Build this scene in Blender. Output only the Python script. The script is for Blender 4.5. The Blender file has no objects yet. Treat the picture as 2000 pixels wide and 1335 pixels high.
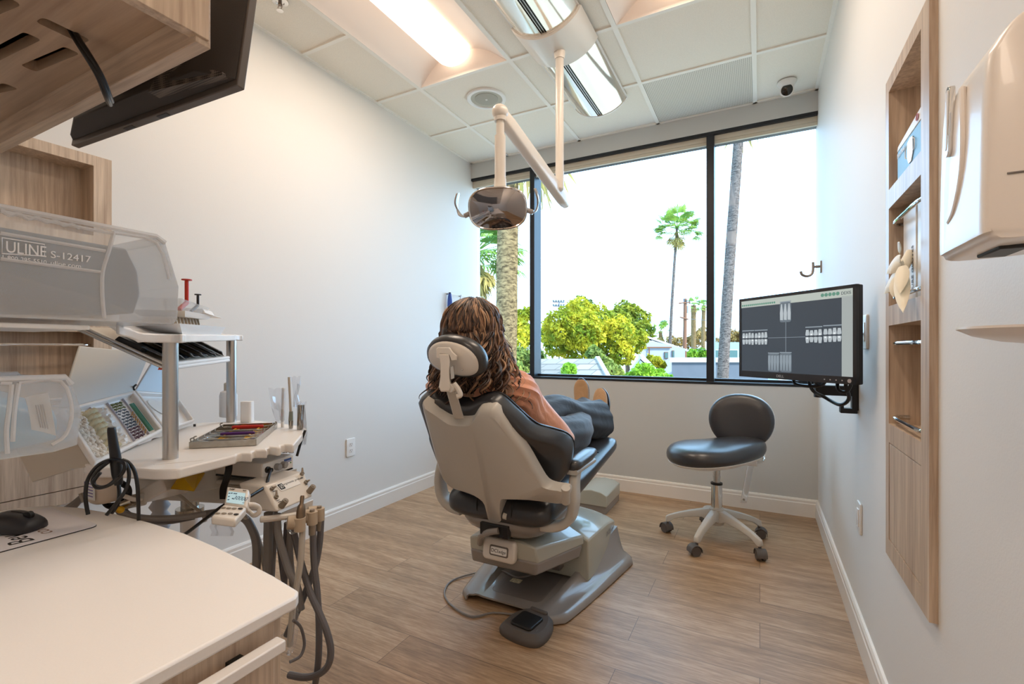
import bpy, bmesh, math, random
from mathutils import Vector, Matrix
random.seed(11)
SC = bpy.context.scene
COL = SC.collection
PI = math.pi
V = Vector

# ------------------------------------------------------------------ camera numbers (read off the photograph)
FPX = 924.0
YAW = math.radians(27.65)
SN, CS = math.sin(YAW), math.cos(YAW)
CAMH = 1.129
HOR = 680.0
XL, XR, YF, YB, H = -2.39, 0.3435, 3.737, -1.35, 2.85      # the room: left, right, window, rear walls, ceiling
RIGHT = V((CS, SN, 0)); FWD = V((-SN, CS, 0)); UP = V((0, 0, 1))

def ray(px, py):
    u = (px - 1000) / FPX
    v = (HOR - py) / FPX
    return V((-SN + CS * u, CS + SN * u, v))
def D(px, py, t):
    return V((0, 0, CAMH)) + ray(px, py) * t
def PZ(px, py, z):
    d = ray(px, py); return V((0, 0, CAMH)) + d * ((z - CAMH) / d.z)
def PX(px, py, x):
    d = ray(px, py); return V((0, 0, CAMH)) + d * (x / d.x)
def PY(px, py, y):
    d = ray(px, py); return V((0, 0, CAMH)) + d * (y / d.y)

cam = bpy.data.cameras.new('camera')
cam.sensor_width = 36; cam.lens = 36 * FPX / 2000
cam.shift_y = (HOR - 667.5) / 2000
cam.clip_start = 0.02; cam.clip_end = 500
co = bpy.data.objects.new('camera', cam); COL.objects.link(co)
co.location = (0, 0, CAMH); co.rotation_euler = (PI / 2, 0, YAW)
SC.camera = co
SC.view_settings.view_transform = 'Standard'
SC.view_settings.look = 'None'
SC.view_settings.gamma = 1
SC.view_settings.use_curve_mapping = False
SC.view_settings.exposure = 0.0

# ------------------------------------------------------------------ materials
def lin(c):
    if isinstance(c, str):
        c = c.lstrip('#'); c = [int(c[i:i + 2], 16) / 255 for i in (0, 2, 4)]
    return tuple((x / 12.92 if x <= 0.04045 else ((x + 0.055) / 1.055) ** 2.4) for x in c[:3]) + (1,)
def nmat(name):
    m = bpy.data.materials.new(name); m.use_nodes = True
    nt = m.node_tree; b = nt.nodes['Principled BSDF']
    return m, nt, b
def mat(name, col, rough=.5, metal=0, spec=.5, coat=0, em=None, ems=0, vary=0, vscale=8, bump=0, bscale=60, trans=0, ior=1.45, sheen=0):
    m, nt, b = nmat(name)
    N, L = nt.nodes, nt.links
    c = lin(col)
    b.inputs['Base Color'].default_value = c
    b.inputs['Roughness'].default_value = rough
    b.inputs['Metallic'].default_value = metal
    b.inputs['Specular IOR Level'].default_value = spec
    b.inputs['Coat Weight'].default_value = coat
    b.inputs['Transmission Weight'].default_value = trans
    b.inputs['IOR'].default_value = ior
    b.inputs['Sheen Weight'].default_value = sheen
    if em is not None:
        b.inputs['Emission Color'].default_value = lin(em); b.inputs['Emission Strength'].default_value = ems
    if vary or bump:
        tc = N.new('ShaderNodeTexCoord')
    if vary:
        n = N.new('ShaderNodeTexNoise'); n.inputs['Scale'].default_value = vscale; n.inputs['Detail'].default_value = 4
        L.new(tc.outputs['Object'], n.inputs['Vector'])
        r = N.new('ShaderNodeValToRGB')
        r.color_ramp.elements[0].position = .3; r.color_ramp.elements[1].position = .7
        r.color_ramp.elements[0].color = tuple(x * (1 - vary) for x in c[:3]) + (1,)
        r.color_ramp.elements[1].color = tuple(min(1, x * (1 + vary)) for x in c[:3]) + (1,)
        L.new(n.outputs['Fac'], r.inputs['Fac']); L.new(r.outputs['Color'], b.inputs['Base Color'])
    if bump:
        n = N.new('ShaderNodeTexNoise'); n.inputs['Scale'].default_value = bscale; n.inputs['Detail'].default_value = 3
        L.new(tc.outputs['Object'], n.inputs['Vector'])
        bp = N.new('ShaderNodeBump'); bp.inputs['Strength'].default_value = bump; bp.inputs['Distance'].default_value = .002
        L.new(n.outputs['Fac'], bp.inputs['Height']); L.new(bp.outputs['Normal'], b.inputs['Normal'])
    return m
def wood(name, c0, c1, axis='z', rough=.38, fine=105):
    m, nt, b = nmat(name); N, L = nt.nodes, nt.links
    tc = N.new('ShaderNodeTexCoord'); mp = N.new('ShaderNodeMapping')
    s = {'x': (.045, 1, 1), 'y': (1, .045, 1), 'z': (1, 1, .045)}[axis]
    mp.inputs['Scale'].default_value = s
    L.new(tc.outputs['Object'], mp.inputs['Vector'])
    n1 = N.new('ShaderNodeTexNoise'); n1.inputs['Scale'].default_value = fine; n1.inputs['Detail'].default_value = 5; n1.inputs['Roughness'].default_value = .6
    n2 = N.new('ShaderNodeTexNoise'); n2.inputs['Scale'].default_value = fine * .28; n2.inputs['Detail'].default_value = 3; n2.inputs['Distortion'].default_value = .6
    L.new(mp.outputs['Vector'], n1.inputs['Vector']); L.new(mp.outputs['Vector'], n2.inputs['Vector'])
    mx = N.new('ShaderNodeMath'); mx.operation = 'MULTIPLY_ADD'; mx.inputs[1].default_value = .55
    h = N.new('ShaderNodeMath'); h.operation = 'MULTIPLY'; h.inputs[1].default_value = .45
    L.new(n2.outputs['Fac'], h.inputs[0]); L.new(n1.outputs['Fac'], mx.inputs[0]); L.new(h.outputs[0], mx.inputs[2])
    r = N.new('ShaderNodeValToRGB'); r.color_ramp.elements[0].position = .36; r.color_ramp.elements[1].position = .62
    r.color_ramp.elements[0].color = lin(c0); r.color_ramp.elements[1].color = lin(c1)
    L.new(mx.outputs[0], r.inputs['Fac']); L.new(r.outputs['Color'], b.inputs['Base Color'])
    b.inputs['Roughness'].default_value = rough
    bp = N.new('ShaderNodeBump'); bp.inputs['Strength'].default_value = .12; bp.inputs['Distance'].default_value = .001
    L.new(mx.outputs[0], bp.inputs['Height']); L.new(bp.outputs['Normal'], b.inputs['Normal'])
    return m
def plank_floor(name):
    m, nt, b = nmat(name); N, L = nt.nodes, nt.links
    tc = N.new('ShaderNodeTexCoord')
    br = N.new('ShaderNodeTexBrick')
    br.offset = .37; br.squash = 1
    for k, v in (('Scale', 1), ('Mortar Size', .0011), ('Mortar Smooth', .2), ('Bias', 0), ('Brick Width', 1.22), ('Row Height', .183)):
        br.inputs[k].default_value = v
    br.inputs['Color1'].default_value = (0, 0, 0, 1); br.inputs['Color2'].default_value = (1, 1, 1, 1); br.inputs['Mortar'].default_value = (.5, .5, .5, 1)
    L.new(tc.outputs['Object'], br.inputs['Vector'])
    # grain shifted per plank
    sx = N.new('ShaderNodeVectorMath'); sx.operation = 'MULTIPLY'; sx.inputs[1].default_value = (7, 13, 5)
    L.new(br.outputs['Color'], sx.inputs[0])
    ad = N.new('ShaderNodeVectorMath'); ad.operation = 'ADD'
    L.new(tc.outputs['Object'], ad.inputs[0]); L.new(sx.outputs[0], ad.inputs[1])
    mp = N.new('ShaderNodeMapping'); mp.inputs['Scale'].default_value = (.09, 1, 1); L.new(ad.outputs[0], mp.inputs['Vector'])
    n1 = N.new('ShaderNodeTexNoise'); n1.inputs['Scale'].default_value = 130; n1.inputs['Detail'].default_value = 6; n1.inputs['Roughness'].default_value = .65
    n2 = N.new('ShaderNodeTexNoise'); n2.inputs['Scale'].default_value = 9; n2.inputs['Detail'].default_value = 4; n2.inputs['Distortion'].default_value = 1.4
    L.new(mp.outputs['Vector'], n1.inputs['Vector']); L.new(mp.outputs['Vector'], n2.inputs['Vector'])
    a = N.new('ShaderNodeMath'); a.operation = 'MULTIPLY_ADD'; a.inputs[1].default_value = .6
    h = N.new('ShaderNodeMath'); h.operation = 'MULTIPLY'; h.inputs[1].default_value = .44
    L.new(n2.outputs['Fac'], h.inputs[0]); L.new(n1.outputs['Fac'], a.inputs[0]); L.new(h.outputs[0], a.inputs[2])
    p = N.new('ShaderNodeMath'); p.operation = 'MULTIPLY_ADD'; p.inputs[1].default_value = .09; L.new(br.outputs['Color'], p.inputs[0])
    sh = N.new('ShaderNodeMath'); sh.operation = 'SUBTRACT'; sh.inputs[1].default_value = .045; L.new(a.outputs[0], sh.inputs[0]); L.new(sh.outputs[0], p.inputs[2])
    r = N.new('ShaderNodeValToRGB'); e = r.color_ramp.elements
    e[0].position = .33; e[0].color = lin('#7f6349'); e[1].position = .68; e[1].color = lin('#c6a685')
    k = e.new(.5); k.color = lin('#a58463')
    L.new(p.outputs[0], r.inputs['Fac'])
    mx = N.new('ShaderNodeMix'); mx.data_type = 'RGBA'; mx.inputs['B'].default_value = lin('#5c4634')
    L.new(br.outputs['Fac'], mx.inputs['Factor']); L.new(r.outputs['Color'], mx.inputs['A'])
    L.new(mx.outputs['Result'], b.inputs['Base Color'])
    b.inputs['Roughness'].default_value = .42
    bp = N.new('ShaderNodeBump'); bp.inputs['Strength'].default_value = .25; bp.inputs['Distance'].default_value = .0012
    L.new(a.outputs[0], bp.inputs['Height']); L.new(bp.outputs['Normal'], b.inputs['Normal'])
    return m
def clear(name, tint, veil, gloss=.12, rough=.08, diff='#ffffff', tl_=.5):
    """thin clear or milky sheet: see-through + a diffuse veil + a gloss"""
    m = bpy.data.materials.new(name); m.use_nodes = True; nt = m.node_tree; N, L = nt.nodes, nt.links
    for n in list(N):
        if n.type == 'BSDF_PRINCIPLED': N.remove(n)
    out = [n for n in N if n.type == 'OUTPUT_MATERIAL'][0]
    t = N.new('ShaderNodeBsdfTransparent'); t.inputs['Color'].default_value = lin(tint)
    d = N.new('ShaderNodeBsdfDiffuse'); d.inputs['Color'].default_value = lin(diff)
    tl = N.new('ShaderNodeBsdfTranslucent'); tl.inputs['Color'].default_value = lin(diff)
    md = N.new('ShaderNodeMixShader'); md.inputs[0].default_value = tl_; L.new(d.outputs[0], md.inputs[1]); L.new(tl.outputs[0], md.inputs[2])
    m1 = N.new('ShaderNodeMixShader'); m1.inputs[0].default_value = veil; L.new(t.outputs[0], m1.inputs[1]); L.new(md.outputs[0], m1.inputs[2])
    g = N.new('ShaderNodeBsdfGlossy'); g.inputs['Roughness'].default_value = rough
    fr = N.new('ShaderNodeLayerWeight'); fr.inputs['Blend'].default_value = .25
    ml = N.new('ShaderNodeMath'); ml.operation = 'MULTIPLY'; ml.inputs[1].default_value = gloss * 4; L.new(fr.outputs['Fresnel'], ml.inputs[0])
    cl = N.new('ShaderNodeMath'); cl.operation = 'MINIMUM'; cl.inputs[1].default_value = .8; L.new(ml.outputs[0], cl.inputs[0])
    m2 = N.new('ShaderNodeMixShader'); L.new(cl.outputs[0], m2.inputs[0]); L.new(m1.outputs[0], m2.inputs[1]); L.new(g.outputs[0], m2.inputs[2])
    L.new(m2.outputs[0], out.inputs['Surface'])
    return m
def leafmat(name, c0, c1, trans=.35):
    m, nt, b = nmat(name); N, L = nt.nodes, nt.links
    tc = N.new('ShaderNodeTexCoord'); n = N.new('ShaderNodeTexNoise'); n.inputs['Scale'].default_value = .9; n.inputs['Detail'].default_value = 6
    L.new(tc.outputs['Object'], n.inputs['Vector'])
    r = N.new('ShaderNodeValToRGB'); r.color_ramp.elements[0].position = .36; r.color_ramp.elements[1].position = .66
    r.color_ramp.elements[0].color = lin(c0); r.color_ramp.elements[1].color = lin(c1)
    L.new(n.outputs['Fac'], r.inputs['Fac']); L.new(r.outputs['Color'], b.inputs['Base Color'])
    b.inputs['Roughness'].default_value = .6; b.inputs['Specular IOR Level'].default_value = .2
    tl = N.new('ShaderNodeBsdfTranslucent'); L.new(r.outputs['Color'], tl.inputs['Color'])
    mx = N.new('ShaderNodeMixShader'); mx.inputs[0].default_value = trans
    out = [q for q in N if q.type == 'OUTPUT_MATERIAL'][0]
    L.new(b.outputs[0], mx.inputs[1]); L.new(tl.outputs[0], mx.inputs[2]); L.new(mx.outputs[0], out.inputs['Surface'])
    return m

M = {}
M['wall'] = mat('wall_paint', '#e6e3de', .55, spec=.3, bump=.12, bscale=220)
M['wall_grey'] = mat('grey_wall_paint', '#c9c8c4', .6, spec=.3, bump=.1, bscale=220)
M['white_trim'] = mat('white_trim_paint', '#ece6de', .4)
M['floor'] = plank_floor('vinyl_planks')
M['tile'] = mat('ceiling_tile', '#efe7da', .9, spec=.1, vary=.06, vscale=300, bump=.35, bscale=320)
M['tee'] = mat('ceiling_tee', '#f3eee5', .5)
M['perf'] = mat('perforated_metal', '#c9c2b4', .5)
M['dark'] = mat('dark_plastic', '#1d1c1c', .45)
M['black'] = mat('black_plastic', '#151416', .35)
M['blackframe'] = mat('window_metal_dark', '#23262b', .4, metal=.3)
M['blind'] = mat('blind_fabric', '#cfc5b2', .8)
M['glass'] = clear('window_glass', '#fbfdff', 0, gloss=.05, rough=.01)
M['wood_z'] = wood('ash_laminate_upright', '#aa917b', '#d8c2aa', 'z')
M['wood_y'] = wood('ash_laminate_along', '#aa917b', '#d8c2aa', 'y')
M['wood_x'] = wood('ash_laminate_cross', '#aa917b', '#d8c2aa', 'x')
M['corian'] = mat('solid_surface_white', '#f0eae4', .35, vary=.012, vscale=400)
M['beige'] = mat('beige_plastic', '#cbbfae', .42)
M['cream'] = mat('cream_enamel', '#dcd4ca', .3, coat=.2)
M['greyshell'] = mat('warm_grey_plastic', '#c3bdb3', .38, coat=.15)
M['paleshell'] = mat('pale_gloss_shell', '#b3b2a6', .22, coat=.4)
M['taupe'] = mat('taupe_gloss_base', '#8d8681', .25, coat=.3)
M['taupedark'] = mat('taupe_dark', '#6f6864', .4)
M['leather'] = mat('charcoal_vinyl', '#323235', .29, spec=.8, bump=.1, bscale=400)
M['white'] = mat('white_plastic', '#ece9e5', .35)
M['whitegloss'] = mat('white_gloss_plastic', '#efebe7', .2, coat=.2)
M['chrome'] = mat('chrome', '#d8d8d8', .08, metal=1)
M['alu'] = mat('brushed_aluminium', '#c3bfba', .3, metal=1)
M['steel'] = mat('steel', '#a9a49b', .22, metal=1, vary=.12, vscale=60)
M['brass'] = mat('brushed_nickel', '#8d7f74', .35, metal=1)
M['rubber'] = mat('grey_rubber', '#5a5450', .6)
M['hose'] = mat('grey_hose', '#85807d', .45)
M['hosedark'] = mat('dark_grey_hose', '#636062', .45)
M['hosepale'] = mat('pale_hose', '#b5aca0', .45)
M['polish'] = mat('polished_cover', '#efe9dd', .09, metal=.55, coat=.5)
M['lamp'] = mat('light_diffuser', '#fff4e2', .5, em='#ffe9d2', ems=2.2)
M['reflector'] = mat('light_reflector', '#f0e2d8', .5)

# ------------------------------------------------------------------ mesh building
def frame(o, x, y, z=None):
    """matrix with origin o, x axis along x, y near y"""
    x = V(x).normalized(); zz = x.cross(V(y)).normalized() if z is None else V(z).normalized()
    yy = zz.cross(x).normalized()
    m = Matrix((x, yy, zz)).transposed().to_4x4(); m.translation = V(o)
    return m
def rotz(a, o=(0, 0, 0)):
    return Matrix.Translation(V(o)) @ Matrix.Rotation(a, 4, 'Z')
def catmull(pts, n=8, closed=False):
    pts = [V(p) for p in pts]; out = []
    m = len(pts); rng = range(m if closed else m - 1)
    for i in rng:
        if closed: a, b, c, d = pts[(i - 1) % m], pts[i], pts[(i + 1) % m], pts[(i + 2) % m]
        else: a, b, c, d = pts[max(i - 1, 0)], pts[i], pts[i + 1], pts[min(i + 2, m - 1)]
        for k in range(n):
            t = k / n
            out.append(.5 * ((2 * b) + (c - a) * t + (2 * a - 5 * b + 4 * c - d) * t * t + (3 * b - a - 3 * c + d) * t ** 3))
    if not closed: out.append(pts[-1])
    return out
def rrect(w, h, r, n=5):
    """rounded rectangle outline, centred"""
    r = min(r, w / 2 - 1e-5, h / 2 - 1e-5); o = []
    for cx, cy, a0 in ((w / 2 - r, h / 2 - r, 0), (-w / 2 + r, h / 2 - r, PI / 2), (-w / 2 + r, -h / 2 + r, PI), (w / 2 - r, -h / 2 + r, 1.5 * PI)):
        for k in range(n + 1):
            a = a0 + PI / 2 * k / n; o.append((cx + r * math.cos(a), cy + r * math.sin(a)))
    return o
def sell(a, b, e=2.0, n=32):
    """superellipse outline"""
    o = []
    for k in range(n):
        t = 2 * PI * k / n; c, s = math.cos(t), math.sin(t)
        o.append((a * math.copysign(abs(c) ** (2 / e), c), b * math.copysign(abs(s) ** (2 / e), s)))
    return o
class MB:
    def __init__(s, M=None):
        s.v = []; s.f = []; s.mi = []; s.M = M or Matrix.Identity(4); s.k = 0
    def add(s, vs, fs, M=None):
        m = s.M @ M if M is not None else s.M
        o = len(s.v); s.v += [m @ V(p) for p in vs]
        for f in fs: s.f.append([i + o for i in f]); s.mi.append(s.k)
        return s
    def box(s, c, d, M=None):
        x, y, z = c; a, b, e = (q / 2 for q in d)
        vs = [(x + i * a, y + j * b, z + k * e) for i in (-1, 1) for j in (-1, 1) for k in (-1, 1)]
        return s.add(vs, [(0, 1, 3, 2), (4, 6, 7, 5), (0, 4, 5, 1), (2, 3, 7, 6), (0, 2, 6, 4), (1, 5, 7, 3)], M)
    def box2(s, lo, hi, M=None):
        return s.box([(a + b) / 2 for a, b in zip(lo, hi)], [abs(b - a) for a, b in zip(lo, hi)], M)
    def loft(s, rings, cap=True, closed=True, M=None, cap0=None, cap1=None):
        n = len(rings[0]); vs = [p for r in rings for p in r]; fs = []
        for i in range(len(rings) - 1):
            for j in range(n if closed else n - 1):
                k = (j + 1) % n; fs.append((i * n + j, i * n + k, (i + 1) * n + k, (i + 1) * n + j))
        if (cap if cap0 is None else cap0): fs.append(tuple(range(n))[::-1])
        if (cap if cap1 is None else cap1): fs.append(tuple((len(rings) - 1) * n + j for j in range(n)))
        return s.add(vs, fs, M)
    def prism(s, poly, z0, z1, M=None):
        return s.loft([[(x, y, z0) for x, y in poly], [(x, y, z1) for x, y in poly]], M=M)
    def pillow(s, poly, z0, z1, r=.01, n=3, M=None):
        """prism with rounded rims: outline shrunk towards its centre near the faces"""
        cx = sum(p[0] for p in poly) / len(poly); cy = sum(p[1] for p in poly) / len(poly)
        ext = max(max(abs(p[0] - cx) for p in poly), 1e-6), max(max(abs(p[1] - cy) for p in poly), 1e-6)
        def sh(q): return [(cx + (x - cx) * (1 - q / ext[0]), cy + (y - cy) * (1 - q / ext[1])) for x, y in poly]
        rings = []
        for k in range(n + 1):
            a = PI / 2 * k / n; q = r * (1 - math.sin(a)); z = z0 + r * (1 - math.cos(a))
            rings.append([(x, y, z) for x, y in sh(q)])
        for k in range(n + 1):
            a = PI / 2 * k / n; q = r * (1 - math.cos(a)); z = z1 - r * (1 - math.sin(a))
            rings.append([(x, y, z) for x, y in sh(q)])
        return s.loft(rings, M=M)
    def lathe(s, prof, n=24, M=None, cap=True):
        rings = [[(r * math.cos(2 * PI * j / n), r * math.sin(2 * PI * j / n), z) for j in range(n)] for r, z in prof]
        return s.loft(rings, cap, M=M)
    def cyl(s, a, b, r, r2=None, n=16, M=None):
        a, b = V(a), V(b); d = b - a
        q = d.to_track_quat('Z', 'Y').to_matrix().to_4x4(); q.translation = a
        return s.lathe([(r, 0), (r if r2 is None else r2, d.length)], n, (M @ q) if M is not None else q)
    def tube(s, pts, r, n=10, smooth=6, closed=False, M=None, flat=1.0):
        P = catmull(pts, smooth, closed) if smooth else [V(p) for p in pts]
        m = len(P); rr = r if isinstance(r, (list, tuple)) else None
        t0 = (P[1] - P[0]).normalized(); nrm = t0.orthogonal().normalized(); rings = []
        for i in range(m):
            if closed: t = (P[(i + 1) % m] - P[i - 1])
            else: t = P[min(i + 1, m - 1)] - P[max(i - 1, 0)]
            if t.length < 1e-9: t = t0
            t.normalize(); nrm = (nrm - t * nrm.dot(t))
            nrm = nrm.normalized() if nrm.length > 1e-6 else t.orthogonal().normalized()
            bn = t.cross(nrm)
            if rr:
                q = i / (m - 1) * (len(rr) - 1); k = min(int(q), len(rr) - 2); R = rr[k] + (rr[k + 1] - rr[k]) * (q - k)
            else: R = r
            rings.append([P[i] + nrm * (R * math.cos(2 * PI * j / n)) + bn * (R * flat * math.sin(2 * PI * j / n)) for j in range(n)])
        if closed: rings.append(rings[0])
        return s.loft(rings, cap=not closed, M=M)
    def ball(s, c, r, nu=16, nv=10, M=None, R=None):
        c = V(c); r = (r, r, r) if isinstance(r, (int, float)) else r
        R = R or Matrix.Identity(3)
        rings = []
        for i in range(nv + 1):
            a = PI * i / nv; q = max(math.sin(a), .001)
            rings.append([c + R @ V((r[0] * q * math.cos(2 * PI * j / nu), r[1] * q * math.sin(2 * PI * j / nu), -r[2] * math.cos(a))) for j in range(nu)])
        return s.loft(rings, M=M)
    def sheet(s, rows, th, M=None):
        """grid surface given as rows of points, thickened by th along its normals"""
        R, C = len(rows), len(rows[0]); P = [[V(p) for p in r] for r in rows]; nr = []
        for i in range(R):
            q = []
            for j in range(C):
                a = P[min(i + 1, R - 1)][j] - P[max(i - 1, 0)][j]; b = P[i][min(j + 1, C - 1)] - P[i][max(j - 1, 0)]
                w = a.cross(b); q.append(w.normalized() if w.length > 1e-12 else V((0, 0, 1)))
            nr.append(q)
        top = [P[i][j] for i in range(R) for j in range(C)]; bot = [P[i][j] - nr[i][j] * th for i in range(R) for j in range(C)]
        n = R * C; fs = []
        for i in range(R - 1):
            for j in range(C - 1):
                a, b, c, d = i * C + j, i * C + j + 1, (i + 1) * C + j + 1, (i + 1) * C + j
                fs += [(a, b, c, d), (a + n, d + n, c + n, b + n)]
        bd = [j for j in range(C)] + [i * C + C - 1 for i in range(1, R)] + [(R - 1) * C + j for j in range(C - 2, -1, -1)] + [i * C for i in range(R - 2, 0, -1)]
        for k in range(len(bd)):
            a, b = bd[k], bd[(k + 1) % len(bd)]; fs.append((b, a, a + n, b + n))
        return s.add(top + bot, fs, M)
    def hull(s, top, bottom, M=None):
        return s.loft([bottom, top], M=M)

WM = {}
def mesh_of(name, mb, mats, inv=None, smooth=35, recalc=True):
    me = bpy.data.meshes.new(name)
    vs = [inv @ p for p in mb.v] if inv is not None else mb.v
    me.from_pydata([tuple(p) for p in vs], [], mb.f)
    mats = mats if isinstance(mats, (list, tuple)) else [mats]
    for m in mats: me.materials.append(M[m] if isinstance(m, str) else m)
    if len(mats) > 1: me.polygons.foreach_set('material_index', mb.mi)
    if recalc:
        bm = bmesh.new(); bm.from_mesh(me); bmesh.ops.recalc_face_normals(bm, faces=bm.faces); bm.to_mesh(me); bm.free()
    if smooth:
        me.polygons.foreach_set('use_smooth', [True] * len(me.polygons)); me.set_sharp_from_angle(angle=math.radians(smooth))
    me.update()
    return me
def bev(o, w, seg=2):
    m = o.modifiers.new('Bevel', 'BEVEL'); m.width = w; m.segments = seg; m.limit_method = 'ANGLE'; m.angle_limit = math.radians(40); m.use_clamp_overlap = True
def setp(o, label=None, cat=None, group=None, kind=None):
    if label: o['label'] = label
    if cat: o['category'] = cat
    if group: o['group'] = group
    if kind: o['kind'] = kind
    return o
def thing(name, label, cat, loc=(0, 0, 0), rz=0, group=None):
    o = bpy.data.objects.new(name, None); COL.objects.link(o); o.empty_display_size = .05
    o.location = loc; o.rotation_euler = (0, 0, rz); WM[o.name] = rotz(rz, loc)
    return setp(o, label, cat, group)
def part(name, mb, mats, parent, bevel=0, smooth=35, label=None, recalc=True, sub=0, seg=2):
    """mb is in world coordinates; parent is a thing or a part"""
    Mw = WM[parent.name]
    o = bpy.data.objects.new(name, mesh_of(name, mb, mats, Mw.inverted(), smooth, recalc)); COL.objects.link(o)
    o.parent = parent; WM[o.name] = Mw
    if bevel: bev(o, bevel, seg)
    if sub:
        m = o.modifiers.new('Subdivision', 'SUBSURF'); m.levels = sub; m.render_levels = sub
    if label: o['label'] = label
    return o
def single(name, mb, mats, label=None, cat=None, group=None, kind=None, bevel=0, smooth=35, sub=0, recalc=True):
    xs, ys, zs = zip(*[tuple(p) for p in mb.v])
    c = V(((min(xs) + max(xs)) / 2, (min(ys) + max(ys)) / 2, min(zs)))
    if kind == 'structure': c = V((0, 0, 0))
    T = Matrix.Translation(c)
    o = bpy.data.objects.new(name, mesh_of(name, mb, mats, T.inverted(), smooth, recalc)); COL.objects.link(o)
    o.location = c; WM[o.name] = T
    if bevel: bev(o, bevel)
    if sub:
        m = o.modifiers.new('Subdivision', 'SUBSURF'); m.levels = sub; m.render_levels = sub
    return setp(o, label, cat, group, kind)
def copy_tree(o, loc=None, rz=None, parent=None, label=None):
    c = o.copy(); COL.objects.link(c)
    if parent is not None: c.parent = parent
    if loc is not None: c.location = loc
    if rz is not None: c.rotation_euler = (0, 0, rz)
    if label: c['label'] = label
    for ch in list(o.children): copy_tree(ch, parent=c)
    return c
def text_mb(s, size, Mx, extrude=.0004, align='LEFT', mb=None, sx=1.0, shear=0):
    """lettering as a mesh in the plane Mx (x right, y up, z out)"""
    cu = bpy.data.curves.new('t', 'FONT'); cu.body = s; cu.size = size; cu.extrude = extrude; cu.align_x = align; cu.resolution_u = 3; cu.shear = shear
    ob = bpy.data.objects.new('t', cu); COL.objects.link(ob)
    bpy.context.view_layer.update()
    me = bpy.data.meshes.new_from_object(ob.evaluated_get(bpy.context.evaluated_depsgraph_get()))
    mb = mb or MB()
    mb.add([(v.co.x * sx, v.co.y, v.co.z) for v in me.vertices], [tuple(p.vertices) for p in me.polygons], Mx)
    bpy.data.objects.remove(ob); bpy.data.curves.remove(cu); bpy.data.meshes.remove(me)
    return mb
def catm_rings(R, n):
    cols = [catmull([r[j] for r in R], n) for j in range(len(R[0]))]
    return [[c[i] for c in cols] for i in range(len(cols[0]))]
def shrink(ring, k, off):
    c = sum(ring, V()) / len(ring); return [c + (p - c) * k + off for p in ring]

# ================================================================== THE ROOM
def struct(name, mb, mats, **k): return single(name, mb, mats, kind='structure', **k)
struct('floor', MB().box2((XL - .1, YB - .1, -.12), (XR + .1, YF + .1, 0)), 'floor', smooth=0)
W = .12
# left wall, with the recess of the built-in shelf unit cut out of it
LY0, LY1, LZ0, LZ1, LD = .58, .945, .56, 1.90, .11
b = MB()
b.box2((XL - W, YB, 0), (XL, LY0, 3.1)); b.box2((XL - W, LY1, 0), (XL, YF + .16, 3.1)); b.box2((XL - W, LY0, 0), (XL, LY1, LZ0)); b.box2((XL - W, LY0, LZ1), (XL, LY1, 3.1))
b.box2((XL - W - .05, YB, 0), (XL - W, YF, 3.1))
struct('wall_left', b, 'wall', smooth=0)
RY0, RY1, RZ0, RZ1, RD = 1.36, 1.72, .56, 1.88, .11
b = MB()
b.box2((XR, YB, 0), (XR + W, RY0, 3.1)); b.box2((XR, RY1, 0), (XR + W, YF + .16, 3.1)); b.box2((XR, RY0, 0), (XR + W, RY1, RZ0)); b.box2((XR, RY0, RZ1), (XR + W, RY1, 3.1))
b.box2((XR + W, YB, 0), (XR + W + .05, YF, 3.1))
struct('wall_right', b, 'wall', smooth=0)
b = MB(); b.box2((XL - W, YB - .12, 0), (XR + W, YB, 3.1)); struct('wall_back', b, 'wall', smooth=0)
b = MB(); b.box2((XL, YF, 0), (XR, YF + .16, .868)); struct('wall_front', b, 'wall_grey', smooth=0)
b = MB(); b.box2((XL, YF, 2.712), (XR, YF + .16, 3.1)); struct('wall_front_soffit', b, 'wall_grey', smooth=0)
# baseboards
def base_prof(): return [(0, 0), (.016, 0), (.016, .088), (.013, .093), (.013, .108), (.008, .117), (0, .118)]
def baseboard(name, p0, p1, n):
    p0, p1, n = V(p0), V(p1), V(n)
    r = [[q + n * d + UP * z for d, z in base_prof()] for q in (p0, p1)]
    struct(name, MB().loft(r), 'white_trim', smooth=0)
baseboard('baseboard_left', (XL, YB, 0), (XL, YF, 0), (1, 0, 0))
baseboard('baseboard_right', (XR, YB, 0), (XR, YF, 0), (-1, 0, 0))
baseboard('baseboard_front', (XL, YF, 0), (XR, YF, 0), (0, -1, 0))
# ceiling: lay-in tiles on a tee grid; cells taken by the troffers stay open
GX = [XL, -2.0, -1.325, -.69, -.03, XR]
GY = [YB] + [2.5 - .61 * k for k in range(6, 0, -1)] + [2.5, 3.11, YF]
LAMP_W = 12.2
LIGHTS = [(1, 1.28, 2.5), (3, 1.28, 2.5), (1, -1.16, .06), (3, -1.16, .06)]  # the rear pair is out of view, added for foreground light
def taken(i, y): return any(i == c and a - .01 < y < e + .01 for c, a, e in LIGHTS)
b = MB()
for i in range(5):
    for j in range(len(GY) - 1):
        x0, x1, y0, y1 = GX[i], GX[i + 1], GY[j], GY[j + 1]
        if taken(i, (y0 + y1) / 2) or (i == 3 and j == len(GY) - 2): continue
        b.box2((x0 + .002, y0 + .002, H + .006), (x1 - .002, y1 - .002, H + .022))
b.box2((XL - W, YB - .1, 3.1), (XR + W, YF + .16, 3.2))
struct('ceiling', b, 'tile', smooth=0)
b = MB()
for x in GX[1:-1]: b.box2((x - .013, YB, H - .003), (x + .013, YF, H + .008))
for i in range(5):
    for y in GY[1:-1]:
        if taken(i, y - .05) and taken(i, y + .05): continue
        b.box2((GX[i] + .012, y - .012, H - .0025), (GX[i + 1] - .012, y + .012, H + .008))
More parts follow.
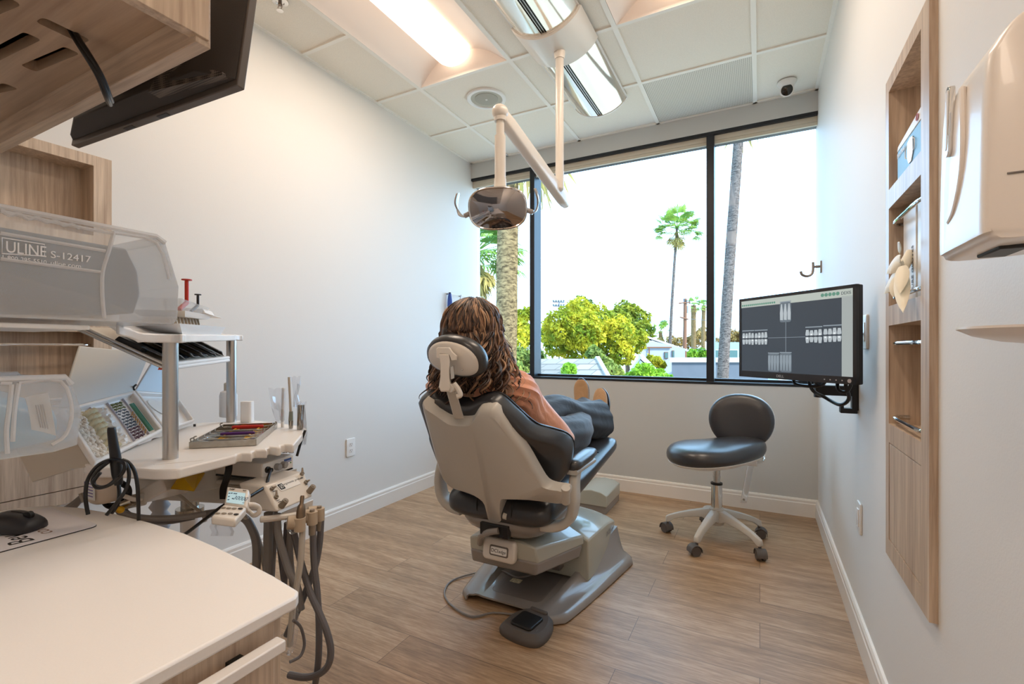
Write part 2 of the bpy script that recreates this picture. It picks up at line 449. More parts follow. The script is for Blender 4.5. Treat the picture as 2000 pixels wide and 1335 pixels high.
b.box2((XL, YB, H - .003), (XL + .02, YF, H + .008)); b.box2((XR - .02, YB, H - .003), (XR, YF, H + .008)); b.box2((XL, YF - .02, H - .003), (XR, YF, H + .008))
struct('trim_1', b, 'tee', smooth=0)
# perforated return-air panel in the grid
m, nt, bs = nmat('perforated_panel'); N, L = nt.nodes, nt.links
tc = N.new('ShaderNodeTexCoord'); vo = N.new('ShaderNodeTexVoronoi'); vo.inputs['Scale'].default_value = 95; vo.inputs['Randomness'].default_value = 0
L.new(tc.outputs['Object'], vo.inputs['Vector']); r = N.new('ShaderNodeValToRGB')
r.color_ramp.elements[0].position = .36; r.color_ramp.elements[1].position = .42
r.color_ramp.elements[0].color = lin('#a8a296'); r.color_ramp.elements[1].color = lin('#e4ded3')
L.new(vo.outputs['Distance'], r.inputs['Fac']); L.new(r.outputs['Color'], bs.inputs['Base Color'])
b = MB(); b.box2((GX[3] + .014, GY[-2] + .013, H + .001), (GX[4] - .014, YF - .021, H + .012))
single('ceiling_vent', b, m, 'perforated white ceiling vent panel set in the grid above the window', 'vent', smooth=0)

# ---- window: dark metal frame, two mullions, three panes, roller-blind fascia at the top
WIN = []
def window(n, x0, x1):
    o = bpy.data.objects.new('window_%d' % n, None); COL.objects.link(o); o.location = ((x0 + x1) / 2, YF + .11, .885); o['kind'] = 'structure'
    WM[o.name] = Matrix.Translation(o.location)
    f = MB()
    f.box2((x0, YF + .085, .885), (x1, YF + .135, .905)); f.box2((x0, YF + .085, 2.645), (x1, YF + .135, 2.712))
    part('window_frame', f, 'blackframe', o, smooth=0)
    g = MB(); g.box2((x0, YF + .108, .905), (x1, YF + .114, 2.65)); part('pane', g, 'glass', o, smooth=0)
    bl = MB(); bl.box2((x0, YF + .03, 2.655), (x1, YF + .06, 2.70)); bl.box2((x0, YF + .035, 2.632), (x1, YF + .055, 2.655))
    part('blind_fascia', bl, 'blind', o, bevel=.002, label='beige roller blind fascia')
MU = [(-1.785, -1.741), (-.348, -.296)]
window(1, XL, MU[0][0]); window(2, MU[0][1], MU[1][0]); window(3, MU[1][1], XR)
b = MB()
for a, c in MU: b.box2((a, YF + .004, .885), (c, YF + .15, 2.712))
struct('trim_2', b, 'blackframe', bevel=.002)
b = MB(); b.box2((XL, YF - .006, .868), (XR, YF + .15, .886)); struct('trim_3', b, 'blackframe', bevel=.003)
b = MB(); b.box2((XL, YF + .001, 2.69), (XR, YF + .028, 2.712)); struct('trim_4', b, 'blackframe', smooth=0)

# ---- recessed troffers
def troffer(name, label, i, y0, y1):
    x0, x1 = GX[i] + .013, GX[i + 1] - .013; cx, cy = (x0 + x1) / 2, (y0 + y1) / 2; y0 += .013; y1 -= .013
    t = thing(name, label, 'ceiling light', (cx, cy, H))
    # housing: two curved reflector wings rising from the rim, arched end plates
    hw = (x1 - x0) / 2; bw = .115; hh = .10
    f = MB()
    for s in (-1, 1):
        rows = []
        for k in range(9):
            q = k / 8; x = cx + s * (hw - (hw - bw) * q); z = H + hh * math.sin(q * PI / 2) ** 1.1
            rows.append([(x, y0, z), (x, y1, z)])
        f.sheet(rows, .004)
    for y, d in ((y0, 1), (y1, -1)):
        rows = []
        for k in range(25):
            q = -1 + 2 * k / 24; x = cx + hw * q; a = min(1, (1 - abs(q)) * hw / (hw - bw)); z = H + hh * math.sin(a * PI / 2) ** 1.1
            rows.append([(x, y, H), (x, y + d * .05 * a, z)])
        f.sheet(rows, .003)
    f.box2((cx - bw - .02, y0, H + hh), (cx + bw + .02, y1, H + hh + .03))
    part('reflector', f, 'reflector', t)
    l = MB(); rows = []
    n = 12
    for (yy, q) in ((y0 + .045, .55), (y0 + .06, .9), (y0 + .09, 1), (y1 - .09, 1), (y1 - .06, .9), (y1 - .045, .55)):
        rows.append([(cx + bw * q * math.cos(PI * k / n), yy, H + hh - .01 - .075 * q * math.sin(PI * k / n)) for k in range(n + 1)])
    l.loft(rows, closed=False, cap=True)
    part('diffuser', l, 'lamp', t, label='glowing curved diffuser')
    la = bpy.data.lights.new('troffer_tube', 'AREA'); la.shape = 'RECTANGLE'; la.size = 2 * bw - .03; la.size_y = y1 - y0 - .14; la.energy = LAMP_W; la.color = (1, .82, .66)
    lo = bpy.data.objects.new('troffer_tube', la); COL.objects.link(lo); lo.location = (cx, cy, H + .011)
troffer('ceiling_light', 'lit recessed ceiling light nearest the left wall, beside the white track', *LIGHTS[0])
troffer('ceiling_light', 'lit recessed ceiling light cut by the top edge, right of the white track', *LIGHTS[1])
troffer('ceiling_light', 'unseen ceiling light added behind the camera above the wood cabinet to brighten the foreground', *LIGHTS[2])  # this and the next are unseen fixtures, added to light the foreground
troffer('ceiling_light', 'unseen ceiling light added behind the camera near the dispenser wall to brighten the foreground', *LIGHTS[3])

# ---- round speaker
p = PZ(950, 193, H); t = thing('ceiling_speaker', 'round white speaker with grey grille set in the ceiling', 'speaker', (p.x, p.y, H - .006))
Mx = Matrix.Translation((p.x, p.y, H))
part('rim', MB(Mx).lathe([(.098, .008), (.135, .008), (.135, -.004), (.13, -.008), (.112, -.008), (.108, -.002), (.104, .0)], 48), 'white', t)
M['grille'] = mat('speaker_grille', '#b9b5a6', .7, vary=.05, vscale=500)
M['grille_in'] = mat('speaker_cone', '#a9a598', .7)
g = MB(Mx); g.lathe([(.108, .004), (.108, -.002), (.078, -.001)], 48)
part('grille', g, 'grille', t)
g = MB(Mx); g.lathe([(.08, .002), (.08, -.003), (.06, -.005), (.0005, -.006)], 48); part('cone', g, 'grille_in', t)
g = MB(Mx); 
for i in (-1, 1):
    for j in (-1, 1): g.box((i * .004, j * .004, -.0065), (.006, .006, .002))
part('badge', g, 'white', t)
# ---- dome camera
p = PZ(1537, 160, H); t = thing('dome_camera', 'white ceiling camera with a black lens eye above the window corner', 'camera', (p.x, p.y, H - .01))
Mx = Matrix.Translation((p.x, p.y, H))
part('mount', MB(Mx).lathe([(.055, 0), (.055, -.008), (.05, -.02), (.038, -.034), (.03, -.036)], 32), 'white', t)
g = MB(Mx); Rm = Matrix.Rotation(math.radians(38), 3, 'X') @ Matrix.Rotation(0, 3, 'Z')
aim = (V((0, 0, CAMH + .2)) - p); aim.normalize(); q = aim.to_track_quat('Z', 'Y').to_matrix().to_4x4(); q.translation = V((0, 0, -.052))
g.lathe([(.012, -.036), (.03, -.028), (.04, -.01), (.041, .006), (.04, .014), (.036, .017)], 32, q)
part('housing', g, 'whitegloss', t)
g = MB(Mx); g.lathe([(.034, .0165), (.033, .02), (.02, .026), (.001, .028)], 32, q); part('lens', g, mat('lens_black', '#0b0a0a', .08, coat=.5), t)
# ---- sprinkler head
p = PZ(547, 2, H); t = thing('sprinkler_head', 'small chrome sprinkler head on the ceiling beside the black monitor', 'sprinkler', (p.x, p.y, H - .05))
Mx = Matrix.Translation((p.x, p.y, H))
part('escutcheon', MB(Mx).lathe([(.0395, 0), (.038, -.004), (.02, -.008), (.018, -.004)], 28), 'chrome', t)
g = MB(Mx); g.cyl((0, 0, -.004), (0, 0, -.022), .009)
for s in (-1, 1): g.tube([(s * .009, 0, -.02), (s * .015, 0, -.032), (s * .004, 0, -.046)], .0025, 6, 4)
part('frame_arms', g, 'brass', t)
part('deflector', MB(Mx).lathe([(.004, -.046), (.016, -.047), (.016, -.049), (.002, -.05)], 20), 'chrome', t)

# ================================================================== OUTSIDE THE WINDOW (seen from an upper storey)
GZ = -3.7
M['grass'] = mat('street_ground', '#aea390', .9, vary=.12, vscale=.5)
M['leaf_a'] = leafmat('leaf_yellow_green', '#6f7d1c', '#c4b22a')
M['leaf_b'] = leafmat('leaf_deep_green', '#4a5f1c', '#97962a')
M['leaf_c'] = leafmat('leaf_light_green', '#5d8a2a', '#93b22e')
M['leaf_d'] = leafmat('leaf_grey_green', '#556b34', '#9aa04a')
M['leaf_dry'] = leafmat('leaf_dry', '#6b5530', '#a58a50')
M['frond'] = leafmat('palm_green', '#4c7030', '#94aa48')
M['frond_dry'] = leafmat('palm_dry', '#7a6a3c', '#b3a05c')
M['bark'] = mat('tree_bark', '#5a4a38', .9, vary=.3, vscale=6)
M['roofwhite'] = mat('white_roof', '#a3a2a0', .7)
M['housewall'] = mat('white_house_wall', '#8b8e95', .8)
M['greywall'] = mat('grey_wall', '#4d535b', .8, vary=.06, vscale=2)
M['bldg'] = mat('pale_blue_wall', '#76908c', .8)
M['pane'] = mat('dark_window_pane', '#3c5550', .2)
M['polewood'] = mat('pole_wood', '#6e4a35', .85)
M['wire'] = mat('wire', '#4a4f55', .7)
def shingles():
    m, nt, b = nmat('roof_shingles'); N, L = nt.nodes, nt.links
    tc = N.new('ShaderNodeTexCoord'); mp = N.new('ShaderNodeMapping'); mp.inputs['Rotation'].default_value = (PI / 2, 0, 0)
    br = N.new('ShaderNodeTexBrick')
    for k, v in (('Scale', 1), ('Mortar Size', .012), ('Brick Width', .45), ('Row Height', .16)): br.inputs[k].default_value = v
    br.inputs['Color1'].default_value = lin('#6a645c'); br.inputs['Color2'].default_value = lin('#807970'); br.inputs['Mortar'].default_value = lin('#4d4843')
    L.new(tc.outputs['Object'], mp.inputs['Vector']); L.new(mp.outputs[0], br.inputs['Vector']); L.new(br.outputs['Color'], b.inputs['Base Color']); b.inputs['Roughness'].default_value = .9
    return m
M['shingle'] = shingles()
def palmbark(name, c0, c1):
    m, nt, b = nmat(name); N, L = nt.nodes, nt.links
    tc = N.new('ShaderNodeTexCoord'); mp = N.new('ShaderNodeMapping'); mp.inputs['Scale'].default_value = (1, 1, 2.6); L.new(tc.outputs['Object'], mp.inputs['Vector'])
    n = N.new('ShaderNodeTexNoise'); n.inputs['Scale'].default_value = 8; n.inputs['Detail'].default_value = 6; n.inputs['Roughness'].default_value = .7; L.new(mp.outputs[0], n.inputs['Vector'])
    wv = N.new('ShaderNodeTexWave'); wv.bands_direction = 'Z'; wv.inputs['Scale'].default_value = 3.2; wv.inputs['Distortion'].default_value = 9; wv.inputs['Detail'].default_value = 3; wv.inputs['Detail Scale'].default_value = 3; L.new(tc.outputs['Object'], wv.inputs['Vector'])
    a = N.new('ShaderNodeMath'); a.operation = 'MULTIPLY_ADD'; a.inputs[1].default_value = .13; L.new(wv.outputs['Fac'], a.inputs[0]); L.new(n.outputs['Fac'], a.inputs[2])
    r = N.new('ShaderNodeValToRGB'); r.color_ramp.elements[0].position = .40; r.color_ramp.elements[1].position = .70
    r.color_ramp.elements[0].color = lin(c0); r.color_ramp.elements[1].color = lin(c1); L.new(a.outputs[0], r.inputs['Fac']); L.new(r.outputs['Color'], b.inputs['Base Color'])
    bp = N.new('ShaderNodeBump'); bp.inputs['Strength'].default_value = .3; bp.inputs['Distance'].default_value = .01; b.inputs['Specular IOR Level'].default_value = 0; L.new(a.outputs[0], bp.inputs['Height']); L.new(bp.outputs['Normal'], b.inputs['Normal']); b.inputs['Roughness'].default_value = .95
    return m
M['palmbark'] = palmbark('palm_trunk_bark', '#3d3122', '#7d6849')
M['palmbark2'] = palmbark('palm_trunk_grey', '#3a3431', '#6c615a')
b = MB(); b.box2((-90, YF + 1.5, GZ - .2), (110, 160, GZ)); struct('ground_outside', b, 'grass', smooth=0)

def trunk_mb(pts, r0, r1, rng, rough=.04):
    P = catmull(pts, 10); rings = []; n = 20
    for i, p in enumerate(P):
        q = i / (len(P) - 1); r = r0 + (r1 - r0) * q
        rings.append([p + V((math.cos(2 * PI * j / n), math.sin(2 * PI * j / n), 0)) * r * (1 + rng.uniform(-rough, rough)) for j in range(n)])
    return MB().loft(rings)
def fan_frond(mb, base, d, stalk, rad, rng, droop=.5, n=15):
    """one fan-palm leaf: stalk and a fan of pointed blades"""
    d = V(d).normalized(); side = d.cross(UP); side = side.normalized() if side.length > .05 else V((1, 0, 0)); nrm = side.cross(d).normalized()
    tip = base + d * stalk + V((0, 0, -droop * stalk * .25))
    w = stalk * .02 + .012
    mb.add([base - side * w, base + side * w, tip + side * w, tip - side * w], [(0, 1, 2, 3)])
    for k in range(n):
        a = (k / (n - 1) - .5) * 2.9
        v = (d * math.cos(a) + side * math.sin(a)).normalized(); L = rad * (1 - .25 * abs(a) / 1.45) * rng.uniform(.88, 1.1)
        u = v.cross(nrm).normalized() * rad * .055
        m1 = tip + v * L * .6 + nrm * .03 * rad; e = tip + v * L + V((0, 0, -droop * L * .4))
        mb.add([tip, m1 - u, e, m1 + u], [(0, 1, 2, 3)])
def palm(name, label, base, top, r0, r1, rad, seed, n=34, stalk=None, dry=12, group=None, bark='palmbark', mid=None, up=1.2):
    rng = random.Random(seed); base, top = V(base), V(top); stalk = stalk or rad * .9
    t = thing(name, label, 'palm tree', base, 0, group)
    pts = [base] + ([V(mid)] if mid is not None else [base.lerp(top, .5) + V((rng.uniform(-.1, .1), rng.uniform(-.1, .1), 0))]) + [top]
    part('trunk', trunk_mb(pts, r0, r1, rng), bark, t)
    g = MB()
    for k in range(n):
        a = rng.uniform(0, 2 * PI); e = rng.uniform(-.35, up); d = V((math.cos(a) * math.cos(e), math.sin(a) * math.cos(e), math.sin(e)))
        fan_frond(g, top, d, stalk * rng.uniform(.7, 1.1), rad * .62, rng, .6 - .3 * e)
    part('fronds', g, 'frond', t, smooth=0, recalc=False)
    if dry:
        g = MB()
        for k in range(dry):
            a = rng.uniform(0, 2 * PI); e = rng.uniform(-1.4, -.7); d = V((math.cos(a) * math.cos(e), math.sin(a) * math.cos(e), math.sin(e)))
            fan_frond(g, top - UP * rad * .1, d, stalk * rng.uniform(.4, .8), rad * .5, rng, .5, 8)
        part('dry_skirt', g, 'frond_dry', t, smooth=0, recalc=False, label='dry hanging old fronds')
    return t
def tree(name, label, blobs, t, leaf, n, size, seed, cat='tree', tz=GZ, trunk=None, group=None):
    """blobs are (px, py, radius px): lobes of the crown, all about t away"""
    rng = random.Random(seed); C = [(D(px, py, t + rng.uniform(-.06, .06) * t), r * t / FPX) for px, py, r in blobs]
    cx = sum(c.x for c, r in C) / len(C); cy = sum(c.y for c, r in C) / len(C)
    th = thing(name, label, cat, (cx, cy, tz), 0, group)
    g = MB(); tot = sum(r * r for c, r in C)
    for c, r in C:
        k = int(n * r * r / tot)
        for _ in range(k):
            while True:
                d = V((rng.uniform(-1, 1), rng.uniform(-1, 1), rng.uniform(-1, 1)))
                if .2 < d.length < 1: break
            d = d.normalized() * (d.length ** .33)
            # clumps: pull leaves towards a lumpy shell
            lump = 1 + .22 * math.sin(5 * d.x + 3 * d.z + seed) * math.sin(4 * d.y + 5 * d.z)
            p = c + d * r * lump
            o = (d * .5 + V((rng.uniform(-1, 1), rng.uniform(-1, 1), rng.uniform(-.4, 1)))).normalized()
            a = o.orthogonal().normalized(); a = (Matrix.Rotation(rng.uniform(0, 6.3), 3, o) @ a); bb = o.cross(a); s = size * rng.uniform(.6, 1.4)
            g.add([p - a * s, p + bb * s * .5 + o * s * .15, p + a * s, p - bb * s * .5 + o * s * .15], [(0, 1, 2, 3)])
    part('foliage', g, leaf, th, smooth=0, recalc=False)
    tr = MB(); b0 = V((cx, cy, tz)); mid = b0.lerp(sum((c for c, r in C), V()) / len(C), .55)
    tr.tube([b0, (b0 + mid) / 2 + V((.1, 0, 0)), mid], [.12 * max(1, t / 20)] * 2 + [.08 * max(1, t / 20)], 8, 4)
    for c, r in C: tr.tube([mid, mid.lerp(c, .5) + V((0, 0, -.1 * r)), c + UP * r * .4], [.07 * max(1, t / 20), .015], 6, 4)
    part('trunk', tr, 'bark', th)
    return th

# big palm trunk close to the left pane, its crown above the window
b0 = D(984, 790, 9.9); b0.z = GZ; t0 = D(996, 250, 9.9)
palm('palm_tree', 'thick sunlit palm trunk filling the left window pane', b0, t0 + UP * 1.2, .235, .21, 2.2, 3, n=26, mid=D(990, 560, 9.9))
b0 = D(905, 800, 14); b0.z = GZ; t0 = D(928, 492, 14)
palm('palm_tree', 'bushy fan palm with hanging fronds behind the left wall edge', b0, t0, .17, .16, 1.2, 8, n=60, dry=46, mid=D(915, 640, 14))
b0 = D(1306, 800, 42); b0.z = GZ; t0 = D(1322, 446, 42)
palm('palm_tree', 'tall slim palm with round green crown in the middle pane', b0, t0, .16, .10, 1.6, 21, n=56, dry=24, mid=D(1311, 620, 42), up=1.3, bark='palmbark2')
b0 = D(1401, 800, 19); b0.z = GZ; t0 = D(1452, 215, 19)
palm('palm_tree', 'leaning palm trunk in the right pane behind the screen', b0, t0 + UP * 1.5, .235, .17, 2.2, 5, n=26, bark='palmbark2', mid=D(1424, 530, 19))
for (px, pt, pb, tt, rad, lab) in ((1354.5, 596, 672, 60, 1.05, 'small palm with shaggy trunk right of the utility pole'), (1374.5, 596, 700, 75, .9, 'tiny palm head beside the right window mullion'), (1290, 646, 690, 80, 1.7, 'short dry palm above the white house roof')):
    b0 = D(px, 760, tt); b0.z = GZ; t0 = D(px, pt, tt)
    palm('palm_tree', lab, b0, t0, .3, .3, rad, int(px), n=24, dry=14)

# trees
tree('broadleaf_tree', 'largest yellow-green tree in the middle pane', [(1095, 640, 34), (1130, 618, 34), (1165, 632, 36), (1205, 655, 34), (1090, 668, 30), (1130, 675, 36), (1175, 685, 30), (1235, 668, 24), (1215, 690, 22), (1140, 648, 36), (1075, 650, 20), (1190, 715, 20), (1250, 660, 16)], 30, 'leaf_a', 17000, .13, 1)
tree('broadleaf_tree', 'darker round tree behind the largest yellow-green tree', [(1220, 612, 24), (1245, 625, 24), (1205, 628, 22), (1255, 650, 20), (1228, 645, 26), (1195, 640, 16)], 42, 'leaf_b', 4200, .21, 2)
tree('broadleaf_tree', 'wispy dark tree top peeking above the largest tree', [(1118, 605, 14), (1135, 592, 14), (1148, 598, 14), (1155, 610, 14), (1170, 618, 12)], 46, 'leaf_b', 900, .2, 4)
tree('broadleaf_tree', 'thin tree with yellow leaves between palm trunk and left mullion', [(1018, 620, 16), (1030, 612, 12), (1020, 645, 16), (1034, 660, 14), (1016, 675, 12)], 26, 'leaf_a', 1500, .14, 6)
tree('broadleaf_tree', 'grey-green tree low beside the big palm trunk', [(1018, 705, 24), (1042, 700, 20), (1010, 735, 26), (1040, 735, 24), (1060, 725, 12)], 20, 'leaf_d', 2600, .13, 9)
tree('shrub', 'bright green shrub below the sill in front of the gabled white roof', [(1258, 730, 20), (1280, 738, 18), (1235, 742, 16), (1298, 745, 14)], 15, 'leaf_c', 2200, .09, 12, 'shrub')
tree('shrub', 'small green shrub in front of the shingled roof', [(1112, 722, 12), (1108, 738, 16), (1120, 742, 12)], 14, 'leaf_c', 700, .09, 14, 'shrub')
tree('broadleaf_tree', 'pale yellow tree between shingled roof and gabled white roof', [(1178, 712, 18), (1195, 728, 18), (1160, 690, 14), (1205, 740, 16), (1180, 738, 14)], 19, 'leaf_d', 2000, .11, 15)
tree('shrub', 'round green bush at the foot of the utility pole', [(1352, 692, 9), (1342, 696, 7), (1370, 690, 10)], 46, 'leaf_c', 700, .2, 16, 'shrub')
tree('shrub', 'small bush beside the white house porch', [(1283, 705, 9), (1292, 712, 8), (1270, 700, 7)], 26, 'leaf_a', 700, .13, 17, 'shrub')
tree('bare_tree', 'dry brown trees behind the small shaggy palm', [(1362, 660, 14), (1375, 650, 12), (1345, 668, 10), (1325, 668, 9), (1310, 664, 9), (1385, 658, 10), (1290, 668, 8)], 85, 'leaf_dry', 1500, .32, 18)
tree('bare_tree', 'dry brown tree line right of the leaning palm trunk', [(1428, 655, 12), (1440, 658, 12), (1455, 655, 12), (1470, 660, 12), (1400, 668, 8)], 85, 'leaf_dry', 1100, .32, 19)

# houses
def slab4(mb, a, b_, c, d, th):
    n = (V(b_) - V(a)).cross(V(d) - V(a)).normalized() * th
    return mb.loft([[V(a) - n, V(b_) - n, V(c) - n, V(d) - n], [V(a), V(b_), V(c), V(d)]])
# shingled gable roof
e0, e1 = D(1030, 742, 13.0), D(1195, 752, 13.4); r0, r1 = D(1038, 699, 16.0), D(1166, 700, 16.2)
h = thing('house', 'low house with grey shingled gable roof under the largest tree', 'house', (e0.x, e0.y, GZ))
g = MB(); dz = -.9
e0.z = e1.z = min(e0.z, e1.z) ; r0.z = r1.z
back0, back1 = r0 + (r0 - e0) * V((1, 1, -1)).length * 0 + V(((r0 - e0).x, (r0 - e0).y, e0.z - r0.z)), r1 + V(((r1 - e1).x, (r1 - e1).y, e1.z - r1.z))
slab4(g, e0, e1, r1, r0, .08); slab4(g, r0, r1, back1, back0, .08)
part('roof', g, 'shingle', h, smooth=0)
g = MB(); g.tube([e1 + V((.02, -.02, .02)), r1 + V((.02, 0, .02))], .09, 4, 0); g.tube([r1 + V((.02, 0, .02)), back1], .09, 4, 0)
part('bargeboard', g, 'roofwhite', h, smooth=0)
g = MB()
q = lambda p, k: V((p.x, p.y, k))
ins = (r0 - r1).normalized() * .35
g.loft([[q(e0, GZ), q(e1 + ins, GZ), q(back1 + ins, GZ), q(back0, GZ)], [q(e0, e0.z - .06), q(e1 + ins, e1.z - .06), q(back1 + ins, e1.z - .06), q(back0, e0.z - .06)]])
g.loft([[e1 + ins - UP * .06, back1 + ins - UP * .06, r1 + ins - UP * .12], [e1 + ins * 1.4 - UP * .06, back1 + ins * 1.4 - UP * .06, r1 + ins * 1.4 - UP * .12]])
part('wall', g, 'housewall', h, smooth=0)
# small gabled white roof: gable end faces the window
a, bb, c = D(1226, 728, 22), D(1250, 694, 22), D(1300, 740, 22); dr = V((ray(1270, 720).x, ray(1270, 720).y, 0)).normalized() * 6
h = thing('house', 'small white gabled roof half hidden by the bright green shrub', 'house', (bb.x, bb.y, GZ))
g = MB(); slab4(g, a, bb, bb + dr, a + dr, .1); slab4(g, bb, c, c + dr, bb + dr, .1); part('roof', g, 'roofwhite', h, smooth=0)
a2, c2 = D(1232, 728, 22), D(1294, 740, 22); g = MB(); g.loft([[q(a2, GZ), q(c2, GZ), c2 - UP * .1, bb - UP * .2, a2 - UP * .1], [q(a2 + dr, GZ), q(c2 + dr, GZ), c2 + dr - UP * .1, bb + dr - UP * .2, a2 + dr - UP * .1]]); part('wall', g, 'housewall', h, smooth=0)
# white house with low gable and brown trim
T = 38
h = thing('house', 'white house with low gable and brown eave behind the slim palm', 'house', tuple(D(1300, 700, T).xy) + (GZ,))
A, B_, C_ = D(1238, 678, T), D(1262, 655, T), D(1345, 683, T); dr = V((ray(1290, 690).x, ray(1290, 690).y, 0)).normalized() * 7
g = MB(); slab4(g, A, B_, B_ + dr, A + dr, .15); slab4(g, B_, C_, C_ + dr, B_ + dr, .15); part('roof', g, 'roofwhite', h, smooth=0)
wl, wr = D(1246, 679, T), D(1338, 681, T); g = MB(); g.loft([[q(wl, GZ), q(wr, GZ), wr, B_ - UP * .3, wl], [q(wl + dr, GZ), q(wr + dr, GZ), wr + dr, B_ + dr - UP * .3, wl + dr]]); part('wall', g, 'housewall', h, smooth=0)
g = MB(); g.tube([D(1264, 678, T - .15), D(1312, 678, T - .15)], .07, 4, 0); g.tube([D(1268, 678, T - .15), D(1268, 704, T - .15)], .06, 4, 0); part('eave_trim', g, 'polewood', h, smooth=0)
def win(h, px0, py0, px1, py1, tt):
    a, b_, c, d = D(px0, py1, tt), D(px1, py1, tt), D(px1, py0, tt), D(px0, py0, tt); n = FWD * .1
    g = MB(); g.loft([[a, b_, c, d], [a + n, b_ + n, c + n, d + n]]); f = part('window', g, 'polewood' if tt > 37 and tt < 39 else 'roofwhite', h, smooth=0)
    g = MB(); ctr = (a + b_ + c + d) / 4; s = lambda p: ctr + (p - ctr) * .84 - FWD * .03
    g.loft([[s(a), s(b_), s(c), s(d)], [s(a) + n * .3, s(b_) + n * .3, s(c) + n * .3, s(d) + n * .3]]); part('pane', g, 'pane', f, smooth=0)
win(h, 1298, 687, 1305, 700, T - .1); win(h, 1313, 684, 1317, 700, T - .1)
# long grey flat-roofed block
T = 24
h = thing('building', 'long low grey flat-roofed building along the window sill', 'building', tuple(D(1380, 740, T).xy) + (GZ,))
a, b_ = D(1312, 707, T), D(1500, 712, T); dr = V((ray(1312, 700).x, ray(1312, 700).y, 0)) * 4; zt = a.z
g = MB(); g.loft([[q(a, GZ), q(b_, GZ), q(b_ + dr, GZ), q(a + dr, GZ)], [q(a, zt), q(b_, zt), q(b_ + dr, zt), q(a + dr, zt)]]); part('wall', g, 'greywall', h, smooth=0)
o = RIGHT * .15
g = MB(); g.loft([[q(a - o - FWD * .15, zt), q(b_ + o - FWD * .15, zt), q(b_ + dr + o, zt), q(a + dr - o, zt)], [q(a - o - FWD * .15, zt + .16), q(b_ + o - FWD * .15, zt + .16), q(b_ + dr + o, zt + .16), q(a + dr - o, zt + .16)]]); part('roof', g, 'roofwhite', h, smooth=0)
T = 34
h = thing('building', 'pale building with louvred windows behind the leaning palm', 'building', tuple(D(1430, 700, T).xy) + (GZ,))
a, b_ = D(1394, 668, T), D(1520, 668, T); dr = V((ray(1394, 680).x, ray(1394, 680).y, 0)) * 5; zt = a.z
g = MB(); g.loft([[q(a, GZ), q(b_, GZ), q(b_ + dr, GZ), q(a + dr, GZ)], [q(a, zt), q(b_, zt), q(b_ + dr, zt), q(a + dr, zt)]]); part('wall', g, 'bldg', h, smooth=0)
win(h, 1395, 682, 1413, 702, T - .1); win(h, 1420, 682, 1442, 702, T - .1)

# utility pole and wires
T = 44
pb = D(1336, 760, T); pb.z = GZ; pt = D(1338.5, 583, T)
h = thing('utility_pole', 'brown wooden utility pole with cross-arms and transformer', 'pole', pb)
part('pole', MB().cyl(pb, pt, .2, .16, 12), 'polewood', h)
for (x0, y0, x1, y1) in ((1326, 592, 1348, 590), (1328, 619, 1344, 623)):
    g = MB(); g.tube([D(x0, y0, T - .2), D(x1, y1, T - .2)], .07, 6, 0); part('cross_arm', g, 'polewood', h)
part('transformer', MB().cyl(D(1344.5, 611, T), D(1344.5, 597, T), .2, .2, 12), 'roofwhite', h, label='grey can transformer')
for i, (px, py) in enumerate(((1336, 584), (1341, 587), (1347, 588))):
    part('insulator', MB().cyl(D(px, py + 5, T - .2), D(px, py - 1, T - .2), .05, .07, 8), 'wire', h)
for k, (ya, yb, yc, lab) in enumerate(((630, 621, 627, 'upper thin power line crossing the sky beside the utility pole'), (680, 675, 690, 'lower thin power line crossing the white house'))):
    g = MB(); g.tube([D(1262, ya, T), D(1300, (ya + yb) / 2 + 1.5, T), D(1337, yb, T)], .022, 5, 5); g.tube([D(1337, yb, T), D(1390, (yb + yc) / 2 + 2, T), D(1480, yc, T)], .022, 5, 5)
    single('power_line', g, 'wire', lab, 'cable')
g = MB(); h = thing('floodlight_mast', 'far floodlight mast above the largest tree', 'mast', tuple(D(1092, 700, 90).xy) + (GZ,))
part('pole', MB().cyl(V(tuple(D(1092, 700, 90).xy) + (GZ,)), D(1092, 588, 90), .18, .12, 8), 'greywall', h)
g = MB()
for yy in (589, 597): g.tube([D(1080, yy, 90), D(1102, yy + 1, 90)], .12, 5, 0)
for k in range(5):
    for yy in (587, 595): g.box(D(1081 + k * 5, yy, 90), (.28, .3, .3))
part('lamp_rack', g, 'greywall', h, smooth=0)

# ================================================================== DENTAL CHAIR
AX = -.955
BH, BT = V((AX, 1.696, .424)), V((AX, 1.44, .878))
BW = (BT - BH).normalized(); BN = V((0, BW.z, -BW.y))          # up the back, and out of the back towards the patient
BN = BN if BN.y > 0 else -BN
def PP(px, py, off=0.0):
    """point of the reclined back plane (moved by off towards the patient)"""
    o = BH + BN * off - V((0, 0, CAMH)); d = ray(px, py)
    return V((0, 0, CAMH)) + d * (o.dot(BN) / d.dot(BN))
def smooth_outline(pts, n=5): return catmull(pts, n, closed=True)
ch = thing('dental_chair', 'reclined charcoal dental chair with beige shell holding the woman', 'dental chair', (AX, 2.1, 0))
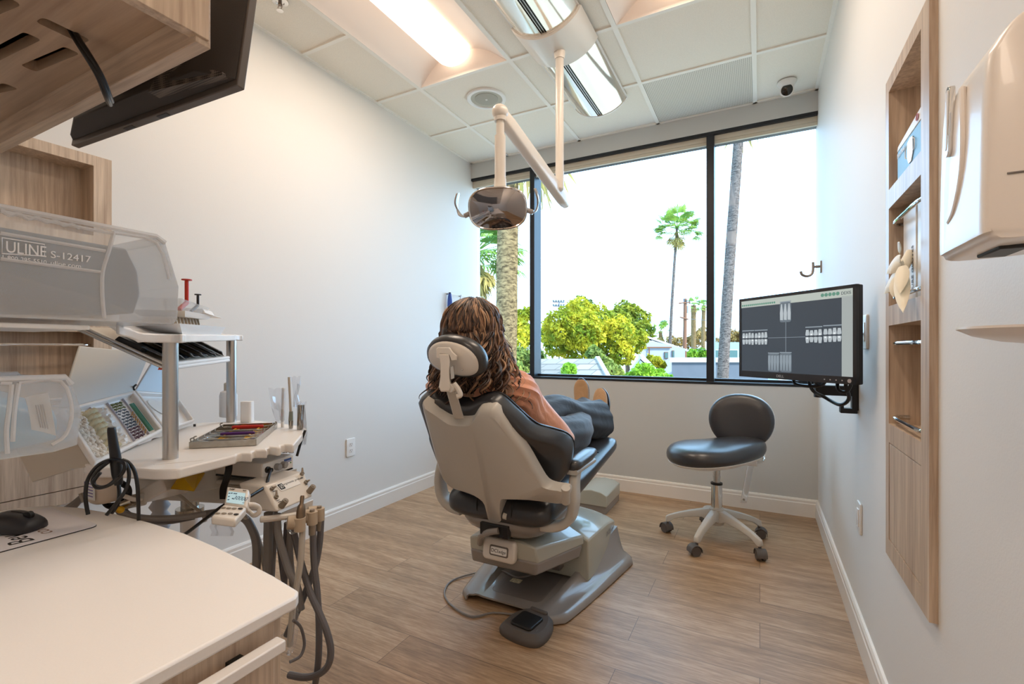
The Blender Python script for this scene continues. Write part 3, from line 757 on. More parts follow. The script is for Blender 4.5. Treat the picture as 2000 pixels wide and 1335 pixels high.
# --- base plate with two rising side ridges
rows = []
for k in range(25):
    q = k / 24; y = 1.785 + .76 * q
    hw = .235 + .135 * q ** .8; rd = .155 + .10 * q; zr = .035 + .125 * q ** 1.3
    if q > .9: hw -= .05 * ((q - .9) / .1) ** 2
    if q < .05: hw -= .03 * (1 - q / .05) ** 2
    row = []
    for s in (-1, 1):
        prof = [(hw, .006), (hw - .002, .02), (hw - .012, .027)]
        for m_ in range(1, 7):
            a = m_ / 6; x = hw - .012 + (rd + .006 - hw + .012) * a; prof.append((x, .027 + (zr - .027) * a ** 2.0))
        prof += [(rd - .004, zr + .001), (rd - .02, max(.034, zr - .03)), (rd - .03, .033), (.06, .033)]
        row.append([(AX + s * x, y, z) for x, z in prof])
    rows.append(row[0] + row[1][::-1])
g = MB(); g.sheet(rows, .008)
part('base_plate', g, 'taupe', ch, smooth=50)
g = MB(); g.pillow([(x + AX, y + 2.06) for x, y in rrect(.25, .44, .03)], .032, .042, .006); part('base_cover', g, 'taupedark', ch)
g = MB(); g.box((AX - .055, 1.97, .043), (.05, .035, .002)); part('warning_label', g, mat('paper_label', '#cfc2a0', .7, vary=.35, vscale=90), ch, smooth=0)
# --- pedestal with arched top
def arch(y, hw, z0, zs, zt, n=12, xc=AX):
    r = [(xc - hw, y, z0), (xc - hw, y, zs)]
    for k in range(1, n): 
        a = -1 + 2 * k / n; r.append((xc + hw * a, y, zs + (zt - zs) * (1 - a * a) ** .8))
    return r + [(xc + hw, y, zs), (xc + hw, y, z0)]
g = MB(); g.loft([arch(2.105, .25, .05, .235, .30), arch(2.13, .256, .05, .242, .31), arch(2.40, .258, .05, .225, .285), arch(2.56, .25, .05, .185, .235)])
pd = part('pedestal', g, 'paleshell', ch, bevel=.006)
tm = text_mb('DCI', .035, frame(V((AX + .2605, 2.37, .165)), (0, 1, 0), (0, 0, 1)), .0003)
text_mb('edge', .03, frame(V((AX + .2605, 2.445, .165)), (0, 1, 0), (0, 0, 1)), .0003, mb=tm, shear=.15)
part('lettering', tm, 'taupedark', pd, smooth=0)
# --- lift arm in front of the pedestal
g = MB()
g.loft([[(AX - .165, 1.745, .255), (AX - .16, 1.73, .315), (AX - .09, 1.74, .335), (AX + .09, 1.74, .335), (AX + .155, 1.73, .325), (AX + .16, 1.745, .255)],
        [(AX - .235, 2.10, .22), (AX - .235, 2.09, .265), (AX - .14, 2.09, .31), (AX + .14, 2.09, .31), (AX + .235, 2.09, .265), (AX + .235, 2.10, .22)]])
la = part('lift_arm', g, 'paleshell', ch, bevel=.008)
g = MB(); g.loft([[(AX - .16, 1.75, .20), (AX - .165, 1.74, .262), (AX + .16, 1.74, .262), (AX + .145, 1.75, .20)], [(AX - .22, 2.08, .16), (AX - .235, 2.09, .228), (AX + .235, 2.09, .228), (AX + .22, 2.08, .16)]])
part('arm_underside', g, 'taupe', la, bevel=.012)
for s in (-1, 1):
    g = MB(); g.box((AX + s * .1, 2.09, .14), (.06, .07, .1)); part('link', g, 'taupedark', la, bevel=.005)
c = D(984, 1062, 1.86); g = MB(frame(V((AX - .005, 1.722, .29)), (1, 0, 0), (0, .15, 1)))
g.pillow(rrect(.155, .09, .02), -.02, .012, .01); bx = part('motor_cover', g, 'cream', ch)
g = MB(frame(V((AX - .002, 1.722, .288)), (1, 0, 0), (0, .15, 1))); g.pillow(rrect(.088, .042, .008), .011, .015, .002); part('badge_rim', g, 'taupedark', bx)
g = MB(frame(V((AX - .002, 1.722, .288)), (1, 0, 0), (0, .15, 1))); g.pillow(rrect(.076, .030, .005), .012, .0165, .002); part('badge', g, 'white', bx)
bf_ = frame(V((AX - .002, 1.722, .288)), (1, 0, 0), (0, .15, 1)); tm = text_mb('DCI', .020, bf_ @ Matrix.Translation((-.035, -.006, .0168)), .0003); text_mb('edge', .018, bf_ @ Matrix.Translation((.0, -.006, .0168)), .0003, mb=tm, shear=.2)
part('lettering', tm, 'black', bx, smooth=0)
# --- seat pan (taupe bowl) and hinge recess
g = MB(); rings = []
for (z, k, yo) in ((.335, .55, .0), (.35, .74, 0), (.38, .92, 0), (.41, 1, 0), (.432, 1.0, 0), (.44, .96, 0)):
    rings.append([(AX + x * k, 1.90 + yo + y * k, z) for x, y in sell(.215, .235, 3.2, 36)])
g.loft(rings); part('seat_pan', g, 'taupe', ch, smooth=50)
g = MB(); g.box((AX + .005, 1.668, .395), (.13, .03, .05)); part('hinge_recess', g, 'black', ch, bevel=.003)
g = MB(); g.tube([(AX + .03, 1.65, .40), (AX - .02, 1.65, .385), (AX - .075, 1.69, .345), (AX - .1, 1.72, .30)], .013, 10); part('power_cable', g, 'taupe', ch)
# --- seat and leg rest upholstery: one long cushion
prof = [(1.655, .17, .45, .475), (1.665, .215, .43, .50), (1.70, .24, .418, .535), (1.80, .25, .42, .565), (1.95, .255, .44, .575), (2.12, .26, .475, .585), (2.25, .262, .50, .60), (2.42, .262, .525, .622), (2.55, .26, .545, .637), (2.61, .245, .56, .635), (2.635, .215, .58, .625)]
rings = []
for y, hw, z0, z1 in prof:
    rg = []
    for k in range(36):
        t = 2 * PI * k / 36; c_, s_ = math.cos(t), math.sin(t)
        x = hw * math.copysign(abs(c_) ** .45, c_); zz = math.copysign(abs(s_) ** .8, s_)
        z = (z0 + z1) / 2 + (z1 - z0) / 2 * zz
        if zz > 0: z += .018 * abs(x / hw) ** 3 - .008
        rg.append((AX + x, y, z))
    rings.append(rg)
g = MB(); g.loft(catm_rings(rings, 4))
st = part('seat', g, 'leather', ch, smooth=60, label='charcoal vinyl seat and leg rest')
g = MB()
for sx in (-.075, .085):
    g.tube([(AX + sx, 1.68, .55), (AX + sx, 1.9, .585), (AX + sx * 1.2, 2.2, .602), (AX + sx * 1.3, 2.56, .642)], .0022, 5)
    g.tube([(AX + sx, 1.662, .525), (AX + sx, 1.655, .47), (AX + sx * .9, 1.672, .425)], .0025, 5)
g.tube([(AX - .25, 2.27, .615), (AX, 2.27, .605), (AX + .25, 2.27, .615)], .0025, 5)
part('seam', g, 'black', st)
g = MB(); g.loft([[(AX - .18, 2.05, .455), (AX + .18, 2.05, .455), (AX + .18, 2.05, .48), (AX - .18, 2.05, .48)], [(AX - .2, 2.55, .53), (AX + .2, 2.55, .53), (AX + .2, 2.55, .555), (AX - .2, 2.55, .555)]]); part('leg_rest_pan', g, 'taupedark', ch, bevel=.005)
# --- backrest: upholstery and rear shell
UP_PX = [(815.6, 781), (819, 774), (831, 770), (850, 774), (880, 783), (905, 787), (922, 786), (938, 779), (958, 775), (978, 782), (1009, 810), (1042, 840), (1080, 856), (1107, 868), (1123, 884), (1126, 903), (1117, 932), (1092, 951), (1060, 962), (1000, 968), (940, 962), (890, 944), (858, 922), (837, 897), (826, 868), (823, 851), (829, 842), (824, 815)]
ring = smooth_outline([PP(px, py, .05) for px, py in UP_PX], 4)
def wing(ring, k, off, curl=1.0):
    o = []
    for p in shrink(ring, k, BN * off):
        w_ = max(0, abs(p.x - AX) - .17) / .15
        o.append(p + V((-.035 * math.copysign(1, p.x - AX), .07, .0)) * curl * w_ ** 1.6)
    return o
g = MB(); g.loft([wing(ring, .90, -.035), wing(ring, .97, -.03), wing(ring, 1.0, -.008), wing(ring, 1.0, .02), wing(ring, .975, .045), wing(ring, .92, .055), wing(ring, .6, .04), wing(ring, .25, .03)])
bk = part('backrest', g, 'leather', ch, smooth=60, label='charcoal vinyl winged backrest')
g = MB(); g.tube(wing(ring, .985, .038)[::3], .0028, 6, 3, closed=True); part('piping', g, 'black', bk)
SH_PX = [(824.6, 787), (836, 789), (850, 797), (874, 812.5), (890, 816), (919, 816.5), (927, 810), (936, 796), (945, 793.5), (956, 795), (970, 802), (998, 840), (1027, 882), (1050, 922), (1066, 946), (1085, 954), (1108, 958), (1110, 972), (1100, 982), (1065, 978), (1028, 973), (995, 970), (984, 973), (983, 1000), (985, 1014), (972, 1018), (960, 1013), (955, 995), (947, 974), (920, 958), (883, 949), (865, 932), (852, 893), (838, 840)]
ring = smooth_outline([PP(px, py, .0) for px, py in SH_PX], 3)
def bulge(p, amt): return p - BN * amt * max(0, 1 - ((p.x - AX) / .2) ** 2)
g = MB(); r1 = [q_ for q_ in ring]
g.loft([[p + BN * .035 for p in r1], [p + BN * .004 for p in r1], shrink(ring, .985, BN * -.006), [bulge(p, .012) for p in shrink(ring, .93, BN * -.014)]])
part('back_shell', g, 'greyshell', ch, smooth=50, label='warm grey plastic back shell')
g = MB(); a = PP(963, 1008, -.01); b_ = PP(985, 1008, -.01); g.cyl(a, a + (b_ - a) * .55, .012); part('hinge', g, 'greyshell', ch); g = MB(); g.cyl(PP(984, 1006, -.012), PP(991, 1008, -.012), .014); part('hinge', g, 'greyshell', ch)
# --- headrest
hc = D(888, 701, 1.665); hn = V((-.05, .93, .36)).normalized(); hx = V((1, .05, -.16)).normalized()
HM = frame(hc, hx, hn.cross(hx)); HM = frame(hc, hx, (HM @ V((0, 1, 0))) - hc)
zc = (HM @ V((0, 0, 1)) - hc); fl = 1 if zc.dot(hn) > 0 else -1
def hring(a, b, z): return [(x, y - .012 * (1 - (x / max(a, .01)) ** 2) * (1 if y < 0 else .2), z * fl) for x, y in sell(a, b, 2.35, 40)]
g = MB(HM); g.loft([hring(.100, .056, -.012), hring(.116, .066, -.004), hring(.12, .071, .012), hring(.118, .069, .032), hring(.108, .061, .046), hring(.07, .04, .048), hring(.02, .012, .044)])
hr = part('headrest', g, 'leather', ch, smooth=60, label='charcoal oval headrest pad')
g = MB(HM); g.loft([hring(.104, .058, -.002), hring(.103, .057, -.012), hring(.09, .049, -.02), hring(.05, .03, -.026)]); part('headrest_pan', g, 'cream', hr, smooth=50)
g = MB(); 
def seg(pxs, w, th, t):
    pass
kx = RIGHT; ky = UP
def plate(mb, px_pts, t, th=.02, r=.003):
    ring_ = [D(px, py, t) for px, py in px_pts]; n_ = FWD
    mb.loft([shrink(ring_, .94, n_ * -th / 2), shrink(ring_, 1, n_ * (-th / 2 + r)), [p + n_ * (th / 2) for p in ring_]])
    return mb
g = MB(); plate(g, [(853, 681), (856, 678), (878, 678), (884, 687), (893, 695), (892, 703), (884, 704), (879, 692), (860, 689), (858, 700), (853, 698)], 1.60, .03); part('tilt_bracket', g, 'cream', hr)
g = MB(); plate(g, smooth_outline([V((px, py, 0)) for px, py in [(858, 690), (878, 690), (880, 705), (878, 725), (880, 742), (883, 758), (878, 764), (862, 764), (858, 755), (861, 735), (861, 712)]], 3) and [(858, 690), (878, 690), (880, 705), (878, 725), (879, 742), (882, 757), (878, 764), (862, 764), (858, 755), (861, 735), (861, 712)], 1.598, .03, .004); part('upper_link', g, 'cream', ch, bevel=.002)
g = MB(); g.loft([[D(870, 757, 1.6), D(889, 757, 1.6), D(889, 757, 1.63), D(870, 757, 1.63)], [D(887, 818, 1.68), D(907, 818, 1.68), D(907, 818, 1.71), D(887, 818, 1.71)]]); part('stem', g, 'greyshell', ch, bevel=.004)
g = MB(); g.cyl(D(879, 758, 1.585), D(889, 756, 1.60), .014); g.tube([D(886, 748, 1.585), D(895, 760, 1.585), D(899, 771, 1.585), D(892, 774, 1.585)], .009, 8); part('lock_lever', g, 'cream', ch)
g = MB(); plate(g, [(880, 716), (886, 713), (888, 738), (881, 741)], 1.6, .014); part('release_button', g, 'alu', ch)
g = MB(); g.ball(D(903, 722, 1.625), .003, 8, 6); part('screw', g, 'steel', hr)
# --- armrests
for s, lab in ((1, None), (-1, None)):
    X_ = lambda d: AX + s * d
    g = MB(); pts = [V((X_(.19), 1.73, .425)), V((X_(.25), 1.735, .43)), V((X_(.30), 1.735, .465)), V((X_(.318), 1.735, .53)), V((X_(.315), 1.745, .60)), V((X_(.312), 1.77, .645))]
    P_ = catmull(pts, 6); rings = []
    for i, p in enumerate(P_):
        t_ = (P_[min(i + 1, len(P_) - 1)] - P_[max(i - 1, 0)]).normalized(); n_ = t_.cross(V((0, 1, 0))).normalized()
        rings.append([p + n_ * x + V((0, y, 0)) for x, y in rrect(.034, .07 - .012 * i / len(P_), .012, 3)])
    g.loft(rings)
    g.loft([[(X_(.312) + x, y, z) for x, z in [(q[0], .652 + q[1]) for q in rrect(.05, .02, .008, 3)]] for y in (1.72, 1.95)])
    am = part('armrest', g, 'greyshell', ch, smooth=45)
    g = MB(); rr_ = []
    for y, k in ((1.715, .6), (1.725, .9), (1.75, 1), (1.9, 1), (1.955, .85), (1.97, .5)):
        rr_.append([(X_(.312) + x * k, y, .675 + z * k + (.012 * (y - 1.72) / .25)) for x, z in sell(.033, .022, 2.6, 20)])
    g.loft(rr_); part('arm_pad', g, 'leather', am, smooth=60)
g = MB(); g.cyl(PP(1105, 952, 0), PP(1105, 980, 0), .016); part('pivot_pin', g, 'greyshell', ch)

# --- foot pedal with its cord
pc = PZ(1031, 1232, 0)
ft = thing('foot_pedal', 'taupe foot control with dark pad on floor beside the chair base', 'foot pedal', (pc.x, pc.y, 0), math.radians(-8))
FM_ = rotz(math.radians(-8), (pc.x, pc.y, 0))
def fo(k): return [(x * k * 1.14, y * k * 1.14) for x, y in [(p.x, p.y) for p in catmull([(-.085, -.03, 0), (-.07, -.07, 0), (0, -.083, 0), (.07, -.07, 0), (.088, -.03, 0), (.08, .03, 0), (.05, .085, 0), (0, .1, 0), (-.05, .085, 0), (-.08, .03, 0)], 4, True)]]
g = MB(FM_); g.loft([[(x, y, z) for x, y in fo(k)] for z, k in ((0, .98), (.004, 1.0), (.018, 1.0), (.026, .96), (.038, .84), (.042, .8))]); pb_ = part('body', g, 'rubber', ft, smooth=40)
g = MB(FM_); g.pillow([(x, y - .008) for x, y in rrect(.10, .104, .016)], .038, .052, .006); part('pad', g, 'dark', ft)
g = MB(FM_); g.pillow([(x, y + .082) for x, y in rrect(.08, .018, .006)], .036, .05, .004); part('toe_ridge', g, 'rubber', ft)
for s in (-1, 1):
    g = MB(FM_ @ Matrix.Translation((s * .074, -.022, .034)) @ Matrix.Rotation(s * .45, 4, 'Y') @ Matrix.Rotation(s * -.25, 4, 'Z')); g.pillow(sell(.012, .026, 2.4, 20), -.006, .004, .003); part('side_button', g, 'hosedark', ft)
g = MB(); g.tube([FM_ @ V((-.05, .07, .012)), PZ(965, 1196, .006), PZ(920, 1203, .006), PZ(880, 1180, .006), PZ(868, 1155, .006), PZ(885, 1132, .006), PZ(935, 1117, .012), PZ(975, 1113, .04), V((AX - .06, 1.99, .05)), V((AX - .01, 2.05, .047))], .0042, 8)
part('cord', g, 'hose', ft)
# --- floor utility box ahead of the chair
u = thing('floor_utility_box', 'pale floor box with taupe base near the window wall', 'utility box', (-1.03, 3.3, 0))
g = MB(); g.loft([[(-1.13, 3.14, .0), (-.925, 3.14, 0), (-.925, 3.14, .055), (-1.13, 3.14, .055)], [(-1.13, 3.48, 0), (-.925, 3.48, 0), (-.925, 3.48, .055), (-1.13, 3.48, .055)]]); part('base', g, 'taupe', u, bevel=.004)
g = MB(); g.loft([[(-1.135, 3.135, .05), (-.92, 3.135, .05), (-.92, 3.14, .125), (-.96, 3.14, .145), (-1.03, 3.14, .155), (-1.1, 3.14, .145), (-1.135, 3.14, .125)], [(-1.135, 3.485, .05), (-.92, 3.485, .05), (-.92, 3.48, .13), (-.96, 3.48, .15), (-1.03, 3.48, .16), (-1.1, 3.48, .15), (-1.135, 3.48, .13)]]); part('cover', g, 'paleshell', u, bevel=.005)
# caster on the floor beyond the chair
cp = PZ(873, 981, 0); u = thing('caster', 'small grey caster on the floor beyond the left side of the dental chair', 'caster', cp)
g = MB(); g.cyl(cp + V((-.011, 0, .025)), cp + V((.011, 0, .025)), .025, n=20); part('wheel', g, 'rubber', u)
g = MB(); g.tube([cp + V((.0, 0, .03)), cp + V((0, .012, .05)), cp + V((0, .02, .075))], .008, 8); part('stem', g, 'hosedark', u)

# ================================================================== THE PERSON IN THE CHAIR
M['skin'] = mat('skin', '#c79a7f', .5, vary=.05, vscale=30)
def cloth(name, c0, c1, rough=.7, sheen=.3, scale=14, bump=.5):
    m, nt, b = nmat(name); N, L = nt.nodes, nt.links
    tc = N.new('ShaderNodeTexCoord'); n = N.new('ShaderNodeTexNoise'); n.inputs['Scale'].default_value = scale; n.inputs['Detail'].default_value = 3; n.inputs['Distortion'].default_value = .8
    L.new(tc.outputs['Object'], n.inputs['Vector'])
    r = N.new('ShaderNodeValToRGB'); r.color_ramp.elements[0].color = lin(c0); r.color_ramp.elements[1].color = lin(c1); r.color_ramp.elements[0].position = .3; r.color_ramp.elements[1].position = .7
    L.new(n.outputs['Fac'], r.inputs['Fac']); L.new(r.outputs['Color'], b.inputs['Base Color'])
    bp = N.new('ShaderNodeBump'); bp.inputs['Strength'].default_value = bump; bp.inputs['Distance'].default_value = .012; L.new(n.outputs['Fac'], bp.inputs['Height']); L.new(bp.outputs['Normal'], b.inputs['Normal'])
    b.inputs['Roughness'].default_value = rough; b.inputs['Sheen Weight'].default_value = sheen
    return m
M['blouse'] = cloth('coral_blouse', '#e59c7a', '#eda987', .6, .3)
M['navy'] = cloth('navy_trousers', '#1d2733', '#26323f', .65, .25, 10)
M['boot'] = cloth('tan_suede', '#a8825c', '#b38d66', .8, .3, 20, .2)
M['sole'] = mat('boot_sole', '#2b2320', .35)
HAIR = [mat('hair_%d' % i, c, .38, spec=.5, vary=.2, vscale=40) for i, c in enumerate(('#2e211a', '#46332a', '#63493a', '#8d6a50', '#b08a6a'))]
pe = thing('person', 'woman in coral blouse and navy trousers lying back in the dental chair', 'person', (-.98, 1.95, .56))
SHR, SHL = V((-.868, 1.615, .982)), V((-1.168, 1.605, .98))
ELR, ELL = V((-.752, 1.90, .75)), V((-1.26, 1.83, .77))
WRR, WRL = V((-.93, 2.00, .80)), V((-1.09, 1.99, .80))
HIR, HIL = V((-.885, 1.88, .645)), V((-1.045, 1.88, .645))
KNR, KNL = V((-.835, 2.25, .705)), V((-.955, 2.29, .80))
ANR, ANL = V((-.945, 2.70, .745)), V((-.825, 2.60, .735))
NECK, HEAD = V((-1.012, 1.575, 1.03)), V((-1.015, 1.61, 1.205))
hrng = random.Random(5)
# --- body: one continuous surface (overlapping limbs fused by a voxel remesh)
g = MB()
def limb(mb, pts, rad): mb.tube(pts, rad, 14, 4); [mb.ball(p, rad[0] if i == 0 else rad[-1], 12, 8) for i, p in ((0, pts[0]), (1, pts[-1]))]
g.tube([V((-.965, 1.86, .65)), V((-.985, 1.74, .77)), V((-1.005, 1.64, .90)), NECK - UP * .03], [.115, .11, .115, .07], 18, 5)
g.ball(V((-.965, 1.87, .645)), (.15, .11, .095)); limb(g, [SHL, V((-1.01, 1.615, .985)), SHR], [.055, .085, .055])
g.tube([NECK - UP * .03, NECK + UP * .05, HEAD - UP * .05], [.056, .05, .05], 14, 4)
g.ball(HEAD, (.072, .092, .108)); g.ball(HEAD + V((0, .05, -.06)), (.045, .045, .045)); g.ball(HEAD + V((0, .094, -.012)), (.012, .018, .024)); g.ball(HEAD + V((0, .088, -.055)), (.026, .012, .009))
for s in (-1, 1): g.ball(HEAD + V((s * .074, -.005, -.005)), (.01, .02, .03)); g.ball(HEAD + V((s * .03, .085, .015)), (.014, .008, .009)); g.ball(HEAD + V((s * .03, .082, .032)), (.022, .012, .008))
limb(g, [SHR, ELR], [.05, .038]); limb(g, [ELR, WRR], [.038, .026]); limb(g, [SHL, ELL], [.05, .038]); limb(g, [ELL, WRL], [.038, .026])
limb(g, [HIR, KNR], [.088, .06]); limb(g, [KNR, ANR], [.058, .038]); limb(g, [HIL, KNL], [.088, .06]); limb(g, [KNL, ANL], [.058, .038])
def footframe(an, shin, toe):
    z = -V(shin).normalized(); y = V(toe) - z * V(toe).dot(z); y.normalize()
    return frame(an, y.cross(z), y, z)
FOOT = [(ANR, ANR - KNR, V((-.12, .25, 1))), (ANL, V((.25, .85, -.25)), V((-.22, .35, 1)))]
for an_, sh_1, to_ in FOOT:
    q_ = footframe(an_, sh_1, to_); g.tube([q_ @ V(p) for p in ((0, 0, 0), (0, -.01, -.04), (0, .04, -.055), (0, .10, -.066), (0, .15, -.07))], [.034, .033, .026, .018, .010], 10, 3)
def hand(mb, wrist, d, side, nrm):
    """palm, four unequal fingers curling down, thumb from the side of the palm"""
    d, side, nrm = V(d).normalized(), V(side).normalized(), V(nrm).normalized()
    mb.tube([wrist, wrist + d * .045, wrist + d * .085], [.024, .032, .03], 12, 3)
    mb.loft([[wrist + d * y + side * x + nrm * z for x, z in rrect(w_, .026, .01, 3)] for y, w_ in ((.02, .055), (.055, .078), (.09, .078))])
    for i, L in enumerate((.066, .075, .07, .055)):
        r0 = wrist + d * .085 + side * ((i - 1.5) * .020); p1 = r0 + d * L * .45 - nrm * .004; p2 = p1 + d * L * .3 - nrm * L * .22; p3 = p2 + d * L * .12 - nrm * L * .3
        mb.tube([r0 - d * .015, p1, p2, p3], [.0095, .009, .0085, .007], 8, 3)
    t0 = wrist + d * .035 + side * -.034; mb.tube([t0, t0 + d * .03 - side * .022 - nrm * .006, t0 + d * .058 - side * .022 - nrm * .014], [.013, .0105, .008], 8, 3)
hand(g, WRR, (-.75, .6, .0), (-.6, -.75, .1), (0, .1, 1)); hand(g, WRL, (.75, .6, .02), (-.6, .75, -.1), (0, .1, 1))
bo = part('body', g, 'skin', pe, smooth=180)
m = bo.modifiers.new('Remesh', 'REMESH'); m.mode = 'VOXEL'; m.voxel_size = .005; m.use_smooth_shade = True
m = bo.modifiers.new('Smooth', 'SMOOTH'); m.factor = .5; m.iterations = 3
# --- blouse
def tubeloft(mb, pts, rads, n=40, pleat=None, k=8, cap=False, flatz=1.0, upv=(0, 0, 1)):
    """sleeve or trouser leg: rings along a path; pleat(q, angle) gives a radius factor"""
    P = catmull(pts, k); rings = []; m_ = len(P)
    for i, p in enumerate(P):
        q = i / (m_ - 1); t = (P[min(i + 1, m_ - 1)] - P[max(i - 1, 0)]).normalized()
        a = V(upv) - t * t.dot(V(upv)); a.normalize(); b_ = t.cross(a)
        x = q * (len(rads) - 1); j = min(int(x), len(rads) - 2); R = rads[j] + (rads[j + 1] - rads[j]) * (x - j)
        rings.append([p + (a * math.cos(w) * flatz + b_ * math.sin(w)) * (R * (pleat(q, w) if pleat else 1)) for w in [2 * PI * c / n for c in range(n)]])
    return mb.loft(rings, cap=cap)
g = MB(); rings = []
for c, hw, hd in (((-.965, 1.86, .62), .165, .115), ((-.968, 1.84, .66), .16, .115), ((-.98, 1.755, .76), .148, .112), ((-.995, 1.685, .85), .165, .118), ((-1.005, 1.64, .92), .185, .118), ((-1.008, 1.625, .965), .19, .105), ((-1.01, 1.612, 1.0), .165, .088), ((-1.011, 1.60, 1.025), .11, .072), ((-1.012, 1.595, 1.045), .07, .062)):
    ax = V((1, .05, 0)).normalized(); dp = V((0, .87, .49)) if c[2] < .95 else V((0, .95, .3)); dp.normalize()
    rings.append([V(c) + ax * hw * math.copysign(abs(math.cos(w)) ** .8, math.cos(w)) + dp * hd * math.sin(w) * (1 + .012 * math.sin(7 * w + c[2] * 40)) for w in [2 * PI * j / 44 for j in range(44)]])
g.loft(catm_rings(rings, 3))
def pl(q, w): return 1 + .11 * math.cos(13 * w + 2 * q) * max(0, 1 - q * 1.8) * min(1, .25 + q * 6) + .05 * math.sin(5 * w + 9 * q) * q + .035 * math.sin(3 * w - 14 * q)
tubeloft(g, [SHR + V((-.035, -.01, -.0)), SHR + V((.02, .05, -.02)), SHR.lerp(ELR, .45) + V((-.014, 0, .0)), ELR + V((-.012, 0, 0)), ELR + V((-.05, .07, -.0)), ELR.lerp(WRR, .85)], [.060, .078, .074, .055, .048, .04], 44, pl)
tubeloft(g, [SHL + V((.035, -.01, 0)), SHL + V((-.02, .05, -.02)), SHL.lerp(ELL, .45), ELL, ELL + V((.05, .07, 0)), ELL.lerp(WRL, .85)], [.062, .082, .080, .06, .05, .04], 44, pl)
bl = part('blouse', g, 'blouse', pe, smooth=60)
g = MB(); rows = []
for z, r in ((1.03, .066), (1.045, .07), (1.06, .082)):
    rows.append([V((-1.012, 1.592, z)) + V((math.cos(w) * r * (1 + .08 * math.sin(22 * w) * (z - 1.02) * 25), math.sin(w) * r * .95 * (1 + .08 * math.sin(22 * w) * (z - 1.02) * 25), .004 * math.sin(22 * w + 1))) for w in [2 * PI * k / 132 for k in range(133)]])
g.sheet(rows, .002); part('ruffled_collar', g, 'blouse', bl, smooth=60)
g = MB()
for s, S_, E_ in ((1, SHR, ELR),):
    cc = S_ + V((-.0, .018, -.008)); dd = (E_ - S_).normalized(); a = dd.orthogonal().normalized(); b_ = dd.cross(a)
# --- trousers
g = MB()
rings = []
for y, z, hw, hz in ((1.80, .66, .10, .07), (1.82, .645, .155, .095), (1.88, .642, .172, .105), (1.95, .65, .17, .105)):
    rings.append([V((-.965 + hw * math.cos(w), y, z + hz * math.sin(w))) for w in [2 * PI * j / 40 for j in range(40)]])
g.loft(rings)
def tf(q, w): return 1 + .05 * math.sin(4 * w + 7 * q) * q + .03 * math.sin(9 * w - 11 * q)
tubeloft(g, [HIR, HIR.lerp(KNR, .5) + V((0, 0, .02)), KNR + V((.01, 0, 0)), KNR.lerp(ANR, .5), ANR + V((0, .02, .0))], [.100, .098, .090, .082, .088], 40, tf)
def tf2(q, w): return (1 + .05 * math.sin(4 * w + 7 * q) * q + .03 * math.sin(9 * w - 11 * q)) * (1 + .42 * max(0, q - .55) * max(0, -math.cos(w)) * 2.2)
tubeloft(g, [HIL, HIL.lerp(KNL, .5) + V((0, 0, .02)), KNL, KNL.lerp(ANL, .5) + V((.01, 0, -.015)), ANL + V((.008, .02, -.0))], [.100, .096, .088, .088, .098], 48, tf2)
part('trousers', g, 'navy', pe, smooth=60)
# --- boots
def boot(an, shin, toe):
    Fm = footframe(an, shin, toe)
    g = MB(Fm); S = [(-.058, .018, -.083, -.045), (-.05, .028, -.087, -.005), (-.03, .036, -.088, .03), (0, .038, -.088, .035), (.03, .039, -.088, .012), (.06, .042, -.088, -.018), (.10, .046, -.088, -.038), (.14, .044, -.086, -.05), (.17, .034, -.084, -.057), (.188, .018, -.08, -.062)]
    rings = [[(hw * math.copysign(abs(math.cos(w)) ** .8, math.cos(w)), yy, (z0 + z1) / 2 + (z1 - z0) / 2 * math.copysign(abs(math.sin(w)) ** .75, math.sin(w))) for w in [2 * PI * k / 24 for k in range(24)]] for yy, hw, z0, z1 in S]
    g.loft(catm_rings(rings, 3)); g.lathe([(.043, -.04), (.045, .0), (.044, .03), (.044, .045), (.03, .045)], 24, Matrix.Translation((0, -.012, 0)))
    b_ = part('boot', g, 'boot', pe, smooth=60)
    g = MB(Fm); ol = catmull([(-.02, -.062, 0), (.02, -.062, 0), (.037, -.03, 0), (.034, .02, 0), (.046, .09, 0), (.042, .15, 0), (.015, .192, 0), (-.015, .192, 0), (-.042, .15, 0), (-.046, .09, 0), (-.034, .02, 0), (-.037, -.03, 0)], 4, True)
    g.prism([(p.x, p.y) for p in ol], -.097, -.087)
    part('sole', g, 'sole', b_, smooth=40)
    g = MB(Fm); g.prism([(x, yy - .035) for x, yy in rrect(.06, .05, .015)], -.128, -.096); part('heel', g, 'sole', b_, smooth=40)
    g = MB(Fm); g.box((.041, -.005, .03), (.006, .03, .07)); part('elastic_gore', g, 'sole', b_)
for f_ in FOOT: boot(*f_)
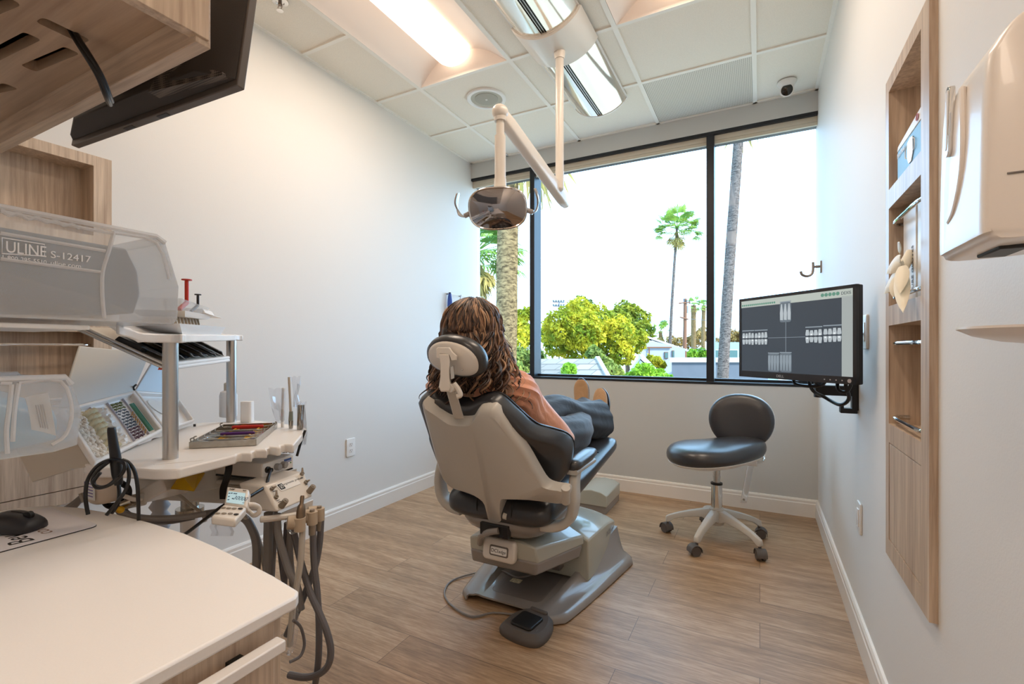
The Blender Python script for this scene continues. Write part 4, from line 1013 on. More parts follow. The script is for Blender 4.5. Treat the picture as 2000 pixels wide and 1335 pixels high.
# --- hair: a cap and several hundred curling locks
g = MB(); hcn = HEAD + V((.004, -.012, .006)); HR = V((.116, .118, .122))
g.k = 0; g.ball(hcn, (.098, .108, .114), 28, 18)
g.tube([hcn + V((0, -.05, -.02)), hcn + V((.0, -.075, -.12)), hcn + V((.005, -.085, -.2)), hcn + V((.0, -.09, -.25))], [.095, .095, .085, .05], 18, 5, flat=.5)
def lock(az, el, length, wave, curl, rad, mi, phase, drift, tight):
    """one lock: combed over the skull in loose waves, then hanging and coiling at the end"""
    pts = []; n = 34; last = None; e0 = 0; out = V((math.cos(az), math.sin(az), 0)); tang = V((-math.sin(az), math.cos(az), 0))
    for i in range(n + 1):
        q = i / n; s = q * length; e = el - s / .118
        w = wave * math.sin(phase + s * 24) * min(1, q * 4)
        if e > -.15:
            p = hcn + V((HR.x * math.cos(e) * math.cos(az), HR.y * math.cos(e) * math.sin(az), HR.z * math.sin(e))) + tang * w + out * (abs(w) * .5)
            last = p - tang * w; e0 = s
        else:
            f = s - e0; sp = .16 * f - .25 * f * f
            p = last + out * sp + V((drift[0] * f, drift[1] * f, -f)) + tang * w
            c = curl * min(1, max(0, (q - .45) / .4)); ph = phase + s * tight
            p = p + tang * (math.cos(ph) * c) + out * (math.sin(ph) * c)
            lim = hcn.y - .105 - .28 * f
            if p.y < lim: p.y = lim + (p.y - lim) * .25
        pts.append(p)
    g.k = mi; g.tube(pts, [rad * .8, rad, rad * 1.1, rad, rad * .8, rad * .2], 5, 2)
for k in range(820):
    az = hrng.uniform(-PI * 1.05, PI * .05); el = math.asin(hrng.uniform(.1, .99)); side = max(0, math.cos(az)); lside = max(0, -math.cos(az))
    ln = (el + .15) * .118 + .10 + .15 * hrng.random() - .05 * side
    lock(az, el, ln, hrng.uniform(.010, .024), hrng.uniform(.014, .028), hrng.uniform(.0018, .0044), hrng.choices(range(5), (3, 4, 4.5, 3, 1.2))[0], 2.6 * math.sin(3.1 * az + 1) + 1.6 * math.sin(7.3 * az) + hrng.uniform(-.45, .45), (hrng.uniform(-.08, .14), hrng.uniform(-.05, .05)), 44)
for k in range(70):                                      # ringlets: right side and nape
    az = hrng.choice((hrng.uniform(-.8, .2), hrng.uniform(-.8, .2), hrng.uniform(-2.0, -.9), hrng.uniform(-3.1, -2.4))); el = hrng.uniform(-.1, .5)
    lock(az, el, hrng.uniform(.2, .33), .008, hrng.uniform(.018, .030), hrng.uniform(.004, .0068), hrng.choices(range(5), (1, 2, 3, 3, 3))[0], hrng.uniform(0, 6.3), (hrng.uniform(.0, .34) if math.cos(az) > 0 else hrng.uniform(-.2, .05), hrng.uniform(-.05, .05)), hrng.uniform(48, 66))
for k in range(60):                                      # fly-away single hairs
    az = hrng.uniform(-PI, 0); lock(az, hrng.uniform(.3, 1.4), hrng.uniform(.2, .36), .02, .03, .0009, hrng.choice((1, 2, 3)), hrng.uniform(0, 6.3), (hrng.uniform(-.2, .35), 0), 55)
part('hair', g, HAIR, pe, smooth=180, recalc=False)

# ================================================================== STOOL
sc = V((-.225, 3.02, 0))
so_ = thing('rolling_stool', 'charcoal rolling stool with rounded backrest under the window', 'stool', sc)
for k in range(5):
    a = math.radians(181 + 72 * k); d = V((math.cos(a), math.sin(a), 0)); n_ = V((-d.y, d.x, 0))
    g = MB(); rings = []
    for q, w_, zt, zb in ((.025, .03, .19, .11), (.08, .027, .178, .135), (.16, .023, .155, .122), (.23, .02, .13, .10), (.268, .018, .112, .072), (.283, .016, .104, .07), (.287, .010, .098, .075)):
        c = sc + d * q; rings.append([c + n_ * x + UP * z for x, z in ((-w_, zb), (w_, zb), (w_ * .9, zt - .012), (w_ * .6, zt), (-w_ * .6, zt), (-w_ * .9, zt - .012))])
    g.loft(rings); lg = part('leg', g, 'greyshell', so_, bevel=.003)
    cc = sc + d * .275 + V((0, 0, .0)); w = V((math.cos(a + .9), math.sin(a + .9), 0))
    c2 = cc + w.cross(UP) * .012
    g = MB(); 
    for s in (-1, 1): g.cyl(c2 + w * (s * .006) + UP * .027, c2 + w * (s * .022) + UP * .027, .027, n=22)
    g.cyl(c2 - w * .01 + UP * .03, c2 + w * .01 + UP * .03, .018)
    cs = part('caster', g, 'rubber', lg, label='grey twin-wheel caster')
    g = MB(); g.cyl(cc + UP * .045, cc + UP * .085, .008); part('caster_stem', g, 'hosedark', lg)
    g = MB(); rings = []
    for i in range(9):
        b_ = math.radians(-10 + 200 * i / 8); p = c2 + w.cross(UP) * (-.031 * math.cos(b_)) + UP * (.027 + .031 * math.sin(b_)); rings.append([p + w * -.026, p + w * .026, p + w * .026 + (p - c2 - UP * .027) * .1, p + w * -.026 + (p - c2 - UP * .027) * .1])
    g.loft(rings); part('caster_hood', g, 'rubber', lg)
g = MB(); g.lathe([(.038, .10), (.043, .12), (.042, .19), (.034, .2)], 28, Matrix.Translation(sc)); part('hub', g, 'greyshell', so_)
g = MB(); g.lathe([(.031, .195), (.031, .335), (.026, .34)], 28, Matrix.Translation(sc)); part('gas_column', g, 'chrome', so_)
g = MB(); g.lathe([(.033, .332), (.033, .342), (.02, .345)], 28, Matrix.Translation(sc)); part('collar', g, 'black', so_)
g = MB(); g.lathe([(.019, .34), (.019, .44)], 20, Matrix.Translation(sc)); g.lathe([(.021, .37), (.021, .385)], 20, Matrix.Translation(sc)); part('piston', g, 'alu', so_)
# egg-shaped seat: wide at the left, narrow under the backrest
sm = V((sc.x, sc.y, 0)) + UP * 0
SF = frame(sm + RIGHT * .0 + FWD * .0, RIGHT, FWD)
def egg(k, z, n=44, a=.283, b_=.205):
    o = []
    for i in range(n):
        w = 2 * PI * i / n; x = a * math.cos(w); y = b_ * math.sin(w) * (1 - .28 * math.cos(w))
        sag = .028 * (x / a) * 1.0 - .016 * math.exp(-((x + .02) / .14) ** 2) * (1 if z > .52 else 0)
        o.append((x * k, y * k, z + sag * k))
    return o
g = MB(SF); g.loft([egg(.86, .478), egg(.95, .487), egg(.995, .51), egg(1, .53), egg(.985, .55), egg(.93, .568), egg(.8, .58), egg(.55, .586), egg(.2, .587), egg(.02, .587)])
part('seat', g, 'leather', so_, smooth=70)
g = MB(SF); g.loft([egg(.3, .445), egg(.7, .455), egg(.9, .472), egg(.965, .487), egg(.93, .492)]); part('seat_pan', g, 'white', so_, smooth=50)
bc = D(1448, 822, 2.93); nb = (-FWD * .83 - RIGHT * .53 + UP * .1).normalized(); xb = UP.cross(nb).normalized()
BF = frame(bc, xb, nb.cross(xb))
zc = (BF @ V((0, 0, 1)) - bc); fl = 1 if zc.dot(nb) > 0 else -1
def begg(k, z, a=.183, b_=.168, n=44):
    o = []
    for i in range(n):
        w = 2 * PI * i / n; y = b_ * math.sin(w); x = a * math.copysign(abs(math.cos(w)) ** .9, math.cos(w)) * (1 + .06 * math.sin(w))
        o.append((x * k, y * k, (z + .35 * (x * k) ** 2 * 2) * fl))
    return o
g = MB(BF); g.loft([begg(.97, -.012), begg(1, 0), begg(1, .018), begg(.97, .034), begg(.88, .045), begg(.6, .05), begg(.25, .05), begg(.02, .05)]); part('backrest', g, 'leather', so_, smooth=70)
g = MB(BF); g.loft([begg(.5, -.045), begg(.85, -.036), begg(.99, -.02), begg(1.01, -.004), begg(.99, .002)]); part('backrest_shell', g, 'white', so_, smooth=50)
a, b_ = D(1467, 903, 2.80), D(1452, 981, 2.80)
g = MB(); g.loft([[a + RIGHT * x + FWD * y for x, y in rrect(.036, .012, .004, 2)], [b_ + RIGHT * x + FWD * y for x, y in rrect(.036, .012, .004, 2)]]); part('support_bar', g, 'chrome', so_)
g = MB(); g.cyl(b_ + UP * .02 - FWD * .004, b_ + UP * .02 - FWD * .01, .006); part('bolt', g, 'steel', so_)
g = MB(); g.box((0, 0, 0), (.075, .05, .03), Matrix.Translation(D(1465, 903, 2.80) - UP * 0)); part('bar_bracket', g, 'white', so_, bevel=.004)
g = MB(); g.tube([a + UP * .01, D(1490, 900, 3.02), D(1486, 868, 3.06), bc - nb * .05], .012, 8, flat=.5); part('back_strut', g, 'chrome', so_)

# ================================================================== MONITOR ON THE RIGHT WALL
TLm, BLm, BRm, TRm = D(1443, 588, 2.08), D(1445, 737, 2.08), D(1674, 748, 1.58), D(1672, 549, 1.58)
mx = ((BRm - BLm) + (TRm - TLm)); mx.z = 0; mx.normalize()
mc = (TLm + BLm + BRm + TRm) / 4; mn = mx.cross(UP).normalized()
if mn.dot(mc) > 0: mn = -mn
MW, MH = .522, .338
SM = frame(mc, mx, UP)                                       # x along the screen, y up, z = towards the viewer
if (SM @ V((0, 0, 1)) - mc).dot(mn) < 0: SM = SM @ Matrix.Rotation(PI, 4, 'Y')
mo = thing('wall_monitor', 'black flat screen showing dental x-rays on the right wall arm', 'monitor', (mc.x, mc.y, mc.z - MH / 2))
g = MB(SM); g.box((0, 0, -.022), (MW, MH, .02)); g.loft([[(x, y, -.03) for x, y in rrect(MW * .9, MH * .85, .03)], [(x, y - .01, -.058) for x, y in rrect(MW * .6, MH * .55, .05)]]); part('housing', g, 'black', mo, bevel=.004)
g = MB(SM); bz = .012
for c, d in (((0, MH / 2 - bz / 2, -.006), (MW, bz, .014)), ((0, -MH / 2 + .013, -.006), (MW, .026, .014)), ((-MW / 2 + bz / 2, 0, -.006), (bz, MH, .014)), ((MW / 2 - bz / 2, 0, -.006), (bz, MH, .014))): g.box(c, d)
M['bezel'] = mat('bezel_black', '#242427', .35)
part('bezel', g, 'bezel', mo, smooth=0)
def emis(name, c, s=1.0, base='#0a0a0c'):
    return mat(name, base, .25, em=c, ems=s)
M['scr'] = emis('screen_dark', '#3a424b', 1.0)
M['scr_bar'] = emis('screen_toolbar', '#b6beb6', 1.0)
M['scr_side'] = emis('screen_side_strip', '#a3aaa8', 1.0)
M['scr_line'] = emis('screen_line', '#8b97a0', 1.0)
M['scr_icon'] = emis('screen_icon', '#5f8f7c', 1.0)
M['scr_tooth'] = emis('xray_tooth', '#b4bdc2', 1.0)
M['scr_gum'] = emis('xray_gum', '#66717a', 1.0)
M['scr_fill'] = emis('xray_filling', '#eef3f5', 1.0)
sw, sh_ = MW - 2 * bz, MH - bz - .026; sy0 = -MH / 2 + .026
def S(px, py):                                             # a point of the screen, in its own metres
    o = SM @ V((0, 0, 0)); n = (SM @ V((0, 0, 1))) - o; d = ray(px, py); p = V((0, 0, CAMH)) + d * ((o - V((0, 0, CAMH))).dot(n) / d.dot(n))
    q = SM.inverted() @ p; return q.x, q.y
g = MB(SM); g.box((0, sy0 + sh_ / 2, -.004), (sw, sh_, .006)); sp = part('screen', g, 'scr', mo, smooth=0, label='lit screen with dental x-ray films')
zt = -.0006
g = MB(SM); g.box((0, sy0 + sh_ - .014, zt), (sw, .028, .0008)); part('toolbar', g, 'scr_bar', sp, smooth=0)
g = MB(SM); g.box((sw / 2 - .02, sy0 + sh_ / 2 - .012, zt), (.04, sh_ - .024, .0008)); part('side_strip', g, 'scr_side', sp, smooth=0)
g = MB(SM)
for k in range(17): g.lathe([(.0042, 0), (.0042, .0012)], 10, Matrix.Translation((-sw / 2 + .008 + k * .0105, sy0 + sh_ - .019, zt)))
part('toolbar_icons', g, 'scr_icon', sp, smooth=0); g = MB(SM)
for k in range(5): g.lathe([(.0065, 0), (.0065, .0012)], 12, Matrix.Translation((sw / 2 - .112 + k * .0145, sy0 + sh_ - .013, zt)))
part('toolbar_icons', g, 'scr_icon', sp, smooth=0)
part('lettering', text_mb('DEXIS', .015, SM @ Matrix.Translation((sw / 2 - .042, sy0 + sh_ - .019, zt + .0007)), .0002, sx=.9), 'scr', sp, smooth=0)
g = MB(SM)
xa, ya = S(1500, 660); xb_, yb_ = S(1573, 657); g.box(((xa + xb_) / 2, (ya + yb_) / 2, zt), (xb_ - xa, .0016, .0006))
xa, ya = S(1534, 628); xb_, yb_ = S(1535, 687); g.box(((xa + xb_) / 2, (ya + yb_) / 2, zt), (.0016, ya - yb_, .0006))
part('cross_lines', g, 'scr_line', sp, smooth=0)
def film(x0, y0, x1, y1, kind):
    a = S(x0, y0); c = S(x1, y1); w, h = c[0] - a[0], a[1] - c[1]; cx, cy = (a[0] + c[0]) / 2, (a[1] + c[1]) / 2
    g = MB(SM @ Matrix.Translation((cx, cy, zt))); g.prism(rrect(w, h, .008, 3), 0, .0008); f = part('xray_film', g, 'scr_gum' if kind != 'bite' else 'scr', sp, smooth=0)
    g = MB(SM @ Matrix.Translation((cx, cy, zt))); g.box((0, h / 2 + .002, .0005), (w, .004, .0008)); part('film_edge', g, 'scr_line', f, smooth=0)
    t = MB(SM @ Matrix.Translation((cx, cy, zt + .0008))); fl_ = MB(SM @ Matrix.Translation((cx, cy, zt + .0014)))
    r = random.Random(int(x0))
    if kind == 'bite':
        n = 4
        for i in range(n):
            tw = w / n
            for s in (1, -1):
                X0 = -w / 2 + tw * (i + .5); hh = h * .40 * r.uniform(.85, 1.0)
                pts = [(X0 - tw * .46, s * .06 * h), (X0 - tw * .2, s * .035 * h), (X0 + tw * .2, s * .045 * h), (X0 + tw * .46, s * .07 * h), (X0 + tw * .42, s * .2 * h), (X0 + tw * .3, s * hh), (X0 - tw * .3, s * hh), (X0 - tw * .42, s * .2 * h)]
                t.prism(pts if s > 0 else pts[::-1], 0, .0004)
                if r.random() < .4: fl_.prism([(X0 - tw * .2, s * .07 * h), (X0 + tw * .22, s * .07 * h), (X0 + tw * .15, s * .15 * h), (X0 - tw * .2, s * .14 * h)], 0, .0003)
    else:
        n = 3 if kind == 'up' else 4
        for i in range(n):
            tw = w / n; X0 = -w / 2 + tw * (i + .5); s = 1 if kind == 'up' else -1
            pts = [(X0 - tw * .36, s * -.38 * h), (X0 + tw * .36, s * -.40 * h), (X0 + tw * .42, s * -.05 * h), (X0 + tw * .12, s * .42 * h), (X0 - tw * .12, s * .42 * h), (X0 - tw * .42, s * -.03 * h)]
            t.prism(pts, 0, .0004)
    part('teeth', t, 'scr_tooth' if kind != 'low' else 'scr_line', f, smooth=0)
    if fl_.v: part('fillings', fl_, 'scr_fill', f, smooth=0)
film(1523, 591, 1545, 628, 'up'); film(1450, 647, 1473, 676, 'bite'); film(1474, 646, 1499, 676, 'bite'); film(1573, 640, 1606, 673, 'bite'); film(1608, 637, 1644, 672, 'bite'); film(1500, 690, 1522, 726, 'low'); film(1523, 689, 1546, 727, 'low')
part('lettering', text_mb('DELL', .014, SM @ Matrix.Translation((-.045, -MH / 2 + .008, .0012)), .0003, 'CENTER', sx=1.15), 'alu', mo, smooth=0)
g = MB(SM)
for k in range(4): g.box((MW / 2 - .115 + k * .022, -MH / 2 + .012, .001), (.004, .004, .002))
g.lathe([(.007, 0), (.007, .003)], 14, Matrix.Translation((MW / 2 - .022, -MH / 2 + .012, .0005))); part('buttons', g, 'alu', mo, smooth=0)
# bracket
wb = V((XR, 1.985, 0))
br = thing('monitor_bracket', 'black wall bracket arm carrying the x-ray screen', 'bracket', (XR - .02, 2.29, .872))
g = MB(); g.box2((XR - .022, 2.27, .885), (XR, 2.31, 1.04)); part('wall_plate', g, 'black', br, bevel=.003)
g = MB(); g.box2((XR - .06, 2.27, .872), (XR - .004, 2.31, .892)); g.box2((XR - .06, 2.27, .885), (XR - .048, 2.31, .903)); part('cable_hook', g, 'black', br, bevel=.003)
g = MB(); g.box2((.20, 2.272, .94), (XR - .01, 2.308, .98)); g.cyl((.215, 2.29, .93), (.215, 2.29, 1.0), .02); part('arm', g, 'black', br, bevel=.003)
g = MB(); g.tube([(.215, 2.29, .99), (.19, 2.25, 1.03), mc - mn * .06 - UP * .05], .018, 8); part('tilt_head', g, 'black', br)
g = MB(); q = lambda x, y, z: SM @ V((x, y, z))
g.tube([q(.0, -.13, -.05), q(-.02, -.178, -.04), q(.04, -.19, -.035), q(.10, -.18, -.045), q(.12, -.13, -.05)], .006, 8, 6); single('monitor_cable', g, 'black', 'thin black cable loop tucked under the middle of the x-ray screen', 'cable'); g = MB()
g.tube([q(.02, -.13, -.06), q(.06, -.2, -.04), D(1610, 775, 1.80), D(1640, 790, 1.72), D(1658, 778, 1.68), D(1652, 752, 1.66), q(.19, -.13, -.06)], .0065, 8, 6); single('monitor_cable', g, 'black', 'thick black cable hanging lowest under the x-ray screen', 'cable'); g = MB()
g.tube([q(.15, -.14, -.06), q(.155, -.19, -.05), q(.185, -.20, -.05), q(.2, -.17, -.055), q(.19, -.14, -.06)], .006, 8, 6)
single('monitor_cable', g, 'black', 'short curled black cable under the screen next to the bracket', 'cable')
# wall plates on the right wall
def plate_r(name, label, y, z, w, h, slots=()):
    t = thing(name, label, 'wall plate', (XR - .008, y, z - h / 2))
    g = MB(Matrix.Translation((XR, y, z)) @ Matrix.Rotation(-PI / 2, 4, 'Y') @ Matrix.Rotation(PI / 2, 4, 'Z')); g.pillow(rrect(w, h, .006), 0, .008, .003); part('plate', g, 'white', t)
    for (dy, dz, a, b_) in slots:
        g = MB(); g.box((XR - .009, y + dy, z + dz), (.004, a, b_)); part('insert', g, 'whitegloss', t, bevel=.001)
    return t
p = PX(1693, 648, XR); q2 = PX(1679, 662, XR)
t = plate_r('data_plate', 'white wall plate with cable plugged in, nearer of two behind the screen', p.y, p.z, .075, .125, ((0, 0, .035, .068),))
g = MB(); g.tube([(XR - .012, p.y, p.z - .005), (XR - .045, p.y + .01, p.z - .03), (XR - .06, p.y + .05, p.z - .06), (.25, 2.15, p.z - .09)], .006, 8); single('plug_cable', g, 'black', 'short black cable from the white wall plate to the x-ray screen', 'cable')
plate_r('outlet_plate', 'white wall plate half hidden behind the x-ray screen edge', q2.y + .01, q2.z + .005, .075, .12, ((0, 0, .035, .068),))
p = PX(1681, 1010, XR); plate_r('outlet_plate', 'white wall plate low on the right wall below the wood unit', p.y, p.z, .072, .118, ((0, 0, .033, .067),))
# coat hook near the window
p = PX(1606, 532, XR); p.y = 3.54; p.z = 1.63
t = thing('coat_hook', 'brushed metal J-shaped hook on the right wall by the window', 'hook', (XR, p.y, p.z - .04))
g = MB(); g.box((XR - .004, p.y, p.z + .012), (.008, .03, .075)); part('plate', g, 'brass', t, bevel=.002)
g = MB(); g.cyl((XR - .004, p.y, p.z + .015), (XR - .04, p.y, p.z + .015), .008); part('stem', g, 'brass', t)
g = MB(); g.tube([(XR - .045, p.y, p.z + .045), (XR - .045, p.y, p.z + .0), (XR - .052, p.y, p.z - .03), (XR - .078, p.y, p.z - .042), (XR - .104, p.y, p.z - .03), (XR - .112, p.y, p.z - .008)], .008, 10); part('hook', g, 'brass', t)

# ================================================================== TWIN BUILT-IN WOOD UNITS
def wall_unit(side, y0, label):
    s = -1 if side == 'r' else 1; xw = XR if side == 'r' else XL
    y1 = y0 + .403; zb, zt_ = .53, 1.905; f = .0155; dep = .095
    t = thing('wall_shelf_unit', label, 'shelf unit', (xw, (y0 + y1) / 2, zb))
    ni = [(1.583, 1.864), (1.25, 1.529), (.914, 1.194)]; a0, a1 = y0 + .06 if side == 'r' else y0 + .037, y1 - .037 if side == 'r' else y1 - .06
    X_ = lambda d: xw + s * d
    g = MB(); Zs = [zb, .581, .86] + [z for n_ in reversed(ni) for z in n_] + [zt_]
    def fbox(ya, yb, za, zc): g.box2((X_(0.0), ya, za), (X_(f), yb, zc))
    fbox(y0, a0, zb, zt_); fbox(a1, y1, zb, zt_)
    for za, zc in ((zb, .581), (.86, .914), (1.194, 1.25), (1.529, 1.583), (1.864, zt_)): fbox(a0, a1, za, zc)
    part('face_frame', g, 'wood_z', t, smooth=0)
    for k, (z0, z1) in enumerate(ni):
        g = MB(); e = .004
        g.box2((X_(-dep), a0 - e, z0 - e), (X_(-dep - .006), a1 + e, z1 + e)); g.box2((X_(0), a0 - .008, z0 - e), (X_(-dep), a0, z1 + e)); g.box2((X_(0), a1, z0 - e), (X_(-dep), a1 + .008, z1 + e))
        g.box2((X_(0), a0, z0 - .008), (X_(-dep), a1, z0)); g.box2((X_(0), a0, z1), (X_(-dep), a1, z1 + .008))
        part('niche', g, 'wood_z', t, smooth=0)
    g = MB(); g.box2((X_(-.01), a0 + .003, .584), (X_(f - .001), a1 - .003, .857)); part('door', g, 'wood_z', t, bevel=.001)
    for z in (1.48, 1.27, 1.143, .935):
        g = MB(); g.tube([(X_(-.03), a0 + .001, z), (X_(.006), a0 + .022, z), (X_(.01), (a0 + a1) / 2, z), (X_(.006), a1 - .022, z), (X_(-.03), a1 - .001, z)], .0055, 10, 6); part('rail', g, 'chrome', t)
    return t, a0, a1
_, ra0, ra1 = wall_unit('r', 1.34, 'tall wood shelf unit recessed in the right wall holding glove boxes')
_, la0, la1 = wall_unit('l', .562, 'tall wood shelf unit recessed in the left wall behind the clear bins')
# mask box in the top niche
M['maskblue'] = mat('mask_box_blue', '#7fb3d6', .45); M['maskside'] = mat('mask_box_side', '#4f93c0', .45)
yc = 1.545; t = thing('mask_box', 'blue and white face mask box in the top right niche', 'box', (XR + .01, yc, 1.583))
g = MB(); g.box2((XR - .005, 1.44, 1.583), (XR + .085, 1.66, 1.672)); part('carton', g, 'maskblue', t, bevel=.002)
g = MB(); g.loft([[(XR - .006, 1.439, 1.672), (XR + .086, 1.439, 1.672), (XR + .086, 1.661, 1.672), (XR - .006, 1.661, 1.672)], [(XR - .004, 1.439, 1.706), (XR + .086, 1.439, 1.722), (XR + .086, 1.661, 1.70), (XR - .004, 1.661, 1.688)]]); part('lid', g, 'white', t, bevel=.002)
fr_ = frame(V((XR - .006, 1.53, 1.63)), (0, -1, 0), (0, 0, 1))
g = MB(fr_); pr_ = [(-.025, .028), (0, .033), (.025, .028), (.026, -.012), (.012, -.03), (-.012, -.03), (-.026, -.012)]; g.prism(pr_, 0, .0012); g.tube([(-.025, .022, .001), (-.04, .015, .001), (-.04, -.005, .001), (-.026, -.01, .001)], .0012, 5); g.tube([(.025, .022, .001), (.04, .015, .001), (.04, -.005, .001), (.026, -.01, .001)], .0012, 5)
part('mask_picture', g, 'white', t, smooth=0)
part('lettering', text_mb('Face Mask', .018, frame(V((XR - .0065, 1.655, 1.652)), (0, -1, 0), (0, 0, 1)), .0003), 'white', t, smooth=0)
g = MB(frame(V((XR - .0065, 1.468, 1.688)), (0, -1, 0), (.05, 0, 1))); g.lathe([(.009, 0), (.009, .001), (.0075, .001), (.0075, 0)], 20); part('round_mark', g, mat('pink_mark', '#d08a90', .5), t, smooth=0)
# two glove boxes standing on end, and the gloves pulled out of one
M['glove'] = mat('latex_cream', '#f3ebd6', .5, sheen=.2)
for k, (ya, yb, lab) in enumerate(((1.405, 1.545, 'white glove box with blue oval opening, nearer of two in the niche'), (1.56, 1.68, 'white glove box with cream gloves coming out in the niche'))):
    t = thing('glove_box', lab, 'box', (XR + .04, (ya + yb) / 2, 1.25)); 
    g = MB(); g.box2((XR + .012, ya, 1.251), (XR + .085, yb, 1.5)); part('carton', g, 'white', t, bevel=.002)
    Fr = frame(V((XR + .012, (ya + yb) / 2, 1.375)), (0, -1, 0), (0, 0, 1))
    if k == 0:
        g = MB(Fr); g.prism(sell(.026, .078, 2, 28), 0, .0015); part('opening', g, mat('blue_oval', '#5a9cc0', .5, vary=.25, vscale=60), t, smooth=0)
    part('lettering', text_mb('PURE GLOVES' if k else 'POWDER FREE', .02, Fr @ Matrix.Translation((.052 if k == 0 else .04, -.1, .0012)) @ Matrix.Rotation(PI / 2, 4, 'Z'), .0003), 'hosedark', t, smooth=0)
t = thing('glove', 'cream latex gloves hanging out of the glove box', 'glove', (XR - .03, 1.62, 1.30))
def petal(mb, p, d, L, w_, nrm):
    d = V(d).normalized(); nrm = V(nrm).normalized(); s = d.cross(nrm).normalized(); rows = []
    for i in range(9):
        q = i / 8; hw = w_ * math.sin(PI * min(1, q * .9 + .12)) ** .7 * (1 if q < .95 else .7); c = V(p) + d * L * q - UP * .2 * L * q * q
        rows.append([c + s * hw * x + nrm * (-.35 * hw * x * x) for x in (-1, -.5, 0, .5, 1)])
    mb.sheet(rows, .002)
g = MB()
for a_, b_, w_ in (((1759, 503), (1731, 523), .017), ((1758, 512), (1738, 528), .012), ((1760, 528), (1727, 558), .02), ((1757, 538), (1744, 572), .016), ((1758, 532), (1764, 588), .017), ((1762, 520), (1758, 560), .015), ((1757, 492), (1757, 459), .008)):
    a_, b_ = PX(*a_, XR - .03), PX(*b_, XR - .045); petal(g, a_, b_ - a_, (b_ - a_).length, w_, (-.5, -.8, .2))
part('fingers', g, 'glove', t, smooth=70)
g = MB(); g.tube([(XR + .012, 1.60, 1.385), PX(1760, 528, XR - .012), PX(1758, 508, XR - .02)], [.012, .014, .006], 10, 4); part('cuff', g, 'glove', t, smooth=70)

# ================================================================== HAND SANITISER DISPENSER AND ITS TRAY
y0, y1, xf, zb_, zt_ = .75, .925, .233, 1.256, 1.527
t = thing('soap_dispenser', 'large white soap dispenser at the right edge of the picture', 'dispenser', (XR, (y0 + y1) / 2, zb_))
prof = [(XR - .001, zb_ + .004), (xf + .02, zb_ + .0), (xf + .004, zb_ + .008), (xf, zb_ + .03), (xf + .004, zt_ - .075), (xf + .012, zt_ - .04), (xf + .032, zt_ - .012), (xf + .06, zt_), (XR - .001, zt_ + .004)]
P_ = catmull([V((x, 0, z)) for x, z in prof], 4)
def row(y, k, dx): return [(XR - (XR - p.x) * k + dx, y, zb_ + (p.z - zb_) * (1 - (1 - k) * .2) + (1 - k) * .02) for p in P_]
g = MB(); g.loft([row(y0, .95, 0), row(y0 + .003, .98, 0), row(y0 + .009, .997, 0), row(y0 + .016, 1, 0), row(y1 - .04, 1, 0), row(y1 - .016, .985, 0), row(y1 - .003, .93, 0), row(y1, .87, 0)])
M['pinkwhite'] = mat('dispenser_white', '#f1e9e1', .3, coat=.15)
body = part('cover', g, 'pinkwhite', t, smooth=60)
g = MB(frame(V((xf - .001, .868, 1.445)), (0, -1, 0), (.02, 0, 1))); g.pillow(rrect(.016, .098, .0079, 6), -.006, .0006, .0005); part('level_window', g, 'chrome', t, smooth=40)
g = MB(frame(V((xf - .0012, .868, 1.447)), (0, -1, 0), (.02, 0, 1))); g.pillow(rrect(.009, .084, .0044, 6), -.001, .0012, .0004); part('window_glass', g, 'white', t)
g = MB(); fr_ = frame(V((xf + .0015, .862, 1.40)), (0, -1, 0), (0, 0, 1), )
g.tube([(xf + .002, .822, 1.47), (xf + .001, .815, 1.40), (xf + .001, .822, 1.355), (xf + .001, .845, 1.318), (xf + .002, .87, 1.305)], .0035, 8, 6); part('moulded_ridge', g, 'pinkwhite', body)
g = MB(); g.tube([(xf + .02, y0 - .0008, zb_ + .075), (XR - .002, y0 - .0008, zb_ + .075)], .0012, 5, 0); part('seam', g, 'hose', body)
g = MB(); g.box2((xf + .03, y0 + .05, zb_ - .004), (xf + .06, y0 + .12, zb_ + .004)); part('nozzle_slot', g, 'dark', t, bevel=.002)
t = thing('drip_tray', 'shallow white drip tray below the soap dispenser', 'tray', (XR, .83, 1.13))
g = MB(); rings = []
tray_c = V((XR - .055, .83, 1.152))
def tr(k, z): return [(XR - max(0, .11 * (1 - ((y / .1) ** 2)) ** .5 * k) if abs(y) < .1 else XR, .83 + y * (.3 + .7 * k), z) for y in [-.1 + .2 * i / 24 for i in range(25)]]
g.loft([tr(.25, 1.134), tr(.6, 1.138), tr(.85, 1.145), tr(1, 1.154), tr(1, 1.157), tr(.95, 1.1565), tr(.8, 1.149), tr(.4, 1.142)]); part('dish', g, 'pinkwhite', t, smooth=50)

# ================================================================== CEILING TRACK AND OPERATORY LIGHT
tx, ty0, ty1 = -.985, 1.2, 3.22
t = thing('light_track', 'long white glossy ceiling track carrying the dental light', 'track', (tx, (ty0 + ty1) / 2, 2.70))
def tp(y, k=1): 
    o = []
    for i in range(21):
        q = -1 + 2 * i / 20; o.append((tx + .178 * q * k, y, 2.835 - .085 * (1 - q * q) ** .75 * k))
    return o
for lo, hi, nm in ((-1.0, -.10, 'cover'), (.06, 1.0, 'cover')):
    g = MB(); idx = [i for i in range(21) if lo - .01 <= -1 + i / 10 <= hi + .01]
    g.sheet([[tp(y)[i] for i in idx] for y in (ty0, ty1 - .01)], .004); part(nm, g, 'polish', t, smooth=50)
g = MB(); g.box2((tx - .03, ty0, 2.76), (tx + .02, ty1 - .01, 2.80)); part('slot', g, 'dark', t, smooth=0)
g = MB(); 
for x in (-.012, .002): g.box2((tx + x, ty0, 2.755), (tx + x + .004, ty1 - .02, 2.762))
part('rail', g, 'alu', t, smooth=0)
